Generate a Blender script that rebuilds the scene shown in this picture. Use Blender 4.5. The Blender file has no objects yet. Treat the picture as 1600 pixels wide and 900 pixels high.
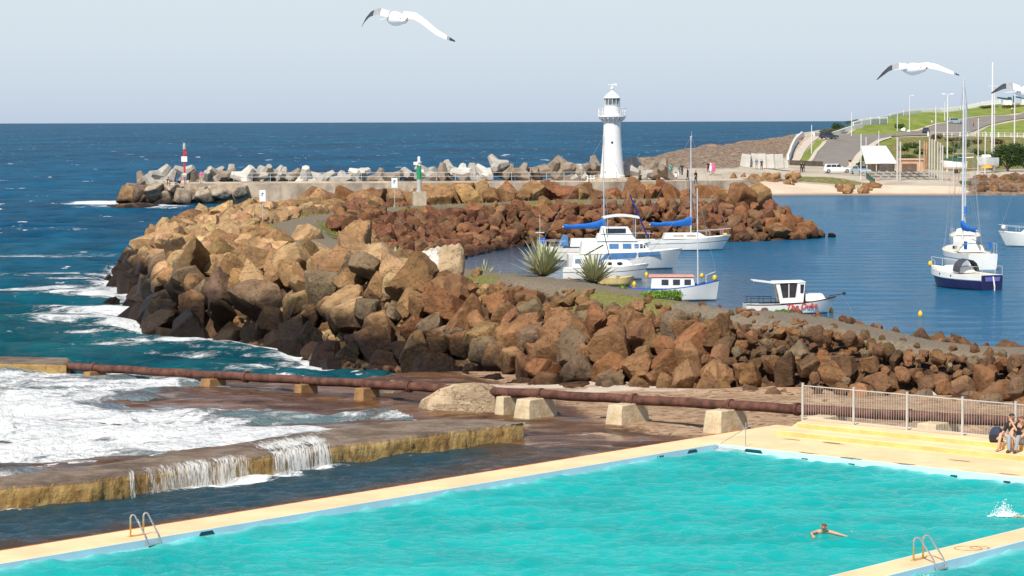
import bpy, bmesh, math, random
import numpy as np
from mathutils import Vector, Matrix
from mathutils import noise as mnoise

random.seed(7)
rng = np.random.default_rng(11)
SC = bpy.context.scene
COL = SC.collection
PI = math.pi
R = math.radians

# ------------------------------------------------------------------ camera
FPX, EYE = 4092.0, 11.0
PITCH = math.atan(260.0 / FPX)
ROLL = math.radians(0.16)
_F = np.array([0, math.cos(PITCH), -math.sin(PITCH)])
_R0 = np.array([1.0, 0, 0])
_U0 = np.array([0, math.sin(PITCH), math.cos(PITCH)])
_RT = _R0 * math.cos(ROLL) - _U0 * math.sin(ROLL)
_UP = _U0 * math.cos(ROLL) + _R0 * math.sin(ROLL)
CAM = np.array([0, 0, EYE])


def ray(x, y):
    return _F * FPX + _RT * (x - 800.0) - _UP * (y - 450.0)


def PZ(x, y, z=0.0):
    """world point on the level z seen at photo position x, y"""
    d = ray(x, y)
    p = CAM + d * ((z - EYE) / d[2])
    return Vector(p)


def PY(x, y, Y):
    """world point at distance Y seen at photo position x, y"""
    d = ray(x, y)
    return Vector(CAM + d * (Y / d[1]))


def proj(P):
    P = np.asarray(P, float) - CAM
    dz = P @ _F
    return np.stack([800 + FPX * (P @ _RT) / dz, 450 - FPX * (P @ _UP) / dz, dz], -1)


cd = bpy.data.cameras.new('camera')
cd.sensor_width = 36.0
cd.lens = FPX / 1600 * 36.0
cd.clip_start, cd.clip_end = 1.0, 120000.0
cam = bpy.data.objects.new('camera', cd)
COL.objects.link(cam)
cam.matrix_world = Matrix(((_RT[0], _UP[0], -_F[0], 0), (_RT[1], _UP[1], -_F[1], 0),
                           (_RT[2], _UP[2], -_F[2], EYE), (0, 0, 0, 1)))
SC.camera = cam

# ------------------------------------------------------------------ node helpers


def nd(nt, t, _in=None, **props):
    n = nt.nodes.new(t)
    for k, v in props.items():
        setattr(n, k, v)
    for k, v in (_in or {}).items():
        if isinstance(v, bpy.types.NodeSocket):
            nt.links.new(v, n.inputs[k])
        else:
            n.inputs[k].default_value = v
    return n


def c4(c):
    return (c[0], c[1], c[2], 1.0)


def new_mat(name):
    m = bpy.data.materials.new(name)
    m.use_nodes = True
    nt = m.node_tree
    nt.nodes.clear()
    out = nt.nodes.new('ShaderNodeOutputMaterial')
    return m, nt, out


def mth(nt, op, a, b=0.0, clamp=False):
    return nd(nt, 'ShaderNodeMath', {0: a, 1: b}, operation=op, use_clamp=clamp).outputs[0]


def mixc(nt, f, a, b, blend='MIX'):
    n = nt.nodes.new('ShaderNodeMix')
    n.data_type = 'RGBA'
    n.blend_type = blend
    n.clamp_factor = True
    for i, v in ((0, f), (6, a), (7, b)):
        if isinstance(v, bpy.types.NodeSocket):
            nt.links.new(v, n.inputs[i])
        elif i == 0:
            n.inputs[i].default_value = v
        else:
            n.inputs[i].default_value = c4(v)
    return n.outputs[2]


def rng_(nt, v, a, b, c=0.0, d=1.0, smooth=True):
    n = nd(nt, 'ShaderNodeMapRange', {0: v, 1: a, 2: b, 3: c, 4: d}, clamp=True)
    if smooth:
        n.interpolation_type = 'SMOOTHSTEP'
    return n.outputs[0]


def noise(nt, scale, detail=4.0, rough=0.55, vec=None, dist=0.0):
    i = {'Scale': scale, 'Detail': detail, 'Roughness': rough, 'Distortion': dist}
    if vec is not None:
        i['Vector'] = vec
    return nd(nt, 'ShaderNodeTexNoise', i).outputs['Fac']


def pos(nt):
    return nd(nt, 'ShaderNodeNewGeometry').outputs['Position']


def mapping(nt, vec, scale=(1, 1, 1), rot=(0, 0, 0)):
    return nd(nt, 'ShaderNodeMapping', {'Vector': vec, 'Scale': scale, 'Rotation': rot}).outputs[0]


_mats = {}


def pbr(name, col, rough=0.6, metal=0.0, var=0.15, scale=3.0, bump=0.0, bscale=20.0, spec=0.5, coat=0.0, grime=0.0,
        grimecol=(0.12, 0.08, 0.05)):
    """painted / worn surface: base colour broken up by object-space noise"""
    if name in _mats:
        return _mats[name]
    m, nt, out = new_mat(name)
    tc = nd(nt, 'ShaderNodeTexCoord').outputs['Object']
    n1 = noise(nt, scale, 5, 0.6, tc)
    lo = tuple(x * (1 - var) for x in col)
    hi = tuple(min(1, x * (1 + var)) for x in col)
    c = mixc(nt, rng_(nt, n1, 0.3, 0.7), lo, hi)
    if grime:
        n2 = noise(nt, scale * 2.3, 6, 0.7, mapping(nt, tc, (1, 1, 0.35)))
        c = mixc(nt, rng_(nt, n2, 0.62 - 0.25 * grime, 0.85, 0, min(1, grime)), c, grimecol)
    b = nd(nt, 'ShaderNodeBsdfPrincipled', {'Base Color': c, 'Roughness': rough, 'Metallic': metal,
                                            'Specular IOR Level': spec, 'Coat Weight': coat})
    if bump:
        h = noise(nt, bscale, 5, 0.6, tc)
        nt.links.new(nd(nt, 'ShaderNodeBump', {'Height': h, 'Strength': bump, 'Distance': 0.05}).outputs[0],
                     b.inputs['Normal'])
    nt.links.new(b.outputs[0], out.inputs[0])
    _mats[name] = m
    return m


# ------------------------------------------------------------------ mesh helpers


class MB:
    """collects shapes; build() links them as one mesh object"""

    def __init__(self):
        self.v, self.f, self.m = [], [], []

    def add(self, vs, fs, mi=0):
        o = len(self.v)
        self.v.extend([tuple(p) for p in vs])
        self.f.extend([tuple(i + o for i in f) for f in fs])
        self.m.extend([mi] * len(fs))
        return self

    def box(self, c, s, rot=None, mi=0, taper=1.0):
        vs = []
        for z in (-1, 1):
            t = taper if z > 0 else 1.0
            for x, y in ((-1, -1), (1, -1), (1, 1), (-1, 1)):
                vs.append(Vector((x * s[0] / 2 * t, y * s[1] / 2 * t, z * s[2] / 2)))
        if rot is not None:
            M = rot if isinstance(rot, Matrix) else Matrix.Rotation(rot, 3, 'Z')
            vs = [M @ p for p in vs]
        vs = [p + Vector(c) for p in vs]
        return self.add(vs, [(3, 2, 1, 0), (4, 5, 6, 7), (0, 1, 5, 4), (1, 2, 6, 5), (2, 3, 7, 6), (3, 0, 4, 7)], mi)

    def tube(self, pts, r, n=8, mi=0, cap=True, flat=1.0):
        pts = [Vector(p) for p in pts]
        rs = r if isinstance(r, (list, tuple)) else [r] * len(pts)
        vs, fs = [], []
        up = Vector((0, 0, 1))
        for i, p in enumerate(pts):
            t = (pts[min(i + 1, len(pts) - 1)] - pts[max(i - 1, 0)])
            t = t.normalized() if t.length > 1e-9 else Vector((0, 0, 1))
            a = t.cross(up)
            if a.length < 1e-3:
                a = t.cross(Vector((0, 1, 0)))
            a.normalize()
            b = a.cross(t)
            for k in range(n):
                q = 2 * PI * k / n
                vs.append(p + a * (math.cos(q) * rs[i]) + b * (math.sin(q) * rs[i] * flat))
        for i in range(len(pts) - 1):
            for k in range(n):
                k2 = (k + 1) % n
                fs.append((i * n + k, i * n + k2, (i + 1) * n + k2, (i + 1) * n + k))
        if cap:
            fs.append(tuple(range(n))[::-1])
            fs.append(tuple((len(pts) - 1) * n + k for k in range(n)))
        return self.add(vs, fs, mi)

    def lathe(self, prof, n=24, c=(0, 0, 0), mi=0, cap=True):
        vs, fs = [], []
        for (r, z) in prof:
            for k in range(n):
                q = 2 * PI * k / n
                vs.append((c[0] + r * math.cos(q), c[1] + r * math.sin(q), c[2] + z))
        for i in range(len(prof) - 1):
            for k in range(n):
                k2 = (k + 1) % n
                fs.append((i * n + k, i * n + k2, (i + 1) * n + k2, (i + 1) * n + k))
        if cap:
            fs.append(tuple(range(n))[::-1])
            fs.append(tuple((len(prof) - 1) * n + k for k in range(n)))
        return self.add(vs, fs, mi)

    def prism(self, poly, z0, z1, mi=0):
        """poly: list of (x, y) counter-clockwise"""
        n = len(poly)
        vs = [(x, y, z0) for x, y in poly] + [(x, y, z1) for x, y in poly]
        fs = [tuple(range(n))[::-1], tuple(range(n, 2 * n))]
        fs += [(i, (i + 1) % n, n + (i + 1) % n, n + i) for i in range(n)]
        return self.add(vs, fs, mi)

    def extrude(self, poly3, d, mi=0):
        """closed planar outline pushed by vector d"""
        n = len(poly3)
        d = Vector(d)
        vs = [Vector(p) for p in poly3] + [Vector(p) + d for p in poly3]
        fs = [tuple(range(n))[::-1], tuple(range(n, 2 * n))]
        fs += [(i, (i + 1) % n, n + (i + 1) % n, n + i) for i in range(n)]
        return self.add(vs, fs, mi)

    def loft(self, secs, mi=0, closed=True, cap=True):
        n = len(secs[0])
        vs = [p for s in secs for p in s]
        fs = []
        for i in range(len(secs) - 1):
            for k in range(n if closed else n - 1):
                k2 = (k + 1) % n
                fs.append((i * n + k, i * n + k2, (i + 1) * n + k2, (i + 1) * n + k))
        if cap and closed:
            fs.append(tuple(range(n))[::-1])
            fs.append(tuple((len(secs) - 1) * n + k for k in range(n)))
        return self.add(vs, fs, mi)

    def ball(self, c, r, n=12, mi=0):
        rr = r if isinstance(r, (tuple, list)) else (r, r, r)
        vs, fs = [], []
        m = max(4, n // 2)
        for i in range(m + 1):
            a = PI * i / m
            for k in range(n):
                q = 2 * PI * k / n
                vs.append((c[0] + rr[0] * math.sin(a) * math.cos(q), c[1] + rr[1] * math.sin(a) * math.sin(q),
                           c[2] - rr[2] * math.cos(a)))
        for i in range(m):
            for k in range(n):
                k2 = (k + 1) % n
                fs.append((i * n + k, i * n + k2, (i + 1) * n + k2, (i + 1) * n + k))
        return self.add(vs, fs, mi)

    def build(self, name, mats, parent=None, smooth=False, loc=None, bevel=0.0, angle=None):
        me = bpy.data.meshes.new(name)
        me.from_pydata(self.v, [], self.f)
        for m in (mats if isinstance(mats, (list, tuple)) else [mats]):
            me.materials.append(m)
        if any(self.m):
            me.polygons.foreach_set('material_index', self.m)
        bm = bmesh.new()
        bm.from_mesh(me)
        bmesh.ops.remove_doubles(bm, verts=bm.verts, dist=1e-5)
        bmesh.ops.recalc_face_normals(bm, faces=bm.faces)
        if bevel:
            es = [e for e in bm.edges if len(e.link_faces) == 2 and e.calc_face_angle(0) > 0.6]
            bmesh.ops.bevel(bm, geom=es, offset=bevel, segments=2, affect='EDGES', profile=0.6, clamp_overlap=True)
        if smooth:
            for f in bm.faces:
                f.smooth = True
            lim = R(angle if angle else 40)
            for e in bm.edges:
                if len(e.link_faces) == 2 and e.calc_face_angle(0) > lim:
                    e.smooth = False
        bm.to_mesh(me)
        bm.free()
        o = bpy.data.objects.new(name, me)
        COL.objects.link(o)
        if parent:
            o.parent = parent
        if loc is not None:
            o.location = loc
        return o


def arrmesh(name, V, F, mats, smooth=True, parent=None):
    """mesh object straight from numpy arrays (quads or triangles)"""
    V = np.asarray(V, np.float32)
    F = np.asarray(F, np.int32)
    me = bpy.data.meshes.new(name)
    k = F.shape[1]
    me.vertices.add(len(V))
    me.vertices.foreach_set('co', V.ravel())
    me.loops.add(F.size)
    me.loops.foreach_set('vertex_index', F.ravel())
    me.polygons.add(len(F))
    me.polygons.foreach_set('loop_start', np.arange(0, F.size, k, dtype=np.int32))
    me.update(calc_edges=True)
    me.validate()
    for m in (mats if isinstance(mats, (list, tuple)) else [mats]):
        me.materials.append(m)
    me.polygons.foreach_set('use_smooth', np.full(len(me.polygons), smooth, dtype=bool))
    o = bpy.data.objects.new(name, me)
    COL.objects.link(o)
    if parent:
        o.parent = parent
    return o


def attr_f(o, name, vals):
    a = o.data.attributes.new(name, 'FLOAT', 'POINT')
    a.data.foreach_set('value', np.asarray(vals, np.float32).ravel())


def attr_c(o, name, vals):
    a = o.data.color_attributes.new(name, 'FLOAT_COLOR', 'POINT')
    a.data.foreach_set('color', np.asarray(vals, np.float32).ravel())


def grid_faces(nr, nc):
    i = np.arange((nr - 1) * (nc - 1))
    r, c = i // (nc - 1), i % (nc - 1)
    a = r * nc + c
    return np.stack([a, a + 1, a + nc + 1, a + nc], 1)


def tag(o, label=None, cat=None, group=None, kind=None):
    if label:
        o['label'] = label
    if cat:
        o['category'] = cat
    if group:
        o['group'] = group
    if kind:
        o['kind'] = kind
    return o


def thing(name, label, cat, loc=(0, 0, 0), rz=0.0, group=None):
    o = bpy.data.objects.new(name, None)
    o.empty_display_size = 0.2
    COL.objects.link(o)
    o.location = loc
    o.rotation_euler = (0, 0, rz)
    return tag(o, label, cat, group)


def copy_tree(o, parent=None):
    c = o.copy()
    COL.objects.link(c)
    if parent:
        c.parent = parent
    for ch in list(o.children):
        copy_tree(ch, c)
    return c


def seg_dist(X, Y, pts, closed=False):
    """distance to polyline, and parameter along it"""
    X = np.asarray(X, float)
    Y = np.asarray(Y, float)
    best = np.full(X.shape, 1e9)
    n = len(pts)
    for i in range(n if closed else n - 1):
        ax, ay = pts[i][0], pts[i][1]
        bx, by = pts[(i + 1) % n][0], pts[(i + 1) % n][1]
        dx, dy = bx - ax, by - ay
        t = np.clip(((X - ax) * dx + (Y - ay) * dy) / (dx * dx + dy * dy + 1e-12), 0, 1)
        best = np.minimum(best, np.hypot(X - ax - t * dx, Y - ay - t * dy))
    return best


def inside(X, Y, pts):
    X = np.asarray(X, float)
    Y = np.asarray(Y, float)
    c = np.zeros(X.shape, bool)
    n = len(pts)
    j = n - 1
    for i in range(n):
        xi, yi, xj, yj = pts[i][0], pts[i][1], pts[j][0], pts[j][1]
        if yi != yj:
            c ^= ((yi > Y) != (yj > Y)) & (X < (xj - xi) * (Y - yi) / (yj - yi) + xi)
        j = i
    return c


def sdist(X, Y, pts):
    """signed distance to a polygon: negative inside"""
    d = seg_dist(X, Y, pts, True)
    return np.where(inside(X, Y, pts), -d, d)


def idw(X, Y, P, p=3.0):
    X = np.asarray(X, float)
    Y = np.asarray(Y, float)
    num = np.zeros(X.shape)
    den = np.zeros(X.shape)
    for (x, y, z) in P:
        w = 1.0 / (np.hypot(X - x, Y - y) ** p + 1e-6)
        num += w * z
        den += w
    return num / den


def vnoise(X, Y, scale, seed=0, octs=4):
    """cheap vectorised value noise, -1..1"""
    X = np.asarray(X, float) / scale
    Y = np.asarray(Y, float) / scale
    tot = np.zeros(X.shape)
    amp, norm = 1.0, 0.0
    for o in range(octs):
        xi, yi = np.floor(X).astype(np.int64), np.floor(Y).astype(np.int64)
        fx, fy = X - xi, Y - yi
        fx, fy = fx * fx * (3 - 2 * fx), fy * fy * (3 - 2 * fy)

        def h(a, b):
            n = (a * 374761393 + b * 668265263 + (seed + o * 17) * 974711) & 0x7fffffff
            n = ((n ^ (n >> 13)) * 1274126177) & 0x7fffffff
            return ((n ^ (n >> 16)) & 0xffff) / 32767.5 - 1.0
        v = (h(xi, yi) * (1 - fx) + h(xi + 1, yi) * fx) * (1 - fy) + (h(xi, yi + 1) * (1 - fx) + h(xi + 1, yi + 1) * fx) * fy
        tot += amp * v
        norm += amp
        amp *= 0.5
        X, Y = X * 2.03 + 13.1, Y * 2.03 + 7.7
    return tot / norm


def sstep(a, b, x):
    t = np.clip((x - a) / (b - a), 0, 1)
    return t * t * (3 - 2 * t)


# ------------------------------------------------------------------ light
SUN_EL, SUN_AZ = R(50), math.atan2(-0.40, -0.915)          # azimuth measured from +Y towards +X: high behind the camera
sdir = Vector((math.sin(SUN_AZ) * math.cos(SUN_EL), math.cos(SUN_AZ) * math.cos(SUN_EL), math.sin(SUN_EL)))
sl = bpy.data.lights.new('sun', 'SUN')
sl.energy = 4.3
sl.angle = R(0.53)
sl.color = (1.0, 0.93, 0.82)
so = bpy.data.objects.new('sun', sl)
COL.objects.link(so)
so.rotation_euler = sdir.to_track_quat('Z', 'Y').to_euler()

w = bpy.data.worlds.new('World')
SC.world = w
w.use_nodes = True
wt = w.node_tree
wt.nodes.clear()
sky = nd(wt, 'ShaderNodeTexSky', sky_type='NISHITA', sun_disc=False, sun_elevation=SUN_EL, sun_rotation=SUN_AZ,
         altitude=10.0, air_density=1.0, dust_density=0.6, ozone_density=2.0)
# sea haze: the lowest degrees of the sky turn to a grey-blue band above the horizon
dirv = nd(wt, 'ShaderNodeTexCoord').outputs['Generated']
ez = nd(wt, 'ShaderNodeSeparateXYZ', {0: dirv}).outputs[2]
rp = nd(wt, 'ShaderNodeValToRGB', {0: mth(wt, 'MULTIPLY', ez, 4.0)})
cr_ = rp.color_ramp
while len(cr_.elements) < 6:
    cr_.elements.new(0.5)
for e_, (p_, c_) in zip(cr_.elements, [(0.0, (0.415, 0.488, 0.590)), (0.016, (0.435, 0.508, 0.602)), (0.06, (0.478, 0.552, 0.630)), (0.12, (0.52, 0.595, 0.655)),
                                       (0.19, (0.54, 0.615, 0.66)), (1.0, (0.45, 0.60, 0.80))]):
    e_.position = p_
    e_.color = c4(c_)
haze_c = nd(wt, 'ShaderNodeVectorMath', {0: rp.outputs[0], 'Scale': 12.5}, operation='SCALE').outputs[0]
skyc = mixc(wt, rng_(wt, ez, 0.08, 0.42), haze_c, sky.outputs[0])
bg = nd(wt, 'ShaderNodeBackground', {'Color': skyc, 'Strength': 0.08})
wo = wt.nodes.new('ShaderNodeOutputWorld')
wt.links.new(bg.outputs[0], wo.inputs[0])
SC.view_settings.view_transform = 'Standard'
SC.view_settings.look = 'None'
SC.view_settings.exposure = 0.35
SC.view_settings.gamma = 1.0
SC.view_settings.use_curve_mapping = False
SC.cycles.use_denoising = True
SC.cycles.max_bounces = 6
SC.cycles.caustics_reflective = False
SC.cycles.caustics_refractive = False
# ================================================================== water materials


def water_bsdf(nt, col, rough, bn, fmax):
    """water body colour under a mirror layer; steep waves hide each other, so the mirror never takes over"""
    fr = nd(nt, 'ShaderNodeFresnel', {'IOR': 1.33, 'Normal': bn}).outputs[0]
    fr = mth(nt, 'MINIMUM', fr, fmax)
    df = nd(nt, 'ShaderNodeBsdfDiffuse', {'Color': col, 'Normal': bn}).outputs[0]
    gl = nd(nt, 'ShaderNodeBsdfGlossy', {'Color': (1, 1, 1, 1), 'Roughness': rough, 'Normal': bn}).outputs[0]
    return nd(nt, 'ShaderNodeMixShader', {0: fr, 1: df, 2: gl}).outputs[0]


def water_mat(name, deep, teal, rough=0.12, foamcol=(0.80, 0.83, 0.84), bump=0.5, bscale=(0.6, 1.6), caps=False,
              fmax=0.3, fscale=0.55, patch=None, calm=False):
    m, nt, out = new_mat(name)
    p = pos(nt)
    fo = nd(nt, 'ShaderNodeAttribute', attribute_name='foam').outputs['Fac']
    te = nd(nt, 'ShaderNodeAttribute', attribute_name='teal').outputs['Fac']
    nb = noise(nt, 0.05, 4, 0.6, mapping(nt, p, (1.0, 0.6, 1)))
    tf = mth(nt, 'ADD', te, mth(nt, 'MULTIPLY', mth(nt, 'SUBTRACT', nb, 0.5), 0.9), True)
    col = mixc(nt, tf, deep, teal)
    if patch:
        n3 = noise(nt, patch[0], 5, 0.62, mapping(nt, p, (0.55, 1.0, 1)), 0.6)
        col = mixc(nt, rng_(nt, n3, 0.42, 0.72), col, patch[1])
    # foam: broken, lacy, following the foam attribute
    f1 = noise(nt, fscale, 9, 0.68, mapping(nt, p, (0.8, 1.15, 1)), 1.2)
    f2 = noise(nt, fscale * 6, 5, 0.7, p, 0.4)
    fn = mth(nt, 'ADD', mth(nt, 'MULTIPLY', f1, 0.75), mth(nt, 'MULTIPLY', f2, 0.25))
    thr = mth(nt, 'ADD', mth(nt, 'MULTIPLY', fo, 0.62), fn)
    foam = rng_(nt, thr, 0.70, 0.84)
    if caps:
        k1 = noise(nt, 0.16, 5, 0.6, mapping(nt, p, (1.0, 0.55, 1)), 0.3)
        k2 = noise(nt, 0.9, 4, 0.7, mapping(nt, p, (0.6, 0.5, 1)))
        k = mth(nt, 'ADD', mth(nt, 'MULTIPLY', k1, 0.72), mth(nt, 'MULTIPLY', k2, 0.28))
        foam = mth(nt, 'MAXIMUM', foam, rng_(nt, k, 0.618, 0.648))
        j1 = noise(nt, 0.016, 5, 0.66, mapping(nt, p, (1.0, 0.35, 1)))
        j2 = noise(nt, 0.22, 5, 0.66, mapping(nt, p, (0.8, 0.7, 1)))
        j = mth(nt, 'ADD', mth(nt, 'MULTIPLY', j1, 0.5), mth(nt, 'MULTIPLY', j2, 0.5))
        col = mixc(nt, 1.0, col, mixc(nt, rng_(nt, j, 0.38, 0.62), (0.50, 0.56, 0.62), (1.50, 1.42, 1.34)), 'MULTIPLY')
    h1 = noise(nt, 1.0, 6, 0.62, mapping(nt, p, (bscale[0], bscale[1], 1)), 0.5)
    h2 = noise(nt, 4.3, 3, 0.6, mapping(nt, p, (bscale[0], bscale[1], 1)), 0.2)
    h = mth(nt, 'ADD', h1, mth(nt, 'MULTIPLY', h2, 0.25))
    h = mth(nt, 'ADD', h, mth(nt, 'MULTIPLY', foam, mth(nt, 'MULTIPLY', f2, 0.8)))
    if calm:
        ca = nd(nt, 'ShaderNodeAttribute', attribute_name='calm').outputs['Fac']
        bump = mth(nt, 'MULTIPLY', bump, mth(nt, 'SUBTRACT', 1.0, mth(nt, 'MULTIPLY', ca, 0.55)))
        fmax = mth(nt, 'ADD', fmax, mth(nt, 'MULTIPLY', ca, 0.42))
        col = mixc(nt, mth(nt, 'MULTIPLY', ca, 0.75), col, (0.012, 0.030, 0.055))  # water colour darkened in the calm part, standing in for rock reflections
    bn = nd(nt, 'ShaderNodeBump', {'Height': h, 'Strength': bump, 'Distance': 0.35}).outputs[0]
    b = water_bsdf(nt, col, rough, bn, fmax)
    fb = nd(nt, 'ShaderNodeBsdfPrincipled', {'Base Color': c4(foamcol), 'Roughness': 0.85, 'Specular IOR Level': 0.1,
                                             'Normal': bn})
    if patch:
        fv = noise(nt, 0.9, 8, 0.7, mapping(nt, p, (0.45, 1.6, 1)), 0.8)
        nt.links.new(mixc(nt, rng_(nt, mth(nt, 'ADD', mth(nt, 'MULTIPLY', fv, 0.7), mth(nt, 'MULTIPLY', f2, 0.3)), 0.34, 0.54), (0.50, 0.555, 0.57), foamcol), fb.inputs['Base Color'])
    mx = nd(nt, 'ShaderNodeMixShader', {0: foam, 1: b, 2: fb.outputs[0]})
    nt.links.new(mx.outputs[0], out.inputs[0])
    return m


def waves(X, Y, spec, seed, spacing=None):
    """sum of wave trains: (count, min length, max length, steepness, spread of heading)"""
    r = np.random.default_rng(seed)
    Z = np.zeros_like(X)
    for (n, l0, l1, st, spread) in spec:
        for _ in range(n):
            L = l0 * (l1 / l0) ** r.random()
            th = PI / 2 + spread * r.normal()
            ph = r.random() * 2 * PI
            A = st * L * (0.6 + 0.8 * r.random())
            k = 2 * PI / L
            w = 1.0 if spacing is None else 1 - sstep(0.18 * L, 0.45 * L, spacing)
            q = np.sin(k * (X * math.cos(th) + Y * math.sin(th)) + ph + 0.8 * np.sin(0.11 * k * (X * 1.3 - Y) + ph * 3))
            Z += A * w * (q + 0.35 * q * q)
    return Z


def gauss_px(X, Y, items, z=0.0):
    """soft patches centred on photo positions, radii in metres"""
    out = np.zeros_like(X)
    for (x, y, rx, ry, s) in items:
        p = PZ(x, y, z)
        out = np.maximum(out, s * np.exp(-((X - p.x) / rx) ** 2 - ((Y - p.y) / ry) ** 2))
    return out


def poly_px(pts, z):
    return [(PZ(x, y, z).x, PZ(x, y, z).y) for x, y in pts]


# ================================================================== breakwater outline (plan, metres)
TOE = [(26, 88), (18.2, 92.9), (14.1, 96.1), (9.6, 98.4), (5.0, 101.8), (0, 105.9), (-3.3, 112.3), (-8.9, 121), (-12.6, 128.5),
       (-18.2, 133), (-20.5, 146), (-22.4, 160), (-26.8, 178), (-28.6, 195), (-28.4, 215), (-26, 235), (-17, 248), (-5, 256),
       (10, 258), (20, 257), (26.5, 253), (29.2, 247.5), (26.6, 243), (22.4, 239.5), (11.6, 237.5), (0, 231), (-4.1, 213), (-5.5, 200),
       (-6, 185), (-5.5, 168), (-3.2, 150), (1.0, 138), (6, 129.5), (11, 121.5), (15.5, 116), (21, 112.5), (33, 103)]
CREST = [(26, 92), (19, 96.5), (10.1, 103), (5.3, 107.7), (1.4, 112.7), (-3.2, 119), (-8, 128), (-13, 134), (-17, 140), (-19.5, 150),
         (-20.8, 162), (-23.6, 183), (-25.4, 205), (-24, 228), (-16, 241), (-5, 248.5), (10, 251), (20.5, 250.3), (23.3, 248.3),
         (22.6, 246.8), (19.5, 245), (10, 243.4), (0, 239.5), (-6, 234), (-10, 226), (-12, 215), (-12, 200), (-11, 184), (-8.8, 165),
         (-5.6, 148.5), (-0.8, 135), (5, 125), (11, 115.5), (19, 105.7), (30, 97)]
ZC = [(22, 96, 1.9), (18.9, 97, 2.05), (10, 104, 2.85), (5, 110, 3.4), (1.4, 114, 3.55), (-3, 120, 3.8), (-8, 131, 3.9), (-13, 137, 3.5),
      (-19, 150, 3.1), (-23, 170, 3.2), (-24, 185, 3.2), (-25, 210, 3.1), (-22, 230, 3.2), (-10, 244, 3.5), (8, 247, 3.7),
      (24, 247, 3.7), (-16, 190, 3.4), (-11, 165, 3.4), (-1, 132, 3.5), (-5.7, 147, 3.5), (-14, 214, 3.4), (-6, 236, 3.5),
      (19, 103, 2.2), (11, 113, 2.9)]
PATHC = [(30, 91), (23, 97), (14.5, 104.5), (10.5, 109.3), (6, 115), (2.0, 121.5), (-3, 131), (-7.5, 145), (-11, 160), (-14, 176),
         (-16, 190), (-16.5, 203), (-14.5, 216), (-10.5, 229), (-5.5, 238), (1, 242.3), (10, 245.5), (18, 246.8)]


def bw_height(X, Y):
    dt = -sdist(X, Y, TOE)            # > 0 inside the toe
    dc = np.maximum(sdist(X, Y, CREST), 0)
    zc = idw(X, Y, ZC)
    t = np.clip(dt / (dt + dc + 1e-6), 0, 1)
    return np.where(dt > 0, zc * t ** 0.9, dt * 0.5)


gx, gy = np.meshgrid(np.arange(-33, 36, 0.5), np.arange(82, 262, 0.5))
hz = bw_height(gx, gy)
dpath = seg_dist(gx, gy, PATHC)
pathw = 2.0 + 0.5 * vnoise(gx, gy, 6, 3)
onpath = 1 - sstep(pathw - 0.4, pathw + 0.8, dpath)
hz = hz - (1 - onpath) * 0.75 * (hz > 0.3) + vnoise(gx, gy, 2.5, 5) * 0.10 + vnoise(gx, gy, 0.9, 9) * 0.05
hz = np.where(hz < -1.2, -1.2, hz)
cr = sdist(gx, gy, CREST)
grass = (1 - sstep(0.8, 2.4, np.abs(dpath - pathw - 0.9))) * sstep(-0.15, 0.35, vnoise(gx, gy, 5, 21) + 0.15)
grass *= (cr < 0.6) * (gy > 101) * np.where(gx > 9, 0.5, 1.0)

m, nt, out = new_mat('breakwater_ground')
p = pos(nt)
pa = nd(nt, 'ShaderNodeAttribute', attribute_name='path').outputs['Fac']
ga = nd(nt, 'ShaderNodeAttribute', attribute_name='grass').outputs['Fac']
n1 = noise(nt, 1.3, 6, 0.65, p)
n2 = noise(nt, 9.0, 4, 0.7, p)
vor = nd(nt, 'ShaderNodeTexVoronoi', {'Vector': p, 'Scale': 7.0}).outputs['Color']
shaded_dirt = mixc(nt, rng_(nt, n1, 0.3, 0.7), (0.045, 0.028, 0.018), (0.13, 0.075, 0.043))  # dirt colour kept dark so gaps between boulders read as shade
grav = mixc(nt, rng_(nt, n2, 0.3, 0.75), (0.13, 0.108, 0.08), (0.27, 0.228, 0.172))
grav = mixc(nt, rng_(nt, n1, 0.45, 0.8), grav, (0.22, 0.16, 0.10))
c = mixc(nt, rng_(nt, mth(nt, 'ADD', pa, mth(nt, 'MULTIPLY', mth(nt, 'SUBTRACT', n2, 0.5), 0.7)), 0.3, 0.7), shaded_dirt, grav)
gcol = mixc(nt, rng_(nt, n2, 0.3, 0.7), (0.10, 0.115, 0.03), (0.24, 0.21, 0.075))
c = mixc(nt, rng_(nt, mth(nt, 'ADD', ga, mth(nt, 'MULTIPLY', mth(nt, 'SUBTRACT', n1, 0.5), 0.9)), 0.4, 0.6), c, gcol)
bm_ = nd(nt, 'ShaderNodeBump', {'Height': mth(nt, 'ADD', n2, vor), 'Strength': 0.6, 'Distance': 0.06}).outputs[0]
b = nd(nt, 'ShaderNodeBsdfPrincipled', {'Base Color': c, 'Roughness': 0.95, 'Specular IOR Level': 0.15, 'Normal': bm_})
nt.links.new(b.outputs[0], out.inputs[0])
bwo = arrmesh('breakwater_ground', np.stack([gx.ravel(), gy.ravel(), hz.ravel()], 1), grid_faces(*gx.shape), m)
attr_f(bwo, 'path', onpath)
attr_f(bwo, 'grass', grass)
tag(bwo, 'breakwater mound with its gravel path under the boulders', kind='structure')


def ground_z(x, y):
    """height of the breakwater ground sheet"""
    i = min(max((y - 82) / 0.5, 0), gx.shape[0] - 2)
    j = min(max((x + 33) / 0.5, 0), gx.shape[1] - 2)
    i0, j0 = int(i), int(j)
    fi, fj = i - i0, j - j0
    return float((hz[i0, j0] * (1 - fj) + hz[i0, j0 + 1] * fj) * (1 - fi) + (hz[i0 + 1, j0] * (1 - fj) + hz[i0 + 1, j0 + 1] * fj) * fi)


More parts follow.
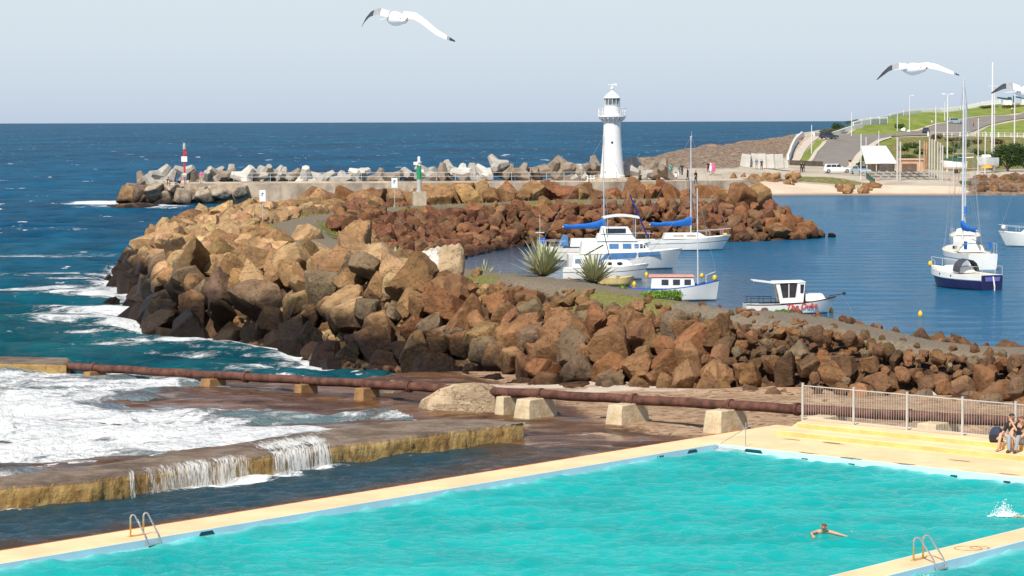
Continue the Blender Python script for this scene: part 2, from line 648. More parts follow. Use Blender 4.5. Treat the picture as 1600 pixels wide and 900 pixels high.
# ================================================================== sea
HARB = [(26, 92), (10.5, 109.3), (2.5, 122), (-5.5, 146), (-9, 165), (-13, 190), (-13, 216), (-8, 231), (1, 243), (18, 247.5), (28, 249),
        (30, 330), (40, 420), (200, 440), (200, 60)]
rows = np.concatenate([90 * (900 / 90) ** (np.arange(560) / 560.0), 900 * (60000 / 900) ** (np.arange(121) / 120.0)])
cols = np.linspace(-0.27, 0.27, 430)
SX, SY = rows[:, None] * cols[None, :], np.repeat(rows[:, None], len(cols), 1)
spacing = np.gradient(rows)[:, None] * np.ones_like(SX)
amp = vnoise(SX, SY, 45, 3, 3) * 0.35 + 1.0
SZ = waves(SX, SY, [(16, 0.9, 2.6, 0.021, 0.6), (10, 2.6, 7, 0.0085, 0.5), (5, 9, 24, 0.005, 0.3)], 5, spacing) * amp
din = seg_dist(SX, SY, TOE, True)
far = SY > 300
foam = np.where(far, 0, 0.74 * np.exp(-din / 2.2))
foam = np.maximum(foam, gauss_px(SX, SY, [
    (150, 462, 5.5, 8, 0.60), (190, 490, 6, 7, 0.65), (228, 505, 3.5, 7, 0.72), (130, 440, 6, 3.0, 0.56), (205, 525, 6, 4, 0.65),
    (300, 543, 8, 2.5, 0.52), (90, 432, 6, 4, 0.50), (60, 400, 9, 3.0, 0.46), (640, 577, 5.5, 2.6, 0.85), (560, 574, 7, 2.0, 0.65),
    (430, 548, 6, 2.2, 0.55), (110, 500, 6, 5, 0.52), (60, 452, 6, 3, 0.50), (150, 318, 4.5, 7, 0.85), (215, 325, 9, 3.5, 0.65),
    (905, 258, 7, 12, 0.85), (30, 360, 12, 4, 0.40), (250, 560, 8, 2.0, 0.40)]))
teal = np.clip(0.85 * np.exp(-((SY - 118) / 60) ** 2) + 0.25 * np.exp(-((SY - 150) / 150) ** 2), 0, 1)
SZ -= 0.25 * sstep(0, 1, 1 - din / 2.5) * (SY < 300)
sea_side = SY - np.interp(SX, [-45, -18.8, -8, -3, 4, 20], [116, 110, 107.5, 109.5, 109, 103])
SZ = np.where(sea_side < 1.5, np.minimum(SZ, 0.1) * sstep(-1, 1.5, sea_side) - 1.2 * sstep(1.0, -1.5, sea_side), SZ)
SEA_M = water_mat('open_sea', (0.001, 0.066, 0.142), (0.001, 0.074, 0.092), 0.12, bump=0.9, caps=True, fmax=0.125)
fc = grid_faces(*SX.shape)
V = np.stack([SX.ravel(), SY.ravel(), SZ.ravel()], 1)
cen = V[fc].mean(1)
keep = ~inside(cen[:, 0], cen[:, 1], HARB)
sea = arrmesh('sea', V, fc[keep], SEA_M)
attr_f(sea, 'foam', foam)
attr_f(sea, 'teal', teal)
tag(sea, 'open blue sea with small whitecaps', kind='structure')

# ------------------------------------------------------------------ harbour
rows = 84 * (445 / 84) ** (np.arange(380) / 379.0)
cols = np.linspace(-0.09, 0.30, 260)
HX, HY = rows[:, None] * cols[None, :], np.repeat(rows[:, None], len(cols), 1)
sp = np.gradient(rows)[:, None] * np.ones_like(HX)
rip = 0.35 + 0.65 * sstep(0, 60, HX + (HY - 230) * 0.5 + 12 * vnoise(HX, HY, 30, 8))
HZ = waves(HX, HY, [(10, 0.7, 2.0, 0.006, 0.5), (6, 2, 5, 0.004, 0.4)], 9, sp) * rip
fc = grid_faces(*HX.shape)
V = np.stack([HX.ravel(), HY.ravel(), HZ.ravel()], 1)
cen = V[fc].mean(1)
HARB_M = water_mat('harbour_water', (0.006, 0.100, 0.205), (0.006, 0.120, 0.235), 0.07, bump=0.45, bscale=(0.5, 1.5), fmax=0.30, calm=True)
ho = arrmesh('harbour_water', V, fc[inside(cen[:, 0], cen[:, 1], HARB)], HARB_M)
attr_f(ho, 'foam', np.zeros(HX.size))
attr_f(ho, 'calm', (1 - sstep(-6, 9, HX - 5 + np.clip(HY - 235, -60, 60) * 0.12 + 5 * vnoise(HX, HY, 18, 8))) * (1 - sstep(246, 262, HY)))
attr_f(ho, 'teal', np.clip((HY - 240) / 150, 0, 1) * 0.7)
tag(ho, 'sheltered blue harbour water', kind='structure')

# ================================================================== pool frame
ZD, ZW = 1.0, 0.79
C0 = PZ(1120, 693, ZD)
_A, _B = PZ(0, 880, ZD), PZ(1600, 746, ZD)
av = (_A - C0).normalized()
bv = (_B - C0).normalized()


def PF(s, t, z):
    """pool plan: s metres along the left edge towards the camera, t metres along the far edge to the right"""
    q = C0 + av * s + bv * t
    return Vector((q.x, q.y, z))


def to_st(q):
    M = Matrix(((av.x, bv.x), (av.y, bv.y))).inverted()
    r_ = M @ Vector((q.x - C0.x, q.y - C0.y))
    return r_[0], r_[1]


WL = -to_st(PZ(400, 795, ZD))[1]               # width of the left strip
D1 = -to_st(PZ(1600, 721, ZD))[0]              # first riser
D2 = -to_st(PZ(1600, 705, ZD + 0.17))[0]
D3 = -to_st(PZ(1600, 690.5, ZD + 0.34))[0]     # fence line
T1 = to_st(PZ(1197, 683, ZD))[1]
T2 = to_st(PZ(1215, 674, ZD + 0.17))[1]
DB = D3 + 0.7
d0, d1 = PZ(1285, 900, ZD), PZ(1600, 825, ZD)
TD0, TD1 = to_st(d0)[1], to_st(d1)[1]
e0, e1 = PZ(1380, 897.5, ZD), PZ(1600, 846, ZD)
TE0, TE1 = to_st(e0)[1], to_st(e1)[1]
TD, TE = (TD0 + TD1) / 2, (TE0 + TE1) / 2
print('POOL', WL, D1, D2, D3, T1, T2, TD0, TD1, TE0, TE1, 'angle', math.degrees(av.angle(bv)))

# ------------------------------------------------------------------ surf, shelf, channel (plan polygons from the photo)
ZS = 0.45
SURF = poly_px([(-260, 556), (100, 571), (322, 591), (318, 600), (250, 615), (215, 634), (132, 641), (150, 649), (260, 652), (380, 654),
                (430, 661), (582, 661), (560, 670), (525, 690), (380, 706), (200, 722), (0, 748), (-260, 790)], ZS)
CHAN = poly_px([(-300, 960), (-300, 840), (0, 795), (200, 768), (400, 740), (520, 720), (640, 704), (740, 700), (800, 712), (700, 745),
                (560, 775), (450, 790), (0, 862)], 0.3)
gx2, gy2 = np.meshgrid(np.arange(-34, 30, 0.2), np.arange(58, 128, 0.2))
sd = sdist(gx2, gy2, SURF)
cdn = sdist(gx2, gy2, CHAN)
nz = vnoise(gx2 + 0.3 * gy2, gy2 * 1.6, 3.2, 31, 5)
z2 = 0.50 + 0.30 * sstep(3, 14, gx2 + (gy2 - 95) * 0.2) + 0.17 * nz
z2 = np.floor(z2 / 0.09 + 0.25 * vnoise(gx2, gy2, 1.2, 4)) * 0.09 * 0.6 + z2 * 0.4     # bedding ledges
z2 = np.minimum(z2, ZS + 0.10 + np.clip(sd * 0.07, -0.5, 0.4) + 0.10 * nz + 0.0)
z2 = np.minimum(z2, 0.33 + np.clip(cdn * 0.05, -0.6, 0.5) + 0.07 * nz)
# falls away to the sea behind the pipe on the left
edge = seg_dist(gx2, gy2, [(-45, 116), (-18.8, 110), (-8, 107.5), (-3, 107), (4, 109), (20, 103)])
side = gy2 - np.interp(gx2, [-45, -18.8, -8, -3, 4, 20], [116, 110, 107.5, 109.5, 109, 103])
z2 = np.where(side > 0, np.maximum(z2 - 0.35 * side, -1.0), z2)
stM = np.linalg.inv(np.array([[av.x, bv.x], [av.y, bv.y]]))
rel = np.stack([gx2 - C0.x, gy2 - C0.y], 0)
S_ = stM[0, 0] * rel[0] + stM[0, 1] * rel[1]
T_ = stM[1, 0] * rel[0] + stM[1, 1] * rel[1]
z2 = np.where((S_ > -DB + 0.2) & (T_ > -WL + 0.12), -1.0, z2)
wet = 1 - sstep(1.5, 7.0, gx2 + (gy2 - 90) * 0.35 + 2.0 * vnoise(gx2, gy2, 5, 12))
wet = np.clip(wet * sstep(-0.9, -0.2, vnoise(gx2, gy2, 2.2, 2) + 0.4), 0, 1)
pale = gauss_px(gx2, gy2, [(780, 598, 2.6, 1.6, 0.72), (880, 598, 3.4, 1.3, 0.8), (970, 606, 3.4, 1.3, 0.8), (1040, 612, 2.6, 1.0, 0.6), (720, 600, 2.6, 1.3, 0.65),
                           (930, 672, 1.5, 1.0, 0.5), (880, 645, 2.5, 1.2, 0.35)], 0.6)
m, nt, out = new_mat('rock_shelf')
p = pos(nt)
wa = nd(nt, 'ShaderNodeAttribute', attribute_name='wet').outputs['Fac']
pa = nd(nt, 'ShaderNodeAttribute', attribute_name='pale').outputs['Fac']
n1 = noise(nt, 0.55, 7, 0.65, mapping(nt, p, (0.7, 1.6, 1)), 0.5)
n2 = noise(nt, 3.2, 6, 0.68, mapping(nt, p, (0.8, 1.6, 3)), 0.3)
n3 = noise(nt, 14, 4, 0.7, p)
dry = mixc(nt, rng_(nt, n1, 0.32, 0.68), (0.35, 0.215, 0.125), (0.49, 0.345, 0.22))
dry = mixc(nt, rng_(nt, n2, 0.49, 0.62), dry, (0.17, 0.10, 0.065))
dry = mixc(nt, rng_(nt, n2, 0.66, 0.74), dry, (0.055, 0.035, 0.026))
wetc = mixc(nt, rng_(nt, n1, 0.35, 0.65), (0.068, 0.032, 0.015), (0.19, 0.092, 0.038))
wetc = mixc(nt, rng_(nt, n2, 0.55, 0.75), wetc, (0.25, 0.13, 0.045))
wetc = mixc(nt, rng_(nt, n2, 0.44, 0.30), wetc, (0.03, 0.018, 0.015))
wf = rng_(nt, mth(nt, 'ADD', wa, mth(nt, 'MULTIPLY', mth(nt, 'SUBTRACT', n2, 0.5), 0.7)), 0.35, 0.65)
c = mixc(nt, wf, dry, wetc)
c = mixc(nt, rng_(nt, mth(nt, 'ADD', pa, mth(nt, 'MULTIPLY', mth(nt, 'SUBTRACT', n2, 0.5), 1.0)), 0.4, 0.6), c, (0.60, 0.50, 0.40))
pud = mth(nt, 'MULTIPLY', wf, rng_(nt, n1, 0.50, 0.56))
bmp = nd(nt, 'ShaderNodeBump', {'Height': mth(nt, 'ADD', n2, mth(nt, 'MULTIPLY', n3, 0.35)),
                                'Strength': mth(nt, 'SUBTRACT', 0.9, mth(nt, 'MULTIPLY', pud, 0.75)), 'Distance': 0.12}).outputs[0]
b = nd(nt, 'ShaderNodeBsdfPrincipled', {'Base Color': c, 'Roughness': rng_(nt, mth(nt, 'SUBTRACT', wf, mth(nt, 'MULTIPLY', pud, -0.8)), 0, 1.6, 0.9, 0.12),
                                        'Specular IOR Level': 0.25, 'Normal': bmp})
nt.links.new(b.outputs[0], out.inputs[0])
sh = arrmesh('rock_shelf', np.stack([gx2.ravel(), gy2.ravel(), z2.ravel()], 1), grid_faces(*gx2.shape), m)
attr_f(sh, 'wet', wet)
attr_f(sh, 'pale', pale)
tag(sh, 'brown tidal rock shelf between pool and breakwater', kind='structure')


def shelf_z(x, y):
    i = min(max((y - 58) / 0.2, 0), gx2.shape[0] - 1)
    j = min(max((x + 34) / 0.2, 0), gx2.shape[1] - 1)
    return float(z2[int(round(i)), int(round(j))])


# surf sheet
gx3, gy3 = np.meshgrid(np.arange(-36, 2, 0.14), np.arange(68, 118, 0.14))
sd3 = sdist(gx3, gy3, SURF)
u3 = (gy3 + 0.25 * gx3)
zz = ZS + waves(gx3, gy3, [(8, 0.9, 2.6, 0.012, 0.5), (5, 3, 8, 0.011, 0.35)], 21) * 1.0 + 0.07 * vnoise(gx3, gy3, 0.6, 6)
zz += 0.28 * np.exp(-((u3 - 84 - 1.2 * vnoise(gx3, gy3, 6, 3)) / 1.1) ** 2) + 0.22 * np.exp(-((u3 - 92 - 2 * vnoise(gx3, gy3, 7, 5)) / 1.4) ** 2)
zz -= 0.22 * sstep(-0.3, 0.9, sd3)
fo3 = 0.53 + 0.26 * vnoise(gx3, gy3 * 2.4, 4.5, 14) + 0.2 * np.exp(-((u3 - 84) / 3) ** 2) + 0.12 * np.exp(-((u3 - 92) / 3) ** 2) - 0.22 * sstep(-1.6, 0.6, sd3)
fc = grid_faces(*gx3.shape)
V = np.stack([gx3.ravel(), gy3.ravel(), zz.ravel()], 1)
cen = V[fc].mean(1)
k3 = sdist(cen[:, 0], cen[:, 1], SURF) < 1.6
back = cen[:, 1] - np.interp(cen[:, 0], [-45, -18.8, -8, -3, 4], [116, 110, 107.5, 107, 107]) < 0
SURF_M = water_mat('surf_water', (0.15, 0.19, 0.23), (0.10, 0.17, 0.17), 0.2, foamcol=(0.85, 0.86, 0.86), bump=0.95, bscale=(0.8, 1.8), fscale=0.6, fmax=0.25, patch=(0.5, (0.09, 0.055, 0.035)))
su = arrmesh('surf', V, fc[k3 & back], SURF_M)
attr_f(su, 'foam', fo3)
attr_f(su, 'teal', np.clip(0.5 + vnoise(gx3, gy3, 6, 2), 0, 1))
tag(su, 'white surf washing over the rock shelf', kind='structure')

# channel water between weir and pool
gx4, gy4 = np.meshgrid(np.arange(-26, 6, 0.13), np.arange(56, 88, 0.13))
zz4 = 0.34 + waves(gx4, gy4, [(12, 0.5, 1.8, 0.012, 0.6), (4, 1.8, 4, 0.006, 0.5)], 33)
rel = np.stack([gx4 - C0.x, gy4 - C0.y], 0)
T4 = stM[1, 0] * rel[0] + stM[1, 1] * rel[1]
fo4 = gauss_px(gx4, gy4, [(240, 768, 1.6, 1.2, 0.62), (290, 763, 1.8, 1.2, 0.72), (350, 755, 1.8, 1.2, 0.75), (410, 747, 1.6, 1.1, 0.72), (470, 734, 1.6, 1.0, 0.6), (208, 772, .5, .5, 0.6),
                          (20, 800, 1.2, 0.5, 0.42), (560, 720, 2.0, .4, 0.35)], 0.27)
brown = np.maximum(0.85 * np.exp(-(np.maximum(0, -sdist(gx4, gy4, CHAN)) / 0.9) ** 2), sstep(-6.5, -1, gx4 - (gy4 - 76) * 0.3) * 0.75)
fc = grid_faces(*gx4.shape)
V = np.stack([gx4.ravel(), gy4.ravel(), zz4.ravel()], 1)
kk = (T4.ravel()[fc].mean(1) < -WL + 0.1)
CH_M = water_mat('channel_water', (0.018, 0.047, 0.060), (0.075, 0.045, 0.022), 0.08, bump=0.4, bscale=(1.0, 2.4), fscale=1.2, fmax=0.22)
ch = arrmesh('channel_water', V, fc[kk], CH_M)
attr_f(ch, 'foam', fo4)
attr_f(ch, 'teal', np.clip(brown * 1.2 - 0.25, 0, 1))
tag(ch, 'dark channel water between weir and pool edge', kind='structure')

# ================================================================== pool
DECK_M = pbr('deck_paint', (0.84, 0.60, 0.35), 0.75, var=0.10, scale=0.7, bump=0.15, bscale=9, spec=0.25, grime=0.45, grimecol=(0.60, 0.36, 0.14))
RISER_M = pbr('riser_paint', (0.78, 0.51, 0.20), 0.75, var=0.14, scale=1.3, bump=0.15, bscale=9, spec=0.2)
BAND_M = pbr('pool_wall_paint', (0.58, 0.765, 0.89), 0.6, var=0.06, scale=1.2, spec=0.3)
RUST_EDGE = pbr('deck_edge_rust', (0.40, 0.12, 0.035), 0.9, var=0.4, scale=3, spec=0.1)


def st_prism(mb, s0, s1, t0, t1, z0, z1, mi=0):
    P = [PF(s0, t0, 0), PF(s1, t0, 0), PF(s1, t1, 0), PF(s0, t1, 0)]
    mb.prism([(q.x, q.y) for q in P], z0, z1, mi)


SL, TR = 70.0, 40.0
d = MB()
P = [PF(-DB, -WL, 0), PF(SL, -WL, 0), PF(SL, 0, 0), PF(0, 0, 0), PF(0, TR, 0), PF(-DB, TR, 0)]
d.prism([(q.x, q.y) for q in P], -0.5, ZD)
deck = d.build('pool_deck', DECK_M, bevel=0.03)
tag(deck, 'cream painted concrete pool deck', kind='structure')
e = MB()
st_prism(e, -D1 - 1.0, SL, -WL - 0.012, -WL + 0.05, ZD - 0.1, ZD + 0.006)
tag(e.build('deck_edge', RUST_EDGE), 'rust-red outer edge of the pool deck', kind='structure')
st = MB()
P = [PF(-D1, T1, 0), PF(-D1, TR, 0), PF(-DB - 0.02, TR, 0), PF(-DB - 0.02, T2 - 1.0, 0), PF(-D2 - 0.05, T1 - 0.1, 0)]
st.prism([(q.x, q.y) for q in P], ZD - 0.2, ZD + 0.17)
st.prism([(q.x, q.y) for q in [PF(-D2, T2, 0), PF(-D2, TR, 0), PF(-DB - 0.04, TR, 0), PF(-DB - 0.04, T2 - 0.6, 0)]], ZD - 0.2, ZD + 0.34)
for o_, z_ in ((D1, 0.0), (D2, 0.17)):
    t_ = T1 if z_ == 0 else T2
    st_prism(st, -o_ + 0.004, -o_ - 0.1, t_ - 0.004, TR, ZD + z_ + 0.006, ZD + z_ + 0.165, 1)
tag(st.build('deck_steps', [DECK_M, RISER_M], bevel=0.012), 'two yellow seating steps along the far pool side', kind='structure')
bw = MB()
st_prism(bw, -0.02, SL, -0.02, 0.03, -1.0, ZD - 0.012)
st_prism(bw, -0.02, 0.03, 0.03, TR, -1.0, ZD - 0.012)
st_prism(bw, -0.5, SL, TD, TD + 0.03, -1, ZD - 0.012)
tag(bw.build('pool_wall', BAND_M), 'pale blue inside wall of the pool', kind='structure')
dv = MB()
P = [PF(0.03, TD0 * 0.5 + TD1 * 0.5 + 0.03, 0), PF(SL, TD + 0.03, 0), PF(SL, TE, 0), PF(0.03, TE, 0)]
dv.prism([(q.x, q.y) for q in P], -0.5, ZD)
tag(dv.build('pool_divider', DECK_M, bevel=0.03), 'cream concrete walkway dividing the two pools', kind='structure')
b2 = MB()
st_prism(b2, 0.1, SL, TE - 0.01, TE + 0.04, -1.0, ZD - 0.012)
tag(b2.build('divider_wall', BAND_M), 'pale blue wall under the dividing walkway', kind='structure')

# pool water
m, nt, out = new_mat('pool_water')
p = pos(nt)
n1 = noise(nt, 0.30, 4, 0.6, mapping(nt, p, (0.7, 1.3, 1)), 0.6)
sh_ = nd(nt, 'ShaderNodeAttribute', attribute_name='shallow').outputs['Fac']
c = mixc(nt, rng_(nt, n1, 0.3, 0.7), (0.0, 0.34, 0.315), (0.0, 0.46, 0.42))
c = mixc(nt, rng_(nt, sh_, 0, 1), c, (0.30, 0.68, 0.70))
h1 = noise(nt, 2.6, 4, 0.6, mapping(nt, p, (0.7, 1.7, 1)), 0.6)
h2 = noise(nt, 9, 3, 0.6, mapping(nt, p, (0.7, 1.5, 1)), 0.3)
bn = nd(nt, 'ShaderNodeBump', {'Height': mth(nt, 'ADD', h1, mth(nt, 'MULTIPLY', h2, 0.25)), 'Strength': 0.65, 'Distance': 0.12}).outputs[0]
nt.links.new(water_bsdf(nt, c, 0.05, bn, 0.26), out.inputs[0])
POOL_M = m


def pool_sheet(name, s0, s1, t0, t1, seed, label):
    ss = np.arange(s0, s1 + 0.01, 0.09)
    ts = np.arange(t0, t1 + 0.01, 0.09)
    S, T = np.meshgrid(ss, ts, indexing='ij')
    X = C0.x + av.x * S + bv.x * T
    Y = C0.y + av.y * S + bv.y * T
    Z = ZW + waves(X, Y, [(14, 0.45, 1.2, 0.013, 0.8), (7, 1.2, 3.2, 0.007, 0.7)], seed) * (0.75 + 0.4 * vnoise(X, Y, 4, seed))
    o = arrmesh(name, np.stack([X.ravel(), Y.ravel(), Z.ravel()], 1), grid_faces(*X.shape), POOL_M)
    dd = np.minimum(np.maximum(S - s0, 0), np.maximum(T - t0, 0))
    attr_f(o, 'shallow', np.exp(-dd / 0.38) * (0.55 + 0.45 * vnoise(X, Y, 0.9, 4)))
    tag(o, label, kind='structure')
    return o


pool_sheet('pool_water', 0, 44, 0, TD + 0.02, 41, 'turquoise swimming pool water')
pool_sheet('second_pool_water', 0.1, 44, TE, TE + 7, 43, 'turquoise water of the second pool')
# ================================================================== boulders
m, nt, out = new_mat('boulder_stone')
p = pos(nt)
at = nd(nt, 'ShaderNodeAttribute', attribute_name='tint')
n1 = noise(nt, 0.9, 6, 0.62, p, 0.3)
n2 = noise(nt, 5.0, 6, 0.7, p, 0.2)
n3 = noise(nt, 22.0, 3, 0.7, p)
mul = mixc(nt, rng_(nt, n1, 0.3, 0.7), (0.66, 0.63, 0.60), (1.22, 1.20, 1.16))
c = mixc(nt, 1.0, at.outputs['Color'], mul, 'MULTIPLY')
c = mixc(nt, rng_(nt, n2, 0.54, 0.68, 0, 0.65), c, mixc(nt, 1.0, c, (0.42, 0.38, 0.36), 'MULTIPLY'))
c = mixc(nt, rng_(nt, n2, 0.40, 0.26, 0, 0.55), c, mixc(nt, 1.0, c, (1.55, 1.5, 1.35), 'MULTIPLY'))
n4 = noise(nt, 1.3, 4, 0.6, mapping(nt, p, (1.0, 1.0, 1.6)), 1.0)
crack = rng_(nt, mth(nt, 'ABSOLUTE', mth(nt, 'SUBTRACT', n4, 0.5)), 0.0, 0.010, 1.0, 0.0)
c = mixc(nt, mth(nt, 'MULTIPLY', crack, 0.55), c, mixc(nt, 1.0, c, (0.3, 0.27, 0.25), 'MULTIPLY'))
# algae and wet stone up to the tide line (height stored per boulder)
zz_ = nd(nt, 'ShaderNodeSeparateXYZ', {0: p}).outputs[2]
tl = mth(nt, 'MULTIPLY', at.outputs['Alpha'], 4.0)
zd = mth(nt, 'SUBTRACT', mth(nt, 'ADD', zz_, mth(nt, 'MULTIPLY', mth(nt, 'SUBTRACT', n1, 0.5), 1.6)), tl)
wetf = rng_(nt, zd, 0.75, -0.75)
c = mixc(nt, wetf, c, mixc(nt, 1.0, c, (0.080, 0.074, 0.080), 'MULTIPLY'))
h = mth(nt, 'ADD', mth(nt, 'MULTIPLY', n2, 1.0), mth(nt, 'MULTIPLY', n3, 0.3))
h = mth(nt, 'SUBTRACT', h, mth(nt, 'MULTIPLY', crack, 0.5))
bmp = nd(nt, 'ShaderNodeBump', {'Height': h, 'Strength': 0.8, 'Distance': 0.2}).outputs[0]
b = nd(nt, 'ShaderNodeBsdfPrincipled', {'Base Color': c, 'Roughness': mth(nt, 'SUBTRACT', 0.92, mth(nt, 'MULTIPLY', wetf, 0.5)),
                                        'Specular IOR Level': 0.25, 'Normal': bmp})
nt.links.new(b.outputs[0], out.inputs[0])
STONE = m


def ico(n):
    bm = bmesh.new()
    bmesh.ops.create_icosphere(bm, subdivisions=n, radius=1.0)
    V = np.array([v.co[:] for v in bm.verts])
    F = np.array([[v.index for v in f.verts] for f in bm.faces])
    bm.free()
    return V / np.linalg.norm(V, axis=1)[:, None], F


ICO = {k: ico(k) for k in (2, 3, 4, 5)}


def rot_rand(r, tilt=1.0):
    q = r.normal(size=4)
    if tilt < 1.0:
        q[1:3] *= tilt
    q /= np.linalg.norm(q)
    w_, x, y, z = q
    return np.array([[1 - 2 * (y * y + z * z), 2 * (x * y - z * w_), 2 * (x * z + y * w_)],
                     [2 * (x * y + z * w_), 1 - 2 * (x * x + z * z), 2 * (y * z - x * w_)],
                     [2 * (x * z - y * w_), 2 * (y * z + x * w_), 1 - 2 * (x * x + y * y)]])


def rock_verts(r, rad, lev=3, asp=None, tilt=1.0, sharp=70):
    """angular broken stone: planes cut from a ball, edges slightly worn"""
    D, F = ICO[lev]
    nb = r.integers(5, 10)
    N = r.normal(size=(nb, 3))
    base = np.array([[1, 0, 0], [-1, 0, 0], [0, 1, 0], [0, -1, 0], [0, 0, 1], [0, 0, -1]], float) + r.normal(size=(6, 3)) * 0.22
    N = np.concatenate([base, N])
    N /= np.linalg.norm(N, axis=1)[:, None]
    d = np.concatenate([r.uniform(0.60, 0.84, 6), r.uniform(0.66, 1.0, nb)])
    dot = np.maximum(D @ N.T, 1e-3) / d[None, :]
    rr = (dot ** sharp).sum(1) ** (-1.0 / sharp)
    for k in range(7):
        f = r.normal(size=3) * (2.2 if k < 2 else 6.5)
        rr = rr * (1 + (0.022 if k < 2 else 0.008) * np.sin(D @ f + r.uniform(0, 6)))
    V = D * rr[:, None]
    a = asp if asp is not None else np.array([r.uniform(0.85, 1.35), r.uniform(0.8, 1.15), r.uniform(0.7, 1.05)])
    V = (V * a) @ rot_rand(r, tilt).T
    return V * rad * 1.12, F


rk = np.random.default_rng(2024)
placed = []       # dicts: x, y, z, r, tint, tide, zone


def ray_ground(x, y):
    d_ = ray(x, y)
    Yq = np.arange(92, 262, 0.15)
    Q = CAM[None, :] + d_[None, :] * (Yq / d_[1])[:, None]
    hit = Q[:, 2] < np.maximum(bw_height(Q[:, 0], Yq), -0.2)
    return Q[int(np.argmax(hit))] if hit.any() else Q[-1]


TINTS = {'sand': (0.53, 0.345, 0.18), 'tan': (0.365, 0.218, 0.103), 'brown': (0.285, 0.155, 0.075), 'rust': (0.295, 0.140, 0.065),
         'grey': (0.235, 0.165, 0.102), 'red': (0.220, 0.100, 0.055), 'umber': (0.19, 0.108, 0.060), 'pale': (0.47, 0.35, 0.22), 'white': (0.80, 0.78, 0.74)}


def tint_for(zone):
    k = {'sea': ['sand', 'sand', 'tan', 'tan', 'brown', 'grey'], 'top': ['sand', 'sand', 'sand', 'tan', 'tan'],
         'front': ['brown', 'brown', 'tan', 'rust', 'brown', 'grey'], 'right': ['umber', 'brown', 'umber', 'rust', 'grey', 'brown'],
         'inner': ['red', 'red', 'rust', 'umber', 'red', 'brown'], 'outer': ['tan', 'brown', 'brown', 'rust', 'tan'],
         'tip': ['rust', 'red', 'brown', 'rust']}[zone]
    n_ = k[rk.integers(len(k))]
    return n_, np.array(TINTS[n_]) * rk.uniform(0.82, 1.15) * (1 + rk.normal(size=3) * 0.035)


def put(x, y, r, zone, tn=None, lift=0.22, asp=None, key=False, z=None):
    nm, tv = tint_for(zone)
    if tn:
        nm, tv = tn, np.array(TINTS[tn])
    tide = {'sea': 2.3, 'front': 1.0, 'right': 0.2, 'inner': 0.55, 'tip': 0.6, 'top': 0.0, 'outer': 0.3}[zone]
    if zone == 'front':
        tide = float(np.interp(x, [-9, -3, 2, 6], [2.1, 1.6, 0.75, 0.45]))
    if z is None:
        z = max(float(bw_height(np.array([x]), np.array([y]))[0]), -0.4) + r * lift
    placed.append(dict(x=x, y=y, z=z, r=r, tn=nm, tint=tv, tide=tide, zone=zone, asp=asp, key=key))


def zones(x, y):
    """which part of the breakwater each plan position belongs to"""
    x, y = np.asarray(x, float), np.asarray(y, float)
    sc, dp = sdist(x, y, CREST), seg_dist(x, y, PATHC)
    z = np.where(sc < -0.5, 'top', 'sea').astype(object)
    z[(y < 121) & (x > -9)] = 'front'
    rt_ = x > 8.0
    z[rt_] = np.where(y[rt_] < np.interp(x[rt_], [8, 11, 19, 26], [112, 109.5, 100.5, 94]), 'right', 'inner')
    z[(y > 120) & (x > np.interp(y, [120, 134, 148, 163, 182, 200], [7, 1.6, -2.8, -5.8, -9, -11.5]))] = 'inner'
    z[(y > 196) & (x > -15.5)] = 'inner'
    hi = y > 236
    z[hi] = 'outer'
    z[hi & (x > 23.5)] = 'tip'
    z[hi & (sc > 0.2) & (y < 246) & (x < 24)] = 'inner'
    z[(y > 230) & (x > 23.5)] = 'tip'
    return z, sc, dp


def zone_of(x, y):
    return zones([x], [y])[0][0]


# boulders that stand out in the photo, put where they lie
KEY = [(690, 432, 98, 'pale'), (553, 392, 74, 'tan'), (622, 412, 54, 'tan'), (700, 488, 74, 'rust'), (543, 445, 50, 'tan'),
       (588, 452, 42, 'tan'), (455, 436, 54, 'tan'), (592, 516, 56, 'tan'), (780, 478, 60, 'rust'), (858, 557, 60, 'brown'),
       (963, 550, 70, 'brown'), (1080, 570, 58, 'brown'), (914, 562, 34, 'brown'), (893, 527, 66, 'brown'), (930, 515, 58, 'rust'),
       (985, 512, 52, 'brown'), (803, 566, 46, 'tan'), (757, 552, 52, 'grey'), (1134, 588, 30, 'brown'), (1163, 580, 34, 'brown'), (1211, 576, 38, 'brown'),
       (1301, 593, 46, 'brown'), (1361, 574, 38, 'brown'), (1465, 562, 28, 'brown'), (1589, 568, 40, 'umber'), (1407, 536, 26, 'brown'),
       (1457, 618, 17, 'white'), (512, 488, 46, 'tan'), (640, 480, 46, 'tan'), (672, 520, 44, 'grey'), (545, 560, 50, 'grey'),
       (480, 540, 52, 'grey'), (395, 455, 50, 'sand'), (430, 400, 52, 'sand'), (360, 430, 50, 'tan'), (310, 470, 50, 'grey'),
       (262, 500, 52, 'grey'), (345, 500, 60, 'grey'), (280, 375, 50, 'sand'), (330, 365, 50, 'sand'), (380, 372, 52, 'sand'),
       (250, 420, 42, 'tan'), (205, 425, 40, 'grey'), (480, 375, 62, 'sand'), (1120, 530, 40, 'brown'), (1040, 545, 40, 'rust'), (1275, 530, 34, 'umber'), (1330, 535, 36, 'umber')]
for (x, y, wpx, tn) in KEY:
    q = ray_ground(x, y)
    dep = q[1]
    r = wpx * dep / FPX / 2.0
    zn = zone_of(q[0], q[1])
    if zn == 'inner':
        zn = 'front'
    if zn in ('front', 'right') and q[0] > -2 and float(sdist(np.array([q[0]]), np.array([q[1]]), CREST)[0]) < -0.2:
        continue
    put(q[0], q[1] + r * 0.3, r * 0.92, zn, tn, lift=0.0 if zn != 'right' else -0.1, key=True)

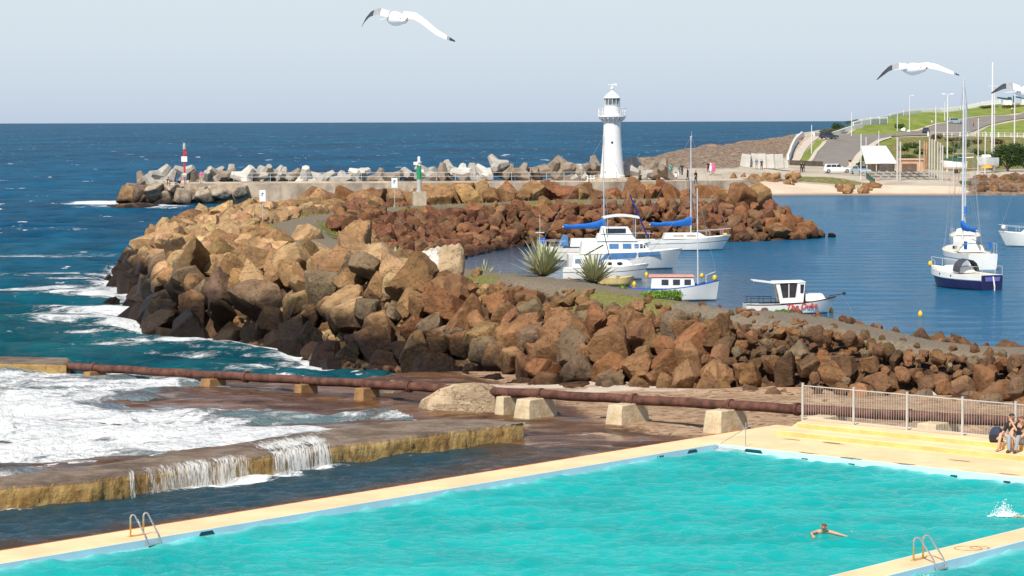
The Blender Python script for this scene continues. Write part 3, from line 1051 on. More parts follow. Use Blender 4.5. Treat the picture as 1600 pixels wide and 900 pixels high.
ZR = {'sea': (0.5, 1.08), 'top': (0.5, 1.05), 'front': (0.34, 0.88), 'right': (0.18, 0.56), 'inner': (0.28, 0.74), 'outer': (0.7, 1.25), 'tip': (0.5, 0.95)}
cand = np.stack([rk.uniform(-31, 34, 60000), rk.uniform(90, 258, 60000)], 1)
cand = cand[np.abs(cand[:, 0]) < 0.205 * cand[:, 1] + 2]
dT = sdist(cand[:, 0], cand[:, 1], TOE)
cand = cand[(dT < 0.15) & (cand[:, 1] < 256)]
czn, csc, cdp = zones(cand[:, 0], cand[:, 1])
chh = np.maximum(bw_height(cand[:, 0], cand[:, 1]), -0.4)
PY_Y = [92, 97, 104.5, 109.3, 115, 121.5, 131, 145, 160, 176, 190]
PY_X = [29, 23, 14.5, 10.5, 6, 2.0, -3, -7.5, -11, -14, -16]
info = []
for (x, y), zn, sc_, dp, hh in zip(cand, czn, csc, cdp, chh):
    a, b_ = ZR[zn]
    r = a + (b_ - a) * rk.random() ** 1.5
    if zn == 'front':
        r *= float(np.interp(x, [-8, 0, 7], [1.2, 1.0, 0.8]))
    if zn in ('front', 'right') and sc_ < 0.9:
        r *= 0.72 if zn == 'front' else 0.55
    clear = {'front': 2.6, 'right': 1.6, 'sea': 2.6, 'top': 2.4, 'outer': 2.9, 'tip': 1.0, 'inner': 2.2}[zn]
    if zn == 'inner' and y < 150:
        clear = 3.6
    if (zn == 'top' and y < 150 and x > -5) or (zn == 'front' and x > -3 and sc_ < -0.5) or (zn == 'right' and sc_ < -1.3):
        continue
    if 92 < y < 200 and x > np.interp(y, PY_Y, PY_X) + 1.0 and (sc_ < 0.7 or (x > 7 and rk.random() < 0.93)):
        continue
    if 92 < y < 200 and x > np.interp(y, PY_Y, PY_X) + 1.0:
        r = min(r, 0.5)
        hh -= 0.3
    if dp < clear + r * 0.6 or (zn == 'inner' and x > 2 and y < 150 and sc_ < 0.8):
        continue
    lift = {'front': -0.12, 'right': -0.15, 'inner': -0.1, 'sea': 0.08, 'top': -0.05, 'outer': 0.3, 'tip': 0.15}[zn]
    info.append((r, x, y, zn, hh + rk.uniform(-0.28, 0.22) * r + (lift - (0.45 * max(0, 1 - sc_ / 2.0) if zn in ('front', 'right') and x > -3 else 0)) * r))
info.sort(key=lambda t: -t[0] + 0.35 * rk.random())
PXY = np.array([[q['x'], q['y'], q['r']] for q in placed])
px, py, pr = list(PXY[:, 0]), list(PXY[:, 1]), list(PXY[:, 2])
for (r, x, y, zn, zq) in info:
    ax, ay, ar = np.array(px), np.array(py), np.array(pr)
    dd = np.hypot(ax - x, ay - y)
    f = 0.63 if zn in ('right', 'inner', 'tip') else 0.73
    if np.all(dd > f * (ar + r)):
        put(x, y, r, zn, z=zq)
        px.append(x)
        py.append(y)
        pr.append(r)
# single stones lying on the path edge, on the shelf and off the tip in the water
for (x, y, wpx, tn, zl) in [(1338, 498, 40, 'rust', 2.7), (1430, 507, 14, 'brown', 2.4), (1560, 527, 22, 'rust', 2.2), (1500, 522, 10, 'brown', 2.2),
                            (1120, 472, 22, 'rust', 3.0), (985, 446, 22, 'tan', 3.4), (1300, 370, 14, 'umber', 0.05), (203, 483, 30, 'umber', 0.15),
                            (172, 474, 22, 'umber', 0.1), (170, 440, 18, 'umber', 0.1), (520, 572, 34, 'umber', 0.1), (1595, 528, 20, 'rust', 2.2), (660, 395, 22, 'red', 1.5),
                            (1245, 505, 16, 'brown', 2.8), (1060, 470, 14, 'rust', 3.2), (1010, 445, 20, 'red', 3.3), (460, 553, 40, 'umber', 0.1), (1375, 512, 12, 'brown', 2.5)]:
    q = PZ(x, y, zl)
    if tn != 'umber':
        q = Vector(ray_ground(x, y))
        zl = ground_z(q.x, q.y)
    put(q.x, q.y, wpx * q.y / FPX / 2, 'sea' if tn == 'umber' else 'right', tn, z=zl + 0.02, key=True)

# visible size of each boulder in the photo
BW_, BH_ = 800, 450
buf = np.full((BH_, BW_), -1, int)
P3 = np.array([[q['x'], q['y'], q['z']] for q in placed])
pr_ = proj(P3)
order = np.argsort(-pr_[:, 2])
yy, xx = np.mgrid[0:BH_, 0:BW_]
for i in order:
    cx, cy, rr = pr_[i, 0] / 2, pr_[i, 1] / 2, placed[i]['r'] * FPX / pr_[i, 2] / 2 * 0.95
    x0, x1, y0, y1 = int(max(cx - rr, 0)), int(min(cx + rr + 1, BW_)), int(max(cy - rr, 0)), int(min(cy + rr + 1, BH_))
    if x1 <= x0 or y1 <= y0:
        continue
    s_ = buf[y0:y1, x0:x1]
    mk = (xx[y0:y1, x0:x1] - cx) ** 2 + (yy[y0:y1, x0:x1] - cy) ** 2 <= rr * rr
    s_[mk] = i
vis = np.bincount(buf[buf >= 0], minlength=len(placed))
rank = np.argsort(-vis)
solo = set(int(i) for i in rank[:298])
print('BOULDERS', len(placed), 'smallest solo px', vis[rank[297]])

LAND = [('the grey path with the tall white sign', 410, 330), ('the white-stained boulder', 690, 425), ('the big spiky flax plant', 850, 412),
        ('the green beacon', 655, 300), ('the seaward splash', 215, 500), ('the rusty pipe end', 110, 570), ('the low round bush', 1040, 465),
        ('the first pale pipe block', 845, 625), ('the second pale pipe block', 985, 640), ('the third pale pipe block', 1138, 650),
        ('the first fence post', 1254, 620), ('the seated couple', 1580, 650), ('the yacht with blue sail cover', 1078, 370),
        ('the small work boat', 1235, 480), ('the flat pale slab', 720, 620), ('the middle fence posts', 1415, 640), ('the lighthouse', 955, 285),
        ('the far arm tip', 1270, 360), ('the left end of the arm', 240, 400), ('the lone white sign', 616, 300), ('the small flax clump', 755, 405)]
ZNAME = {'sea': "on the seaward face", 'top': "on the flat top", 'front': "on the front slope", 'right': "in the rubble slope",
         'inner': "on the inner harbour slope", 'outer': "along the far path edge", 'tip': "at the far arm tip"}
TNAME = {'sand': 'sandy yellow', 'tan': 'tan', 'brown': 'brown', 'rust': 'rusty orange', 'grey': 'grey brown', 'red': 'reddish', 'umber': 'dark brown',
         'pale': 'pale streaked', 'white': 'white'}
SIZES = ['largest', 'second largest', 'third largest', 'fourth largest', 'fifth largest', 'sixth largest', 'seventh largest', 'eighth largest', 'ninth largest', 'tenth largest',
         'eleventh largest', 'twelfth largest']
keyed = {}
for i in sorted(solo, key=lambda j: -vis[j]):
    q = placed[i]
    x, y = pr_[i, 0], pr_[i, 1]
    L = min(LAND, key=lambda l: (l[1] - x) ** 2 + ((l[2] - y) * 1.6) ** 2)
    dx, dy = x - L[1], y - L[2]
    if abs(dx) > 1.2 * abs(dy):
        rel_ = 'right of' if dx > 0 else 'left of'
    else:
        rel_ = 'below' if dy > 0 else 'above'
    col_ = TNAME[q['tn']] if q['z'] > q['tide'] + 0.2 or q['tn'] in ('white', 'pale') else 'wet dark'
    keyed.setdefault((col_, ZNAME[q['zone']], rel_, L[0]), []).append(i)
labels = {}
for (col_, zn, rel_, ln), ids in keyed.items():
    for k, i in enumerate(ids):
        pre = (SIZES[min(k, 11)] + ' ') if len(ids) > 1 else ''
        labels[i] = f'{pre}{col_} boulder {zn}, {rel_} {ln}'
        if len(labels[i].split()) > 16:
            labels[i] = f'{pre}{col_} boulder {rel_} {ln}'

stuffV, stuffF, stuffC, off = [], [], [], 0
for i, q in enumerate(placed):
    small = vis[i] < 12
    V, F = rock_verts(rk, q['r'], 2 if small else (4 if vis[i] > 160 else 3), q['asp'])
    col = np.concatenate([np.clip(q['tint'], 0, 1), [q['tide'] / 4.0]])
    if i in solo:
        lo = V[:, 2].min()
        o = arrmesh('boulder', V - np.array([0, 0, lo]), F, STONE)
        o.data.set_sharp_from_angle(angle=R(24))
        o.location = (q['x'], q['y'], q['z'] + lo)
        cc = np.tile(col, (len(V), 1))
        if q['tn'] == 'pale':
            st_ = (V[:, 0] < -0.1 * q['r']) & (vnoise(V[:, 1] * 3, V[:, 2] * 3, 1.0, 3) > -0.25)
            cc[st_, :3] = (0.72, 0.68, 0.62)
        attr_c(o, 'tint', cc)
        tag(o, labels[i], 'boulder', 'boulders heaped on the breakwater')
    else:
        if vis[i] == 0 and rk.random() < 0.35:
            continue
        stuffV.append(V + np.array([q['x'], q['y'], q['z']]))
        stuffF.append(F + off)
        stuffC.append(np.tile(col, (len(V), 1)))
        off += len(V)
# rubble and gravel-size stones between them
rx_, ry_ = rk.uniform(-14, 24, 8200), rk.uniform(91, 132, 8200)
sw = rk.random(8200) < 0.35
rx_[sw], ry_[sw] = rk.uniform(-13, 26, sw.sum()), rk.uniform(205, 247, sw.sum())
rzn, _, rdp = zones(rx_, ry_)
rdt = sdist(rx_, ry_, TOE)
for x, y, zn, dp_, dt_ in zip(rx_, ry_, rzn, rdp, rdt):
    if abs(x) > 0.205 * y + 1 or dt_ > 0.5 or dp_ < (0.9 if x > 9 else 1.3) or (dp_ < 2.3 and rk.random() < (0.6 if x > 9 else 0.88)):
        continue
    r = rk.uniform(0.06, 0.22) if zn in ('right', 'front', 'inner') else rk.uniform(0.1, 0.3)
    V, F = rock_verts(rk, r, 2)
    _, tv = tint_for(zn)
    stuffV.append(V + np.array([x, y, max(ground_z(x, y), 0.0) + r * 0.3]))
    stuffF.append(F + off)
    stuffC.append(np.tile(np.concatenate([np.clip(tv, 0, 1), [0.1]]), (len(V), 1)))
    off += len(V)
o = arrmesh('rubble', np.concatenate(stuffV), np.concatenate(stuffF), STONE)
o.data.set_sharp_from_angle(angle=R(28))
attr_c(o, 'tint', np.concatenate(stuffC))
tag(o, 'heaped small rubble between the boulders of the breakwater', 'rubble', kind='stuff')


# ------------------------------------------------------------------ single worked stones
def one_rock(name, px_, z, size, label, cat, tint, group=None, seed=1, tilt=0.15, tide=0.0, sharp=26, lev=4):
    r = np.random.default_rng(seed)
    q = PZ(px_[0], px_[1], z)
    V, F = rock_verts(r, 1.0, lev, np.array(size) / 1.12 / 0.78, tilt, sharp)
    lo = V[:, 2].min()
    o = arrmesh(name, V - np.array([0, 0, lo]), F, STONE)
    o.location = (q.x, q.y, z - 0.12)
    attr_c(o, 'tint', np.tile(np.array([*tint, tide / 4.0]), (len(V), 1)))
    return tag(o, label, cat, group)


# ================================================================== weir wall
m, nt, out = new_mat('weir_concrete')
p = pos(nt)
zc_ = nd(nt, 'ShaderNodeSeparateXYZ', {0: p}).outputs[2]
nz_ = nd(nt, 'ShaderNodeSeparateXYZ', {0: nd(nt, 'ShaderNodeNewGeometry').outputs['True Normal']}).outputs[2]
n1 = noise(nt, 0.8, 6, 0.65, mapping(nt, p, (1, 1, 2)))
n2 = noise(nt, 5, 6, 0.7, mapping(nt, p, (1, 1, 0.6)))
face = mixc(nt, rng_(nt, n1, 0.35, 0.65), (0.29, 0.17, 0.055), (0.44, 0.31, 0.12))
face = mixc(nt, rng_(nt, n2, 0.56, 0.72), face, (0.13, 0.075, 0.03))
top = mixc(nt, rng_(nt, n1, 0.35, 0.65), (0.125, 0.088, 0.06), (0.27, 0.19, 0.12))
top = mixc(nt, rng_(nt, n2, 0.55, 0.72), top, (0.075, 0.055, 0.04))
c = mixc(nt, rng_(nt, nz_, 0.45, 0.75), face, top)
bmp = nd(nt, 'ShaderNodeBump', {'Height': mth(nt, 'ADD', n2, n1), 'Strength': 0.8, 'Distance': 0.12}).outputs[0]
b = nd(nt, 'ShaderNodeBsdfPrincipled', {'Base Color': c, 'Roughness': rng_(nt, mth(nt, 'MULTIPLY', nz_, n1), 0.35, 0.65, 0.8, 0.4), 'Specular IOR Level': 0.3,
                                        'Normal': bmp})
nt.links.new(b.outputs[0], out.inputs[0])
WEIR_M = m
ZT = 0.95
FRONT = [(-200, 775), (0, 762), (140, 752), (200, 743), (300, 729), (400, 715), (520, 697), (640, 683), (730, 672), (800, 664.5), (819, 661)]
BACK = [(-200, 757), (0, 743), (140, 727), (200, 716), (300, 699), (400, 686), (520, 668), (620, 657), (700, 652), (790, 655), (815, 658)]


def resample(pts, n):
    pts = [Vector((x, y, 0)) for x, y in pts]
    L = [0]
    for a, b_ in zip(pts, pts[1:]):
        L.append(L[-1] + (b_ - a).length)
    o_ = []
    for k in range(n):
        t = L[-1] * k / (n - 1)
        j = max(i for i in range(len(L) - 1) if L[i] <= t + 1e-9)
        u = (t - L[j]) / (L[j + 1] - L[j])
        o_.append(pts[j].lerp(pts[j + 1], u))
    return o_


NW = 420
fw, bk = resample(poly_px(FRONT, ZT), NW), resample(poly_px(BACK, ZT), NW)
secs = []
for k in range(NW):
    f_, b_ = fw[k], bk[k]
    dr = (b_ - f_).normalized()
    row = []
    prof = [(-0.06, -0.5), (-0.03, 0.2), (0.0, 0.45), (0.0, 0.62), (0.02, 0.75), (0.05, 0.88), (0.14, ZT)]
    for (o_, z_) in prof:
        q = f_ + dr * o_
        nn = float(vnoise(np.array([k * 0.22]), np.array([z_ * 4.0]), 1.6, 7)[0])
        n2_ = float(vnoise(np.array([k * 0.22 * 3]), np.array([z_ * 9.0]), 1.3, 17)[0])
        q = q + dr * (-0.10 * nn - 0.06 * n2_)
        row.append((q.x, q.y, z_ + (0.035 * nn if z_ > 0.7 else 0)))
    for u in np.linspace(0.08, 1.0, 8):
        q = f_.lerp(b_, float(u))
        nn = float(vnoise(np.array([q.x]), np.array([q.y]), 0.9, 27)[0])
        row.append((q.x, q.y, ZT + 0.06 * nn - 0.04 * max(0, u - 0.7) / 0.3))
    row.append((b_.x + dr.x * 0.1, b_.y + dr.y * 0.1, 0.3))
    row.append((b_.x + dr.x * 0.1, b_.y + dr.y * 0.1, -0.5))
    secs.append(row)
mb = MB().loft(secs)
wo_ = mb.build('weir_wall', WEIR_M, smooth=True, angle=70)
tag(wo_, 'long low ochre concrete weir wall with water spilling over it', 'wall')

# water falling over the weir and sliding across its crown
m, nt, out = new_mat('falling_water')
p = pos(nt)
tc = nd(nt, 'ShaderNodeUVMap', uv_map='flow').outputs[0]
n1 = noise(nt, 1.0, 5, 0.7, mapping(nt, tc, (11.0, 1.5, 1)), 1.1)
n2 = noise(nt, 1.0, 4, 0.7, mapping(nt, tc, (1.3, 0.3, 1)))
th = nd(nt, 'ShaderNodeAttribute', attribute_name='thick').outputs['Fac']
al = rng_(nt, mth(nt, 'ADD', mth(nt, 'ADD', mth(nt, 'MULTIPLY', n1, 0.75), mth(nt, 'MULTIPLY', n2, 0.25)), mth(nt, 'MULTIPLY', th, 0.40)), 0.66, 0.88)
df = nd(nt, 'ShaderNodeBsdfPrincipled', {'Base Color': (0.72, 0.71, 0.67, 1), 'Roughness': 0.5})
tr = nd(nt, 'ShaderNodeBsdfTransparent')
mx = nd(nt, 'ShaderNodeMixShader', {0: al, 1: tr.outputs[0], 2: df.outputs[0]})
nt.links.new(mx.outputs[0], out.inputs[0])
FALL_M = m
fx_px = proj(np.array([[q.x, q.y, ZT] for q in fw]))[:, 0]
rowsV, TH, UV = [], [], []
for k in range(NW):
    x = fx_px[k]
    th_ = 0.0
    for (c_, w_, s_) in [(206, 5, 0.7), (236, 16, 0.5), (270, 30, 0.66), (312, 32, 0.72), (350, 26, 0.72), (378, 16, 0.55), (436, 16, 0.66), (466, 28, 0.78), (502, 18, 0.78)]:
        th_ = max(th_, s_ * math.exp(-((x - c_) / w_) ** 4))
    f_, b_ = fw[k], bk[k]
    dr = (b_ - f_).normalized()
    rw = []
    for (o_, z_, ts) in [(3.0, ZT + 0.08, 0.0), (2.0, ZT + 0.085, 0.55), (1.1, ZT + 0.09, 0.75), (0.4, ZT + 0.085, 0.85), (0.02, ZT + 0.05, 1.0), (-0.16, ZT - 0.10, 1.0),
                         (-0.24, 0.62, 1.0), (-0.29, 0.42, 1.05), (-0.33, 0.24, 1.1)]:
        q = f_ + dr * o_
        rw.append((q.x, q.y, z_))
        wide = 1.0 if o_ < 0.5 else (0.9 if 395 < x < 540 else 0.25)
        TH.append(min(1.0, th_ * ts * wide + (0.35 if (o_ > 0.9 and 400 < x < 560) else 0)))
        UV.append((k * 0.07, -o_ - z_))
    rowsV.extend(rw)
fo_ = arrmesh('falling_water', rowsV, grid_faces(NW, 9), FALL_M)
attr_f(fo_, 'thick', TH)
uvl = fo_.data.uv_layers.new(name='flow')
li = np.empty(len(fo_.data.loops), np.int32)
fo_.data.loops.foreach_get('vertex_index', li)
uvl.data.foreach_set('uv', np.array(UV, np.float32)[li].ravel())
tag(fo_, 'white water streaming over the edge of the weir wall', kind='structure')

# ================================================================== pipe and its supports
RUST = pbr('rusty_iron', (0.115, 0.052, 0.038), 0.85, var=0.45, scale=2.6, bump=0.5, bscale=16, spec=0.25, grime=0.5, grimecol=(0.27, 0.12, 0.06))
PCON = pbr('stained_concrete', (0.60, 0.50, 0.33), 0.9, var=0.18, scale=1.6, bump=0.5, bscale=9, spec=0.2, grime=0.75, grimecol=(0.36, 0.17, 0.045))


def pipe_pt(x, y):
    """point of the straight pipe seen at this photo position"""
    d_ = ray(x, y)
    # vertical plane through the plan line Y = 94.8 - 0.81 X
    t = 94.8 / (d_[1] + 0.81 * d_[0])
    return Vector(CAM + d_ * t)


q0, q1 = pipe_pt(102, 572.5), pipe_pt(1600, 660)
root = thing('rusty_pipe', 'long rusty brown pipe carried on concrete blocks across the rock shelf', 'pipe', (q0.x, q0.y, 0))
dq = q1 - q0
RP = 0.170
mb = MB()
n_ = 60
mb.tube([q0 - root.location + dq * (1.12 * k / n_) + Vector((0, 0, 0.015 * math.sin(k * 1.7))) for k in range(n_ + 1)], RP, 20)
mb.build('pipe', RUST, root, smooth=True)
for xx_ in (148, 385, 640, 845, 990, 1141, 1246, 1420):
    t = (pipe_pt(xx_, 600) - q0).dot(dq) / dq.dot(dq)
    # solve along the pipe for the photo column
    ts = np.linspace(0, 1.1, 2000)
    cols_ = proj(np.array([[*(q0 + dq * float(u))] for u in ts]))[:, 0]
    u = float(ts[np.argmin(np.abs(cols_ - xx_))])
    c_ = q0 + dq * u - root.location
    dn = dq.normalized()
    f = MB().tube([c_ - dn * 0.06, c_ + dn * 0.06], RP + 0.055, 20)
    f.build('pipe_joint', RUST, root, smooth=True)
perp = Vector((-dq.y, dq.x, 0)).normalized()
PIPE_U = lambda xx_: float(ts[np.argmin(np.abs(cols_ - xx_))])
WHERE = [(150, 'low ochre pipe block nearest the surf end of the pipe', 0.55, 0.5), (335, 'squat ochre pipe block at the edge of the white surf', 0.7, 0.6),
         (480, 'small rusty orange pipe block left of the pale slab', 0.5, 0.5), (575, 'orange square pipe block just left of the grey wedge stone', 0.62, 0.6),
         (795, 'pale pipe block half hidden beside the flat pale slab', 0.5, 0.9), (842, 'pale tapered pipe block right of the flat pale slab', 0.85, 1.0),
         (985, 'cream tapered pipe block standing alone in mid shelf', 0.85, 1.0), (1138, 'cream pipe block with rust streak behind the pool corner', 0.9, 1.0),
         (1296, 'grey pipe block behind the first fence panel', 0.95, 1.0), (1470, 'grey pipe block behind the third fence panel', 0.95, 1.0)]
for k, (xx_, lab, wd, full) in enumerate(WHERE):
    c_ = q0 + dq * PIPE_U(xx_)
    zb = 0.30 if xx_ > 700 else 0.15
    rt = thing('pipe_support', lab, 'pipe support', (c_.x, c_.y, zb), math.atan2(dq.y, dq.x), 'concrete blocks carrying the rusty pipe')
    h = c_.z - RP * 0.7 - zb
    mb = MB()
    top_, bot = wd * 0.36, wd * 0.44
    yf, yb = (-0.95, 0.62) if full == 1.0 else (-0.55, 0.4)
    mb.loft([[(-bot, yf * 1.08, 0), (bot, yf * 1.08, 0), (bot, yb * 1.05, 0), (-bot, yb * 1.05, 0)],
             [(-top_ * 1.04, yf, h * 0.72), (top_ * 1.04, yf, h * 0.72), (top_ * 1.04, yb, h * 0.72), (-top_ * 1.04, yb, h * 0.72)],
             [(-top_, yf * 0.94, h), (top_, yf * 0.94, h), (top_, yb * 0.95, h), (-top_, yb * 0.95, h)]])
    mb.build('concrete_block', PCON if xx_ > 700 else pbr('ochre_block', (0.31, 0.175, 0.07), 0.9, var=0.3, scale=2, bump=0.5, grime=0.5), rt, bevel=0.035)
    mb = MB()
    for s in (-1, 1):
        mb.box((s * top_ * 0.55, 0, h + 0.03), (0.06, 2 * RP + 0.1, 0.10))
    mb.build('saddle', RUST, rt)
mb = MB()
pl_ = poly_px([(-220, 566), (-220, 556), (0, 557), (106, 558.5), (110, 563), (104, 570), (60, 569), (0, 568)], 0.85)
mb.prism(pl_, -0.5, 0.85)
sl_ = mb.build('concrete_slab', WEIR_M, bevel=0.08)
tag(sl_, 'flat wet concrete slab at the seaward end of the pipe', 'slab')

top_px = [(660, 622, 0.85), (684, 607, 1.2), (708, 599, 1.44), (742, 597, 1.5), (770, 599, 1.46), (786, 608, 1.2), (784, 622, 0.85), (762, 629, 0.72), (735, 632, 0.68), (705, 632, 0.68), (680, 631, 0.7)]
tw = [PZ(x, y, z) for x, y, z in top_px]
cen_ = sum(tw, Vector((0, 0, 0))) / len(tw)
r_ = np.random.default_rng(3)
rings = []
for (k, zk) in [(1.06, None), (1.10, 0.25), (1.08, 0.6), (1.02, 0.9), (0.94, 1.0), (0.55, 1.03), (0.12, 1.04)]:
    rg = []
    for i, q in enumerate(tw):
        for f_ in (0.0, 0.5):
            q2 = q.lerp(tw[(i + 1) % len(tw)], f_)
            zq = -0.1 if zk is None else 0.1 + (cen_.z + (q2.z - cen_.z) * min(1, k) - 0.1) * zk
            rg.append((cen_.x + (q2.x - cen_.x) * k + r_.normal() * 0.025, cen_.y + (q2.y - cen_.y) * k + r_.normal() * 0.025, zq + r_.normal() * 0.012))
    rings.append(rg)
o = MB().loft(rings).build('flat_rock', STONE, smooth=True, angle=28)
attr_c(o, 'tint', np.tile(np.array([0.60, 0.47, 0.32, 0.0]), (len(o.data.vertices), 1)))
tag(o, 'flat pale cream slab of rock lying over the rusty pipe', 'rock')
one_rock('weir_stone', (402, 741), 0.2, (0.60, 0.42, 0.36), 'ochre stone lodged against the weir face between two falls', 'rock', (0.40, 0.26, 0.085), seed=21, tilt=0.05)
one_rock('wedge_stone', (610, 622), 0.3, (0.42, 0.3, 0.34), 'grey wedge stone under the pipe beside an orange block', 'rock', (0.33, 0.27, 0.20), seed=6)
one_rock('flat_rock', (935, 684), 0.36, (0.62, 0.9, 0.10), 'flat triangular pinkish stone lying on the wet shelf', 'rock', (0.52, 0.35, 0.25), seed=9, tilt=0.03)
one_rock('flat_rock', (805, 668), 0.34, (0.40, 0.5, 0.12), 'small pale flat stone near the tip of the weir', 'rock', (0.58, 0.47, 0.33), seed=12, tilt=0.03)
one_rock('flat_rock', (828, 682), 0.26, (0.5, 0.6, 0.10), 'low brown stone beside the weir tip in wet algae', 'rock', (0.36, 0.24, 0.16), seed=19, tilt=0.03)

# ================================================================== pool fence
FEN = pbr('fence_paint', (0.50, 0.49, 0.46), 0.45, var=0.05, spec=0.5)
ZF = ZD + 0.34
fpx = [(1254, 663), (1334, 672), (1417, 681), (1504, 690), (1587, 694)]
tpost = []
for (x, y) in fpx:
    # column of the photo crossing the fence line
    best = min(np.linspace(T2 - 3, 40, 3000), key=lambda t_: abs(proj(np.array([[*PF(-D3, t_, ZF)]]))[0, 0] - x))
    tpost.append(float(best))
stp = (tpost[-1] - tpost[0]) / (len(tpost) - 1)
tpost += [tpost[-1] + stp, tpost[-1] + 2 * stp]
f0 = PF(-D3, tpost[0], ZF)
fr = thing('pool_fence', 'grey tubular pool fence behind the yellow steps', 'fence', f0, math.atan2(bv.y, bv.x))
FH = 1.15
for t_ in tpost:
    x = t_ - tpost[0]
    mb = MB().box((x, 0, FH / 2 + 0.01), (0.065, 0.065, FH + 0.06)).box((x, 0, FH + 0.05), (0.075, 0.075, 0.02))
    mb.build('post', FEN, fr, bevel=0.006)
for a, b_ in zip(tpost, tpost[1:]):
    xa, xb = a - tpost[0] + 0.035, b_ - tpost[0] - 0.035
    mb = MB()
    for z_ in (0.09, FH - 0.03):
        mb.box(((xa + xb) / 2, 0, z_), (xb - xa, 0.03, 0.03))
    nb = int((xb - xa) / 0.095)
    for k in range(1, nb):
        x = xa + (xb - xa) * k / nb
        mb.tube([(x, 0, 0.09), (x, 0, FH - 0.03)], 0.0052, 6, cap=False)
    mb.build('panel', FEN, fr)
# ================================================================== boats
WHITE = pbr('white_gelcoat', (0.80, 0.80, 0.77), 0.35, var=0.05, scale=1.2, spec=0.5, grime=0.15, grimecol=(0.45, 0.40, 0.32))
CREAM = pbr('cream_deck', (0.68, 0.64, 0.54), 0.7, var=0.08, scale=2)
NAVY = pbr('navy_hull_paint', (0.018, 0.020, 0.085), 0.3, var=0.15)
BOTT = pbr('antifouling_red', (0.16, 0.055, 0.04), 0.8, var=0.2)
BOTB = pbr('antifouling_dark', (0.03, 0.035, 0.045), 0.8, var=0.2)
BLUEC = pbr('blue_canvas', (0.008, 0.135, 0.50), 0.85, var=0.15, scale=3, bump=0.4, bscale=6)
BLUES = pbr('blue_clears', (0.075, 0.19, 0.40), 0.3, var=0.12, scale=3)
GLASS = pbr('dark_window', (0.025, 0.035, 0.05), 0.08, var=0.2, spec=0.6)
GLASSB = pbr('bluish_window', (0.10, 0.19, 0.30), 0.1, var=0.2, spec=0.6)
BEIGEW = pbr('curtained_window', (0.42, 0.38, 0.29), 0.25, var=0.15)
ALU = pbr('mast_alloy', (0.72, 0.73, 0.74), 0.35, metal=0.25, var=0.05)
WIRE = pbr('rigging_wire', (0.42, 0.43, 0.44), 0.4, metal=0.5, var=0.05)
BLACK = pbr('black_rubber', (0.014, 0.014, 0.016), 0.6, var=0.2)
TEAK = pbr('teak_trim', (0.33, 0.17, 0.07), 0.6, var=0.2)
YEL = pbr('yellow_buoy', (0.80, 0.50, 0.02), 0.5, var=0.1)
YELW = pbr('weathered_yellow', (0.62, 0.48, 0.20), 0.6, var=0.12)
PINKR = pbr('faded_red_roof', (0.55, 0.27, 0.20), 0.75, var=0.15)
DKBLUE = pbr('dark_blue_cloth', (0.012, 0.03, 0.19), 0.8, var=0.15)
REDP = pbr('red_lettering', (0.65, 0.035, 0.03), 0.5, var=0.05)
GREYC = pbr('grey_cloth', (0.05, 0.055, 0.065), 0.8, var=0.2)


HULLS = []


def hull(root, L, B, zb, zs, draft=0.35, bowrake=0.5, transom=0.75, bands=None, top=WHITE, low=BOTB, stripe=None, cap=None, deck=CREAM, full=0.5, deckdrop=0.06):
    """boat hull from stern (-L/2) to bow (+L/2); zb, zs sheer heights at bow and stern"""
    n = 22
    secs, gun = [], []
    stz = 0.62
    for i in range(n):
        t = i / (n - 1)
        if t < full:
            hb = B / 2 * (transom + (1 - transom) * math.sin(t / full * PI / 2))
        else:
            u = (t - full) / (1 - full)
            hb = B / 2 * max(0.015, (1 - u ** 2.3))
        sh = zs + (zb - zs) * t ** 2.0 - 0.05 * math.sin(PI * t)
        x0 = -L / 2 + L * t
        ks = draft * (1 - 0.75 * max(0, t - 0.55) / 0.45)
        prof = [(1.0, sh), (0.995, sh - 0.07), (0.975, sh * stz + 0.05), (0.97, sh * stz), (0.93, 0.14), (0.91, 0.06), (0.6, -0.6 * ks), (0.02, -ks)]
        row = []
        for (w_, z) in prof:
            fl = 1.0 if t < 0.6 else 1 - 0.28 * (1 - max(0, z) / sh) * (t - 0.6) / 0.4
            xr = x0 - bowrake * (1 - max(-0.3, z) / sh) * max(0, (t - 0.55) / 0.45) ** 1.6 + 0.0
            row.append((xr, hb * w_ * fl, z))
        full_row = row + [(x, -y, z) for (x, y, z) in reversed(row)]
        secs.append(full_row)
        gun.append((x0, hb, sh))
    mb = MB()
    k = len(secs[0])
    mb.loft(secs, closed=False, cap=False)
    mats = [top, low, stripe or top, cap or top]
    # material per ring band
    mi = []
    half = len(prof)
    for i in range(n - 1):
        for j in range(k - 1):
            jj = j if j < half - 1 else (k - 2 - j)
            mi.append({0: 3, 2: 2, 5: 1, 6: 1}.get(jj, 0) if jj != half - 1 else 1)
    mb.m = mi
    st = secs[0]
    mb.add(st, [tuple(range(k))], 0)
    o = mb.build('hull', mats, root, smooth=True, angle=50)
    HULLS.append(o)
    dk = MB()
    vs = []
    for (x, hb, sh) in gun:
        vs += [(x - 0.0, hb * 0.97, sh - deckdrop), (x, -hb * 0.97, sh - deckdrop)]
    dk.add(vs, [(2 * i, 2 * i + 1, 2 * i + 3, 2 * i + 2) for i in range(n - 1)])
    dk.build('deck', deck, root)
    return gun


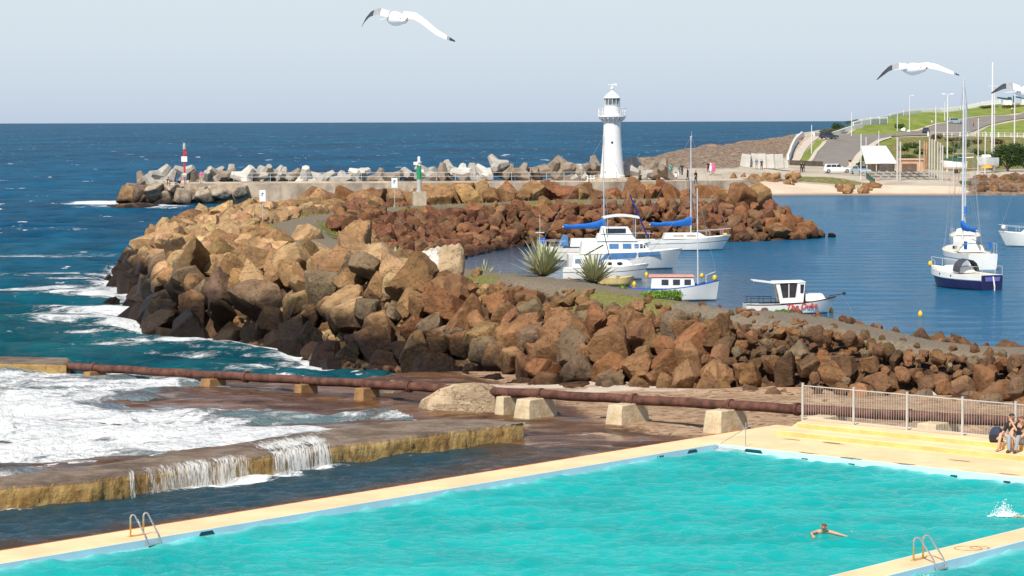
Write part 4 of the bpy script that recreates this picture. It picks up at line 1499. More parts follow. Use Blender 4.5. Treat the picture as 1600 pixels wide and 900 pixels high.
def cabin(root, x0, x1, w0, w1, z0, h, mat=WHITE, name='cabin', rake0=0.15, rake1=0.45, tumble=0.82, roof=None, round_=0.06):
    """trunk cabin between x0 (aft) and x1 (forward)"""
    mb = MB()
    bot = [(x0, -w0 / 2, z0), (x1, -w1 / 2, z0), (x1, w1 / 2, z0), (x0, w0 / 2, z0)]
    topv = [(x0 + rake0, -w0 / 2 * tumble, z0 + h), (x1 - rake1, -w1 / 2 * tumble, z0 + h), (x1 - rake1, w1 / 2 * tumble, z0 + h), (x0 + rake0, w0 / 2 * tumble, z0 + h)]
    mb.loft([bot, topv])
    return mb.build(name, mat, root, bevel=round_)


def side_windows(root, specs, w0, w1, x0, x1, z0, h, mat, tumble=0.82, name='window', both=True, r=0.0):
    """panes lying on the raked cabin side; specs: (xa, xb, za, zb)"""
    for (xa, xb, za, zb) in specs:
        for s in ((-1, 1) if both else (-1,)):
            pts = []
            n_ = 16 if r else 4
            if r:
                cx, cz, rx, rz_ = (xa + xb) / 2, (za + zb) / 2, (xb - xa) / 2, (zb - za) / 2
                ps = [(cx + rx * math.cos(2 * PI * k / n_), cz + rz_ * math.sin(2 * PI * k / n_)) for k in range(n_)]
            else:
                ps = [(xa, za), (xb, za), (xb, zb), (xa, zb)]
            for (x, z) in ps:
                t = (x - x0) / (x1 - x0)
                w_ = w0 + (w1 - w0) * t
                u = (z - z0) / h
                y = w_ / 2 * (1 + (tumble - 1) * u)
                pts.append(Vector((x, s * (y - 0.004), z)))
            mb = MB().extrude(pts, (0, s * 0.018, 0))
            mb.build(name, mat, root)


def mast_set(root, x, z0, H, boom=None, boomz=1.2, cover=None, bowx=2, bowz=1, sternx=-2, sternz=1, beam=1.1, r=0.055, spread=True, furl=None, stays=True):
    mb = MB().tube([(x, 0, z0), (x, 0, z0 + H)], [r, r * 0.8], 10)
    mb.box((x, 0, z0 + H + 0.03), (0.18, 0.06, 0.06))
    mb.tube([(x + 0.05, 0, z0 + H), (x + 0.05, 0, z0 + H + 0.45)], 0.012, 5)
    mb.build('mast', ALU, root, smooth=True)
    if spread:
        mb = MB()
        for s in (-1, 1):
            mb.tube([(x, 0, z0 + H * 0.55), (x - 0.05, s * beam * 0.55, z0 + H * 0.55 + 0.05)], 0.02, 6)
        mb.build('spreader', ALU, root)
    if stays:
        mb = MB()
        w_ = 0.011
        mb.tube([(x, 0, z0 + H), (bowx, 0, bowz)], w_, 4)
        mb.tube([(x, 0, z0 + H), (sternx, 0, sternz)], w_, 4)
        for s in (-1, 1):
            mb.tube([(x, 0, z0 + H), (x - 0.05, s * beam * 0.55, z0 + H * 0.55 + 0.05), (x - 0.15, s * beam, bowz * 0.9)], w_, 4)
            mb.tube([(x, 0, z0 + H * 0.55), (x + 0.5, s * beam * 0.95, bowz * 0.9)], w_, 4)
        mb.build('rigging', WIRE, root)
    if boom:
        b_ = MB().tube([(x, 0, z0 + boomz), (x - boom, 0, z0 + boomz + 0.02)], 0.05, 8)
        b_.build('boom', ALU, root, smooth=True)
        if cover:
            mb = MB()
            ps, rs = [], []
            n_ = 14
            secs = []
            for i in range(n_):
                t = i / (n_ - 1)
                hgt = 0.34 + 0.50 * (1 - t) ** 3 + 0.02 * math.sin(t * 22)
                wd = 0.14 + 0.06 * (1 - t)
                xx_ = x + 0.09 - (boom * 0.97 + 0.09) * t
                zb_ = z0 + boomz - 0.14 + 0.02 * math.sin(t * 14)
                secs.append([(xx_, wd * math.sin(a) * (0.7 + 0.3 * math.cos(a + PI)), zb_ + hgt * (0.5 - 0.5 * math.cos(a))) for a in np.linspace(0, 2 * PI, 12, endpoint=False)])
            mb.loft(secs)
            mb.build('sail_cover', cover, root, smooth=True, angle=60)
    if furl:
        a = Vector((x, 0, z0 + H * 0.62)).lerp(Vector((bowx, 0, bowz)), 0.0)
        p0, p1 = Vector((x + 0.1, 0, z0 + H)), Vector((bowx, 0, bowz))
        mb = MB().tube([p0.lerp(p1, 0.55), p0.lerp(p1, 0.7), p0.lerp(p1, 0.95)], [0.05, 0.085, 0.06], 8)
        mb.build('furled_sail', furl, root, smooth=True)


def rails(root, gun, i0, i1, h=0.55, name='guard_rail', step=3):
    mb = MB()
    for s in (-1, 1):
        line = [(gun[i][0], s * gun[i][1] * 0.93, gun[i][2] + h) for i in range(i0, i1 + 1)]
        mb.tube(line, 0.014, 5)
        for i in range(i0, i1 + 1, step):
            mb.tube([(gun[i][0], s * gun[i][1] * 0.93, gun[i][2] - 0.05), (gun[i][0], s * gun[i][1] * 0.93, gun[i][2] + h)], 0.014, 5)
    mb.build(name, ALU, root)


def at_water(x, y):
    q = PZ(x, y, 0.0)
    return q


# ---- right hand sloop with blue sail cover
sc = lambda Y: FPX / Y
q = at_water(1060, 391)
L = 8.4
t = thing('sailboat', 'white sloop with thin dark stripe and bright blue sail cover before the inner rock wall', 'sailboat', (q.x + 0.35, q.y, 0.0), 0.10, 'moored boats')
g = hull(t, L, 2.5, 1.30, 0.95, 0.4, 0.85, 0.7, stripe=BLACK, low=BOTB)
cabin(t, -1.7, 2.3, 1.55, 1.0, 1.0, 0.50, rake1=0.9)
side_windows(t, [(-0.9, 0.0, 1.18, 1.36), (0.25, 1.1, 1.18, 1.34)], 1.55, 1.0, -1.7, 2.3, 1.0, 0.5, BEIGEW)
mast_set(t, 0.72, 1.45, 8.2, 3.6, 0.75, BLUEC, 4.1, 1.25, -4.1, 1.0, 1.15)
rails(t, g, 13, 21)
rails(t, g, 0, 4, name='stern_rail')
MB().box((3.7, 0.2, 1.33), (0.35, 0.3, 0.22)).build('deck_bag', YELW, t, bevel=0.05)

# ---- left hand sloop
q = at_water(930, 412)
t = thing('sailboat', 'white sloop with long blue boom cover and blue dodger behind the flax plants', 'sailboat', (q.x + 0.1, q.y + 5, 0.0), 0.05, 'moored boats')
g = hull(t, 9.0, 2.7, 1.45, 1.05, 0.4, 0.8, 0.72, stripe=TEAK, low=BOTB)
cabin(t, -2.0, 3.0, 1.8, 1.1, 1.12, 0.62, rake1=0.9)
side_windows(t, [(-1.1, -0.2, 1.3, 1.52), (0.35, 1.1, 1.3, 1.5)], 1.8, 1.1, -2.0, 3.0, 1.12, 0.62, BEIGEW)
mast_set(t, 0.75, 1.7, 8.1, 3.3, 0.95, BLUEC, 4.4, 1.45, -4.4, 1.1, 1.2, furl=DKBLUE)
mb = MB().loft([[(-2.9, -0.85, 1.15), (-2.1, -0.85, 1.15), (-2.15, -0.75, 1.95), (-2.45, -0.75, 2.05)],
                [(-2.9, 0.85, 1.15), (-2.1, 0.85, 1.15), (-2.15, 0.75, 1.95), (-2.45, 0.75, 2.05)]])
mb.build('dodger', BLUES, t, bevel=0.05)
rails(t, g, 0, 5, name='stern_rail')
mb = MB().box((-4.2, -0.5, 1.5), (0.6, 0.35, 0.55))
mb.build('outboard_cover', BLUEC, t, bevel=0.08)
mb = MB().tube([(-4.3, 0.6, 1.0), (-4.3, 0.6, 3.6)], 0.02, 5).box((-4.3, 0.6, 2.2), (0.7, 0.12, 0.08))
mb.build('aerial', ALU, t)

# ---- motor cruiser
q = at_water(985, 420)
t = thing('motor_cruiser', 'white motor cruiser with blue side canvas and curved white hardtop', 'motorboat', (q.x - 0.4, q.y, 0.0), 0.04, 'moored boats')
g = hull(t, 8.6, 3.0, 1.55, 1.15, 0.4, 0.75, 0.85, low=BOTT)
cabin(t, -3.4, 2.0, 2.4, 1.6, 1.15, 0.95, rake1=0.75)
side_windows(t, [(-1.25, -0.55, 1.55, 1.92), (-0.25, 0.40, 1.55, 1.92), (0.62, 0.95, 1.58, 1.9)], 2.4, 1.6, -3.4, 2.0, 1.15, 0.95, BLUES)
side_windows(t, [(1.05, 1.25, 1.58, 1.88), (1.32, 1.45, 1.58, 1.84)], 2.4, 1.6, -3.4, 2.0, 1.15, 0.95, GLASS)
for s in (-1, 1):
    mb = MB().extrude([Vector((-2.1, s * 1.515, 0.62)), Vector((-0.6, s * 1.52, 0.66)), Vector((0.6, s * 1.51, 0.95)), Vector((0.75, s * 1.50, 1.30)), Vector((-1.5, s * 1.52, 1.24))], (0, s * 0.03, 0))
    mb.build('side_canvas', BLUES, t)
    mb = MB().extrude([Vector((0.85, s * 1.49, 1.02)), Vector((2.5, s * 1.12, 1.10)), Vector((2.5, s * 1.12, 1.34)), Vector((0.85, s * 1.49, 1.30))], (0, s * 0.03, 0))
    mb.build('side_canvas', BLUES, t)
cabin(t, -2.2, 0.9, 2.0, 1.6, 2.10, 0.55, rake1=0.5, name='flybridge')
side_windows(t, [(-1.5, 0.0, 2.72, 3.05)], 1.9, 1.5, -1.9, 0.5, 2.62, 0.6, GLASS)
cabin(t, -1.9, 0.5, 1.8, 1.5, 2.62, 0.55, rake1=0.35, name='flybridge_screen')
mb = MB()
secs = []
for i in range(9):
    u = i / 8
    x = -1.7 + 2.7 * u
    z = 3.78 + 0.16 * math.sin(PI * u)
    secs.append([(x, -1.05, z), (x, 0, z + 0.06), (x, 1.05, z), (x, 1.05, z + 0.1), (x, 0, z + 0.17), (x, -1.05, z + 0.1)])
mb.loft(secs)
mb.build('hardtop', WHITE, t, smooth=True, angle=40)
mb = MB()
for x in (-1.4, 0.7):
    for s in (-1, 1):
        mb.tube([(x, s * 0.9, 2.4), (x, s * 0.98, 3.82)], 0.025, 6)
mb.build('hardtop_post', ALU, t)
rails(t, g, 12, 21, 0.5)

# ---- small white cabin boat with portholes
q = at_water(950, 437)
t = thing('cabin_boat', 'small white cabin boat with dark oval portholes below the cruiser', 'motorboat', (q.x - 0.1, q.y + 0.5, 0.0), -0.06, 'moored boats')
g = hull(t, 6.0, 2.2, 1.15, 0.8, 0.3, 0.55, 0.8, stripe=GREYC, low=BOTT)
cabin(t, -0.4, 2.1, 1.75, 0.9, 0.85, 0.5, rake1=0.6)
side_windows(t, [(0.1, 0.42, 1.02, 1.24), (0.75, 1.15, 1.02, 1.24)], 1.75, 0.9, -0.4, 2.1, 0.85, 0.5, GLASS, r=1)
cabin(t, -2.4, -0.9, 1.8, 1.8, 0.8, 0.85, rake1=0.2, name='wheelhouse')
side_windows(t, [(-2.15, -1.75, 1.15, 1.45), (-1.5, -1.15, 1.15, 1.42)], 1.8, 1.8, -2.4, -0.9, 0.8, 0.85, GLASSB)
rails(t, g, 12, 21, 0.42)
mb = MB().tube([(-1.6, 0.3, 1.6), (-0.2, -0.2, 2.4)], 0.05, 6).tube([(0.3, 0, 1.3), (-0.25, 0, 3.6)], 0.03, 6)
mb.build('spar', BLACK, t)

# ---- upturned yellow dinghy
q = PZ(962, 436, 0.35)
t = thing('dinghy', 'weathered yellow dinghy lying beside the flax plant', 'dinghy', (q.x, q.y - 1.5, 0.05), 0.12)
g = hull(t, 2.5, 1.0, 0.62, 0.5, 0.15, 0.3, 0.75, top=YELW, low=YELW, deck=YELW)
mb = MB().box((0.1, 0, 0.58), (0.2, 0.8, 0.04)).box((-0.7, 0, 0.54), (0.2, 0.8, 0.04))
mb.build('thwart', TEAK, t)

# ---- cabin boat with faded roof
q = at_water(1062, 470)
t = thing('wooden_launch', 'white wooden launch with faded red cabin roof behind the round bush', 'motorboat', (q.x - 0.55, q.y + 0.5, 0.0), -0.04, 'moored boats')
g = hull(t, 6.0, 2.2, 1.25, 0.72, 0.35, 0.18, 0.7, cap=BLUEC, low=BOTT, deck=pbr('blue_deck', (0.10, 0.13, 0.28), 0.7))
cabin(t, -1.2, 1.55, 1.6, 1.25, 0.75, 0.72, rake1=0.15, tumble=0.92, rake0=0.05)
side_windows(t, [(-0.55, -0.12, 0.98, 1.32), (0.15, 0.58, 0.98, 1.32), (0.85, 1.25, 0.98, 1.32)], 1.6, 1.25, -1.2, 1.55, 0.75, 0.72, GLASS, tumble=0.92)
mb = MB().loft([[(-1.35, -0.82, 1.47), (1.5, -0.66, 1.47), (1.5, 0.66, 1.47), (-1.35, 0.82, 1.47)], [(-1.3, -0.7, 1.58), (1.4, -0.55, 1.58), (1.4, 0.55, 1.58), (-1.3, 0.7, 1.58)]])
mb.build('cabin_roof', PINKR, t, bevel=0.03)
mb = MB().tube([(1.7, 0, 1.0), (1.65, 0, 6.9)], [0.045, 0.03], 8)
mb.build('mast', ALU, t, smooth=True)
mb = MB().tube([(1.66, 0, 6.7), (2.9, 0, 1.3)], 0.01, 4).tube([(1.66, 0, 6.7), (-2.8, 0, 0.9)], 0.01, 4)
mb.build('rigging', WIRE, t)
mb = MB().ball((2.72, -0.1, 1.38), (0.14, 0.14, 0.2), 10).ball((1.95, 0.25, 1.5), (0.12, 0.12, 0.16), 10)
mb.build('mooring_float', YEL, t, smooth=True)
mb = MB().tube([(2.2, -0.5, 1.1), (2.2, -0.5, 1.55), (2.75, -0.1, 1.75), (2.75, 0.1, 1.75), (2.2, 0.5, 1.55), (2.2, 0.5, 1.1)], 0.018, 5)
mb.build('pulpit', ALU, t)

# ---- work boat with red lettering
q = at_water(1237, 491)
t = thing('work_boat', 'white work boat with small wheelhouse and red lettering on its side', 'motorboat', (q.x + 0.0, q.y + 0.6, 0.0), 0.05, 'moored boats')
g = hull(t, 5.3, 1.9, 0.98, 0.60, 0.25, 0.55, 0.88, cap=BLACK, low=BOTB, full=0.45)
hw0 = 1.30
for s in (-1, 1):      # open-sided wheelhouse: two side frames
    mb = MB()
    mb.extrude([Vector((-0.70, s * 0.62, 0.62)), Vector((0.62, s * 0.62, 0.68)), Vector((0.75, s * 0.60, 1.80)), Vector((0.30, s * 0.60, 1.80)),
                Vector((0.18, s * 0.61, 0.95)), Vector((-0.55, s * 0.61, 0.92)), Vector((-0.72, s * 0.60, 1.75)), Vector((-0.95, s * 0.60, 1.75))], (0, s * 0.03, 0))
    mb.box((-0.2, s * 0.615, 1.33), (0.05, 0.03, 0.85))
    mb.build('wheelhouse_side', WHITE, t)
for s in (-1, 1):
    mb = MB().extrude([Vector((-0.66, s * 0.605, 0.90)), Vector((0.20, s * 0.605, 0.90)), Vector((0.32, s * 0.595, 1.74)), Vector((-0.70, s * 0.595, 1.74))], (0, s * 0.008, 0))
    mb.build('side_window', pbr('tinted_perspex', (0.05, 0.04, 0.045), 0.1, var=0.3), t)
    mb = MB().extrude([Vector((0.46, s * 0.62, 1.20)), Vector((0.63, s * 0.62, 1.20)), Vector((0.68, s * 0.61, 1.70)), Vector((0.46, s * 0.61, 1.70))], (0, s * 0.03, 0))
    mb.build('front_window', GLASS, t)
mb = MB().loft([[(0.60, -0.60, 0.66), (0.66, -0.60, 0.66), (0.66, 0.60, 0.66), (0.60, 0.60, 0.66)], [(0.72, -0.58, 1.80), (0.78, -0.58, 1.80), (0.78, 0.58, 1.80), (0.72, 0.58, 1.80)]])
mb.build('windscreen', GLASS, t)
mb = MB().loft([[(-1.15, -0.70, 1.76), (0.80, -0.68, 1.82), (0.80, 0.68, 1.82), (-1.15, 0.70, 1.76)], [(-1.05, -0.62, 1.86), (0.66, -0.58, 1.90), (0.66, 0.58, 1.90), (-1.05, 0.62, 1.86)]])
mb.build('wheelhouse_roof', WHITE, t, bevel=0.03)
mb = MB()
for k in range(7):
    x = -1.2 - 0.16 * k
    mb.box((x, 0, 1.80 + 0.02 * k), (0.10, 1.25 - 0.02 * k, 0.07))
for s in (-1, 1):
    mb.tube([(-1.1, s * 0.55, 1.78), (-2.25, s * 0.5, 1.92)], 0.015, 5)
mb.build('awning_slats', WHITE, t)
cabin(t, 0.78, 2.05, 1.15, 0.75, 0.72, 0.42, rake0=0.0, rake1=0.25, name='fore_cabin')
mb = MB()
for s in (-1, 1):
    mb.tube([(-2.5, s * 0.82, 0.95), (-1.0, s * 0.88, 0.92)], 0.02, 5)
    for x in (-2.4, -1.7, -1.0):
        mb.tube([(x, s * 0.85, 0.6), (x, s * 0.85, 0.94)], 0.016, 5)
mb.build('side_rail', BLACK, t)
mb = MB().tube([(2.2, 0, 1.0), (3.05, 0, 1.12)], 0.03, 6).box((3.08, 0, 1.13), (0.16, 0.14, 0.14))
mb.build('bow_roller', BLACK, t)
mb = MB().tube([(2.9, 0, 1.05), (3.3, -0.1, 0.5), (3.5, -0.2, 0.0)], 0.012, 4)
mb.build('mooring_line', WIRE, t)
for word, xo in (('The', -0.42), ('Duke', 0.42)):
    fc_ = bpy.data.curves.new('lettering', 'FONT')
    fc_.body = word
    fc_.size = 0.44
    fc_.extrude = 0.006
    fc_.offset = 0.006
    fc_.shear = 0.25
    fc_.space_character = 1.05
    fo_ = bpy.data.objects.new('lettering_curve', fc_)
    COL.objects.link(fo_)
    me = bpy.data.meshes.new_from_object(fo_.evaluated_get(bpy.context.evaluated_depsgraph_get()))
    bpy.data.objects.remove(fo_)
    me.materials.clear()
    me.materials.append(REDP)
    le = bpy.data.objects.new('lettering', me)
    COL.objects.link(le)
    le.parent = t
    zl = 0.30          # laid onto the side of the hull that faces the path
    for v in me.vertices:
        x, z = xo + v.co.x, zl + v.co.y + 0.05 * (xo + v.co.x)
        tt = (x + 5.3 / 2) / 5.3
        u = max(0, (tt - 0.45) / 0.55)
        hb = 0.95 * (1 - u ** 2.3) if tt >= 0.45 else 0.95
        sh = 0.60 + 0.38 * tt * tt - 0.05 * math.sin(PI * tt)
        fl = 1.0 if tt < 0.6 else 1 - 0.28 * (1 - z / sh) * (tt - 0.6) / 0.4
        v.co = Vector((x, -(hb * (0.975 if z > 0.3 else 0.96) * fl + 0.03 + v.co.z), z))

# ---- navy sloop at the right, seen from the stern quarter
q = at_water(1512, 452)
t = thing('sailboat', 'navy blue hulled yacht with white topsides seen from its stern quarter', 'sailboat', (q.x - 0.15, q.y + 1.6, 0.0), R(117), 'moored boats')
g = hull(t, 6.6, 2.4, 1.35, 1.0, 0.4, 0.6, 0.72, stripe=WHITE, low=BOTB)
HULLS[-1].data.materials[0] = NAVY
HULLS[-1].data.materials[3] = WHITE
g2 = [(x, hb + 0.012, sh) for (x, hb, sh) in g]
for s in (-1, 1):
    mb = MB()
    vs = []
    for (x, hb, sh) in g2:
        vs += [(x, s * hb, sh + 0.01), (x, s * (hb * 0.992 + 0.004), sh * 0.62 + 0.05)]
    mb.add(vs, [(2 * i, 2 * i + 1, 2 * i + 3, 2 * i + 2) for i in range(len(g2) - 1)])
    mb.build('topside', WHITE, t)
cabin(t, -0.6, 2.0, 1.5, 0.9, 1.0, 0.45, rake1=0.7)
mb = MB()
secs = []
for i in range(9):
    a = PI * i / 8
    secs.append([(-0.9, 0.8 * math.cos(a), 1.05 + 0.85 * math.sin(a)), (-0.1, 0.78 * math.cos(a), 1.15 + 0.80 * math.sin(a))])
mb.loft(secs, closed=False, cap=False)
mb.build('spray_hood', GREYC, t, smooth=True)
rails(t, g, 0, 4, name='stern_rail')
rails(t, g, 16, 21, name='pulpit')
mb = MB()
for i in (9, 13):
    for s in (-1, 1):
        mb.ball((g[i][0], s * (g[i][1] * 1.0 + 0.015), g[i][2] * 0.85), (0.07, 0.03, 0.07), 8)
mb.build('porthole', GLASS, t)
mb = MB().ball((3.1, 0.25, 1.45), (0.14, 0.14, 0.2), 10)
mb.build('mooring_float', YEL, t, smooth=True)
mb = MB().extrude([Vector((-3.32, -0.55, 0.60)), Vector((-3.32, 0.55, 0.60)), Vector((-3.33, 0.62, 0.88)), Vector((-3.33, -0.62, 0.88))], (-0.02, 0, 0))
mb.build('name_board', pbr('violet_board', (0.16, 0.16, 0.5), 0.4), t)
mb = MB().tube([(-3.4, 0, 0.9), (-3.55, 0, 0.3), (-3.55, 0, -0.2)], 0.05, 6)
mb.build('rudder', WHITE, t)

# ---- white sloop behind it
q = at_water(1520, 420)
t = thing('sailboat', 'white yacht with tall mast and royal blue sail cover moored behind the navy yacht', 'sailboat', (q.x, q.y + 3.0, 0.0), R(97), 'moored boats')
g = hull(t, 8.6, 3.1, 1.45, 1.15, 0.5, 0.8, 0.72, stripe=pbr('blue_stripe', (0.06, 0.10, 0.28), 0.4), low=BOTB)
cabin(t, -1.6, 2.6, 2.0, 1.1, 1.15, 0.6, rake1=0.9)
side_windows(t, [(-0.9, 0.2, 1.32, 1.55), (0.5, 1.3, 1.32, 1.52)], 2.0, 1.1, -1.6, 2.6, 1.15, 0.6, GLASS)
mast_set(t, 0.9, 1.7, 12.3, 3.6, 1.1, BLUEC, 4.2, 1.45, -4.2, 1.2, 1.45, r=0.085)
mb = MB()
secs = []
for i in range(9):
    a = PI * i / 8
    secs.append([(-1.6, 1.0 * math.cos(a), 1.2 + 0.85 * math.sin(a)), (-0.6, 0.95 * math.cos(a), 1.3 + 0.85 * math.sin(a))])
mb.loft(secs, closed=False, cap=False)
mb.build('spray_hood', CREAM, t, smooth=True)
rails(t, g, 0, 7, name='stern_rail', h=0.75)
mb = MB().box((-3.2, 1.0, 1.75), (0.5, 0.12, 0.6)).box((-2.2, -1.2, 1.7), (0.4, 0.1, 0.5))
mb.build('side_cloth', BLUEC, t)

q = at_water(1523, 392)
t = thing('sailboat', 'white ketch with pale mast hidden behind the tall masted yacht', 'sailboat', (q.x + 0.2, q.y + 6, 0.0), R(80), 'moored boats')
g = hull(t, 8.0, 2.7, 1.4, 1.1, 0.5, 0.8, 0.72, low=BOTB)
cabin(t, -1.2, 2.4, 1.7, 1.0, 1.1, 0.55, rake1=0.8)
mast_set(t, 0.9, 1.6, 11.2, 3.2, 1.3, BLUEC, 4.0, 1.4, -3.9, 1.2, 1.25, r=0.075)
rails(t, g, 0, 6, name='stern_rail', h=0.7)

q = at_water(1612, 388)
t = thing('sailboat', 'white yacht bow with pale fender cut off by the right picture edge', 'sailboat', (q.x + 1.2, q.y + 3, 0.0), R(160), 'moored boats')
g = hull(t, 7.0, 2.4, 1.35, 1.05, 0.4, 0.7, 0.72, low=BOTB)
cabin(t, -1.2, 1.8, 1.5, 0.9, 1.05, 0.5, rake1=0.7)
mast_set(t, 0.6, 1.5, 8.0, 2.8, 0.9, BLUEC, 3.4, 1.35, -3.4, 1.1, 1.1)
rails(t, g, 13, 21, name='pulpit')
mb = MB().ball((3.0, 0.4, 1.65), (0.2, 0.2, 0.24), 10)
mb.build('fender', WHITE, t, smooth=True)

# ---- mooring buoys
b0 = None
for (x, y, lab) in [(1438, 489, 'yellow mooring buoy floating in open harbour water'), (1299, 484, 'yellow mooring buoy under the bow of the work boat'),
                    (991, 442, 'yellow buoy beside the dinghy and the porthole boat'), (1010, 427, 'small yellow buoy at the bow of the porthole boat')]:
    q = PZ(x, y + 3, 0.05)
    o = MB().lathe([(0.03, -0.12), (0.11, -0.08), (0.14, 0.03), (0.11, 0.14), (0.05, 0.2), (0.04, 0.24), (0.02, 0.25)], 14).build('mooring_buoy', YEL, smooth=True, loc=(q.x, q.y, 0.06))
    tag(o, lab, 'buoy', 'yellow mooring buoys')
# ================================================================== outer breakwater, lighthouse, concrete blocks
PAVE = pbr('pale_paving', (0.52, 0.43, 0.33), 0.9, var=0.14, scale=0.35, bump=0.3, bscale=3, spec=0.15, grime=0.3, grimecol=(0.36, 0.26, 0.18))
WALLM = pbr('old_wall_render', (0.44, 0.36, 0.275), 0.9, var=0.3, scale=0.45, bump=0.8, bscale=2, spec=0.15, grime=0.9, grimecol=(0.20, 0.14, 0.10))
LWH = pbr('lighthouse_white', (0.82, 0.82, 0.80), 0.55, var=0.03, scale=0.8)
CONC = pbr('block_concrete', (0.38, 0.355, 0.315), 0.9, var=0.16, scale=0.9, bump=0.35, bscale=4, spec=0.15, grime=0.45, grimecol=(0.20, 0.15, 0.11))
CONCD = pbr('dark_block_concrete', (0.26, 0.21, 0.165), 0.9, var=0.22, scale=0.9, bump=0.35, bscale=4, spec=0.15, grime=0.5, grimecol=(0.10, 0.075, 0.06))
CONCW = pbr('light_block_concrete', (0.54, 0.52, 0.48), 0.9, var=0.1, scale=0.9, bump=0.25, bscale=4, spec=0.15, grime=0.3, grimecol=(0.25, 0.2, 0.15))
RAILM = pbr('galvanised_rail', (0.50, 0.49, 0.46), 0.5, metal=0.2, var=0.08)

FRONTB = [(-46.5, 347.5), (-38, 346.5), (-20, 346.5), (0, 347.5), (13, 349.5), (22, 353), (32, 357)]
BACKB = [(32, 368), (20, 362), (14, 360), (0, 357), (-20, 356), (-38, 356), (-46.5, 355)]
DZ = 2.95
mb = MB().prism(FRONTB + BACKB, -1.0, DZ)
tag(mb.build('outer_breakwater', [WALLM, PAVE], bevel=0.0), 'paved outer breakwater carrying the lighthouse', kind='structure')
o = bpy.data.objects['outer_breakwater']
for pl in o.data.polygons:
    if pl.normal.z > 0.8:
        pl.material_index = 1
# low front parapet, and the second tier by the lighthouse
mb = MB()
par = [(-36, 348.6), (-20, 348.4), (0, 349.2), (5, 349.6)]
for (a, b_) in zip(par, par[1:]):
    d_ = Vector((b_[0] - a[0], b_[1] - a[1], 0))
    mb.box(((a[0] + b_[0]) / 2, (a[1] + b_[1]) / 2, DZ - 0.25), (d_.length, 0.35, 0.9), math.atan2(d_.y, d_.x))
tag(mb.build('parapet_wall', WALLM), 'low cream parapet wall along the inner side of the outer breakwater', 'wall')

# stone blocks of the wall end on the left
sb = [(225, 305, 3.6, 2.2, 'dark rounded stone block at the seaward wall end', (0.20, 0.14, 0.10)), (255, 308, 3.2, 2.4, 'pale stone block beside the dark wall end', (0.44, 0.34, 0.25)),
      (282, 306, 2.2, 2.2, 'tall narrow stone block under the red beacon', (0.46, 0.37, 0.28)), (297, 304, 3.0, 1.7, 'wide cracked stone block right of the beacon wall', (0.47, 0.38, 0.29)),
      (322, 305, 2.6, 2.0, 'cream stone block where the tan boulders begin', (0.50, 0.41, 0.31)), (240, 296, 3.6, 1.4, 'slanting upper stone block below the stacked concrete blocks', (0.48, 0.40, 0.31)),
      (263, 293, 3.0, 1.2, 'flat upper stone block below the railing start', (0.50, 0.42, 0.33)), (206, 303, 2.6, 2.0, 'ochre stone block leaning out to sea', (0.36, 0.22, 0.11)),
      (342, 301, 2.6, 1.5, 'cream stone block right of the cracked one', (0.48, 0.40, 0.31)), (378, 299, 3.4, 1.4, 'long pale stone block behind the tan boulders', (0.48, 0.40, 0.31)),
      (218, 316, 3.0, 1.8, 'low ochre stone at the waterline of the wall end', (0.30, 0.18, 0.10)), (248, 318, 3.4, 1.4, 'low dark stone at the waterline beside the ochre one', (0.22, 0.16, 0.12))]
r_ = np.random.default_rng(77)
for k, (x, y, wd, hg, lab, tc) in enumerate(sb):
    q = PY(x, y, 346.3 - 0.25 * (k % 3))
    V, F = rock_verts(r_, 1.0, 4, np.array([wd / 2, 1.1, hg / 2]) / 1.12 / 0.72, 0.08, 60)
    o = arrmesh('stone_block', V, F, STONE)
    o.location = q
    attr_c(o, 'tint', np.tile(np.array([*tc, 1.0 / 4]), (len(V), 1)))
    tag(o, lab, 'stone block', 'squared stones of the outer breakwater wall')
q = PZ(200, 326, 0)
V, F = rock_verts(r_, 1.0, 4, np.array([4.6, 2.5, 1.3]), 0.05, 60)
V[:, 2] *= np.interp(V[:, 0], [-5, 4], [0.35, 1.0])
o = arrmesh('sloping_rock', V, F, STONE)
o.location = (q.x + 0.8, q.y + 1.5, -0.2)
attr_c(o, 'tint', np.tile(np.array([0.30, 0.18, 0.09, 0.8 / 4]), (len(V), 1)))
tag(o, 'brown rock sloping into the surf at the seaward end of the wall', 'rock')


# interlocking four-legged concrete blocks
def tetra_bm(leg=2.0, r0=0.95, r1=0.52):
    mb = MB()
    dirs = [Vector((0, 0, 1))] + [Vector((math.sqrt(8 / 9) * math.cos(a), math.sqrt(8 / 9) * math.sin(a), -1 / 3)) for a in (0, 2 * PI / 3, 4 * PI / 3)]
    for d_ in dirs:
        mb.tube([d_ * 0.0, d_ * leg * 0.25, d_ * leg], [r0, r0 * 0.95, r1], 6)
    return mb


proto = {m_.name: tetra_bm().build('concrete_tetrapod', m_, bevel=0.05) for m_ in (CONC, CONCD, CONCW)}
used_p = set()
r_ = np.random.default_rng(5)
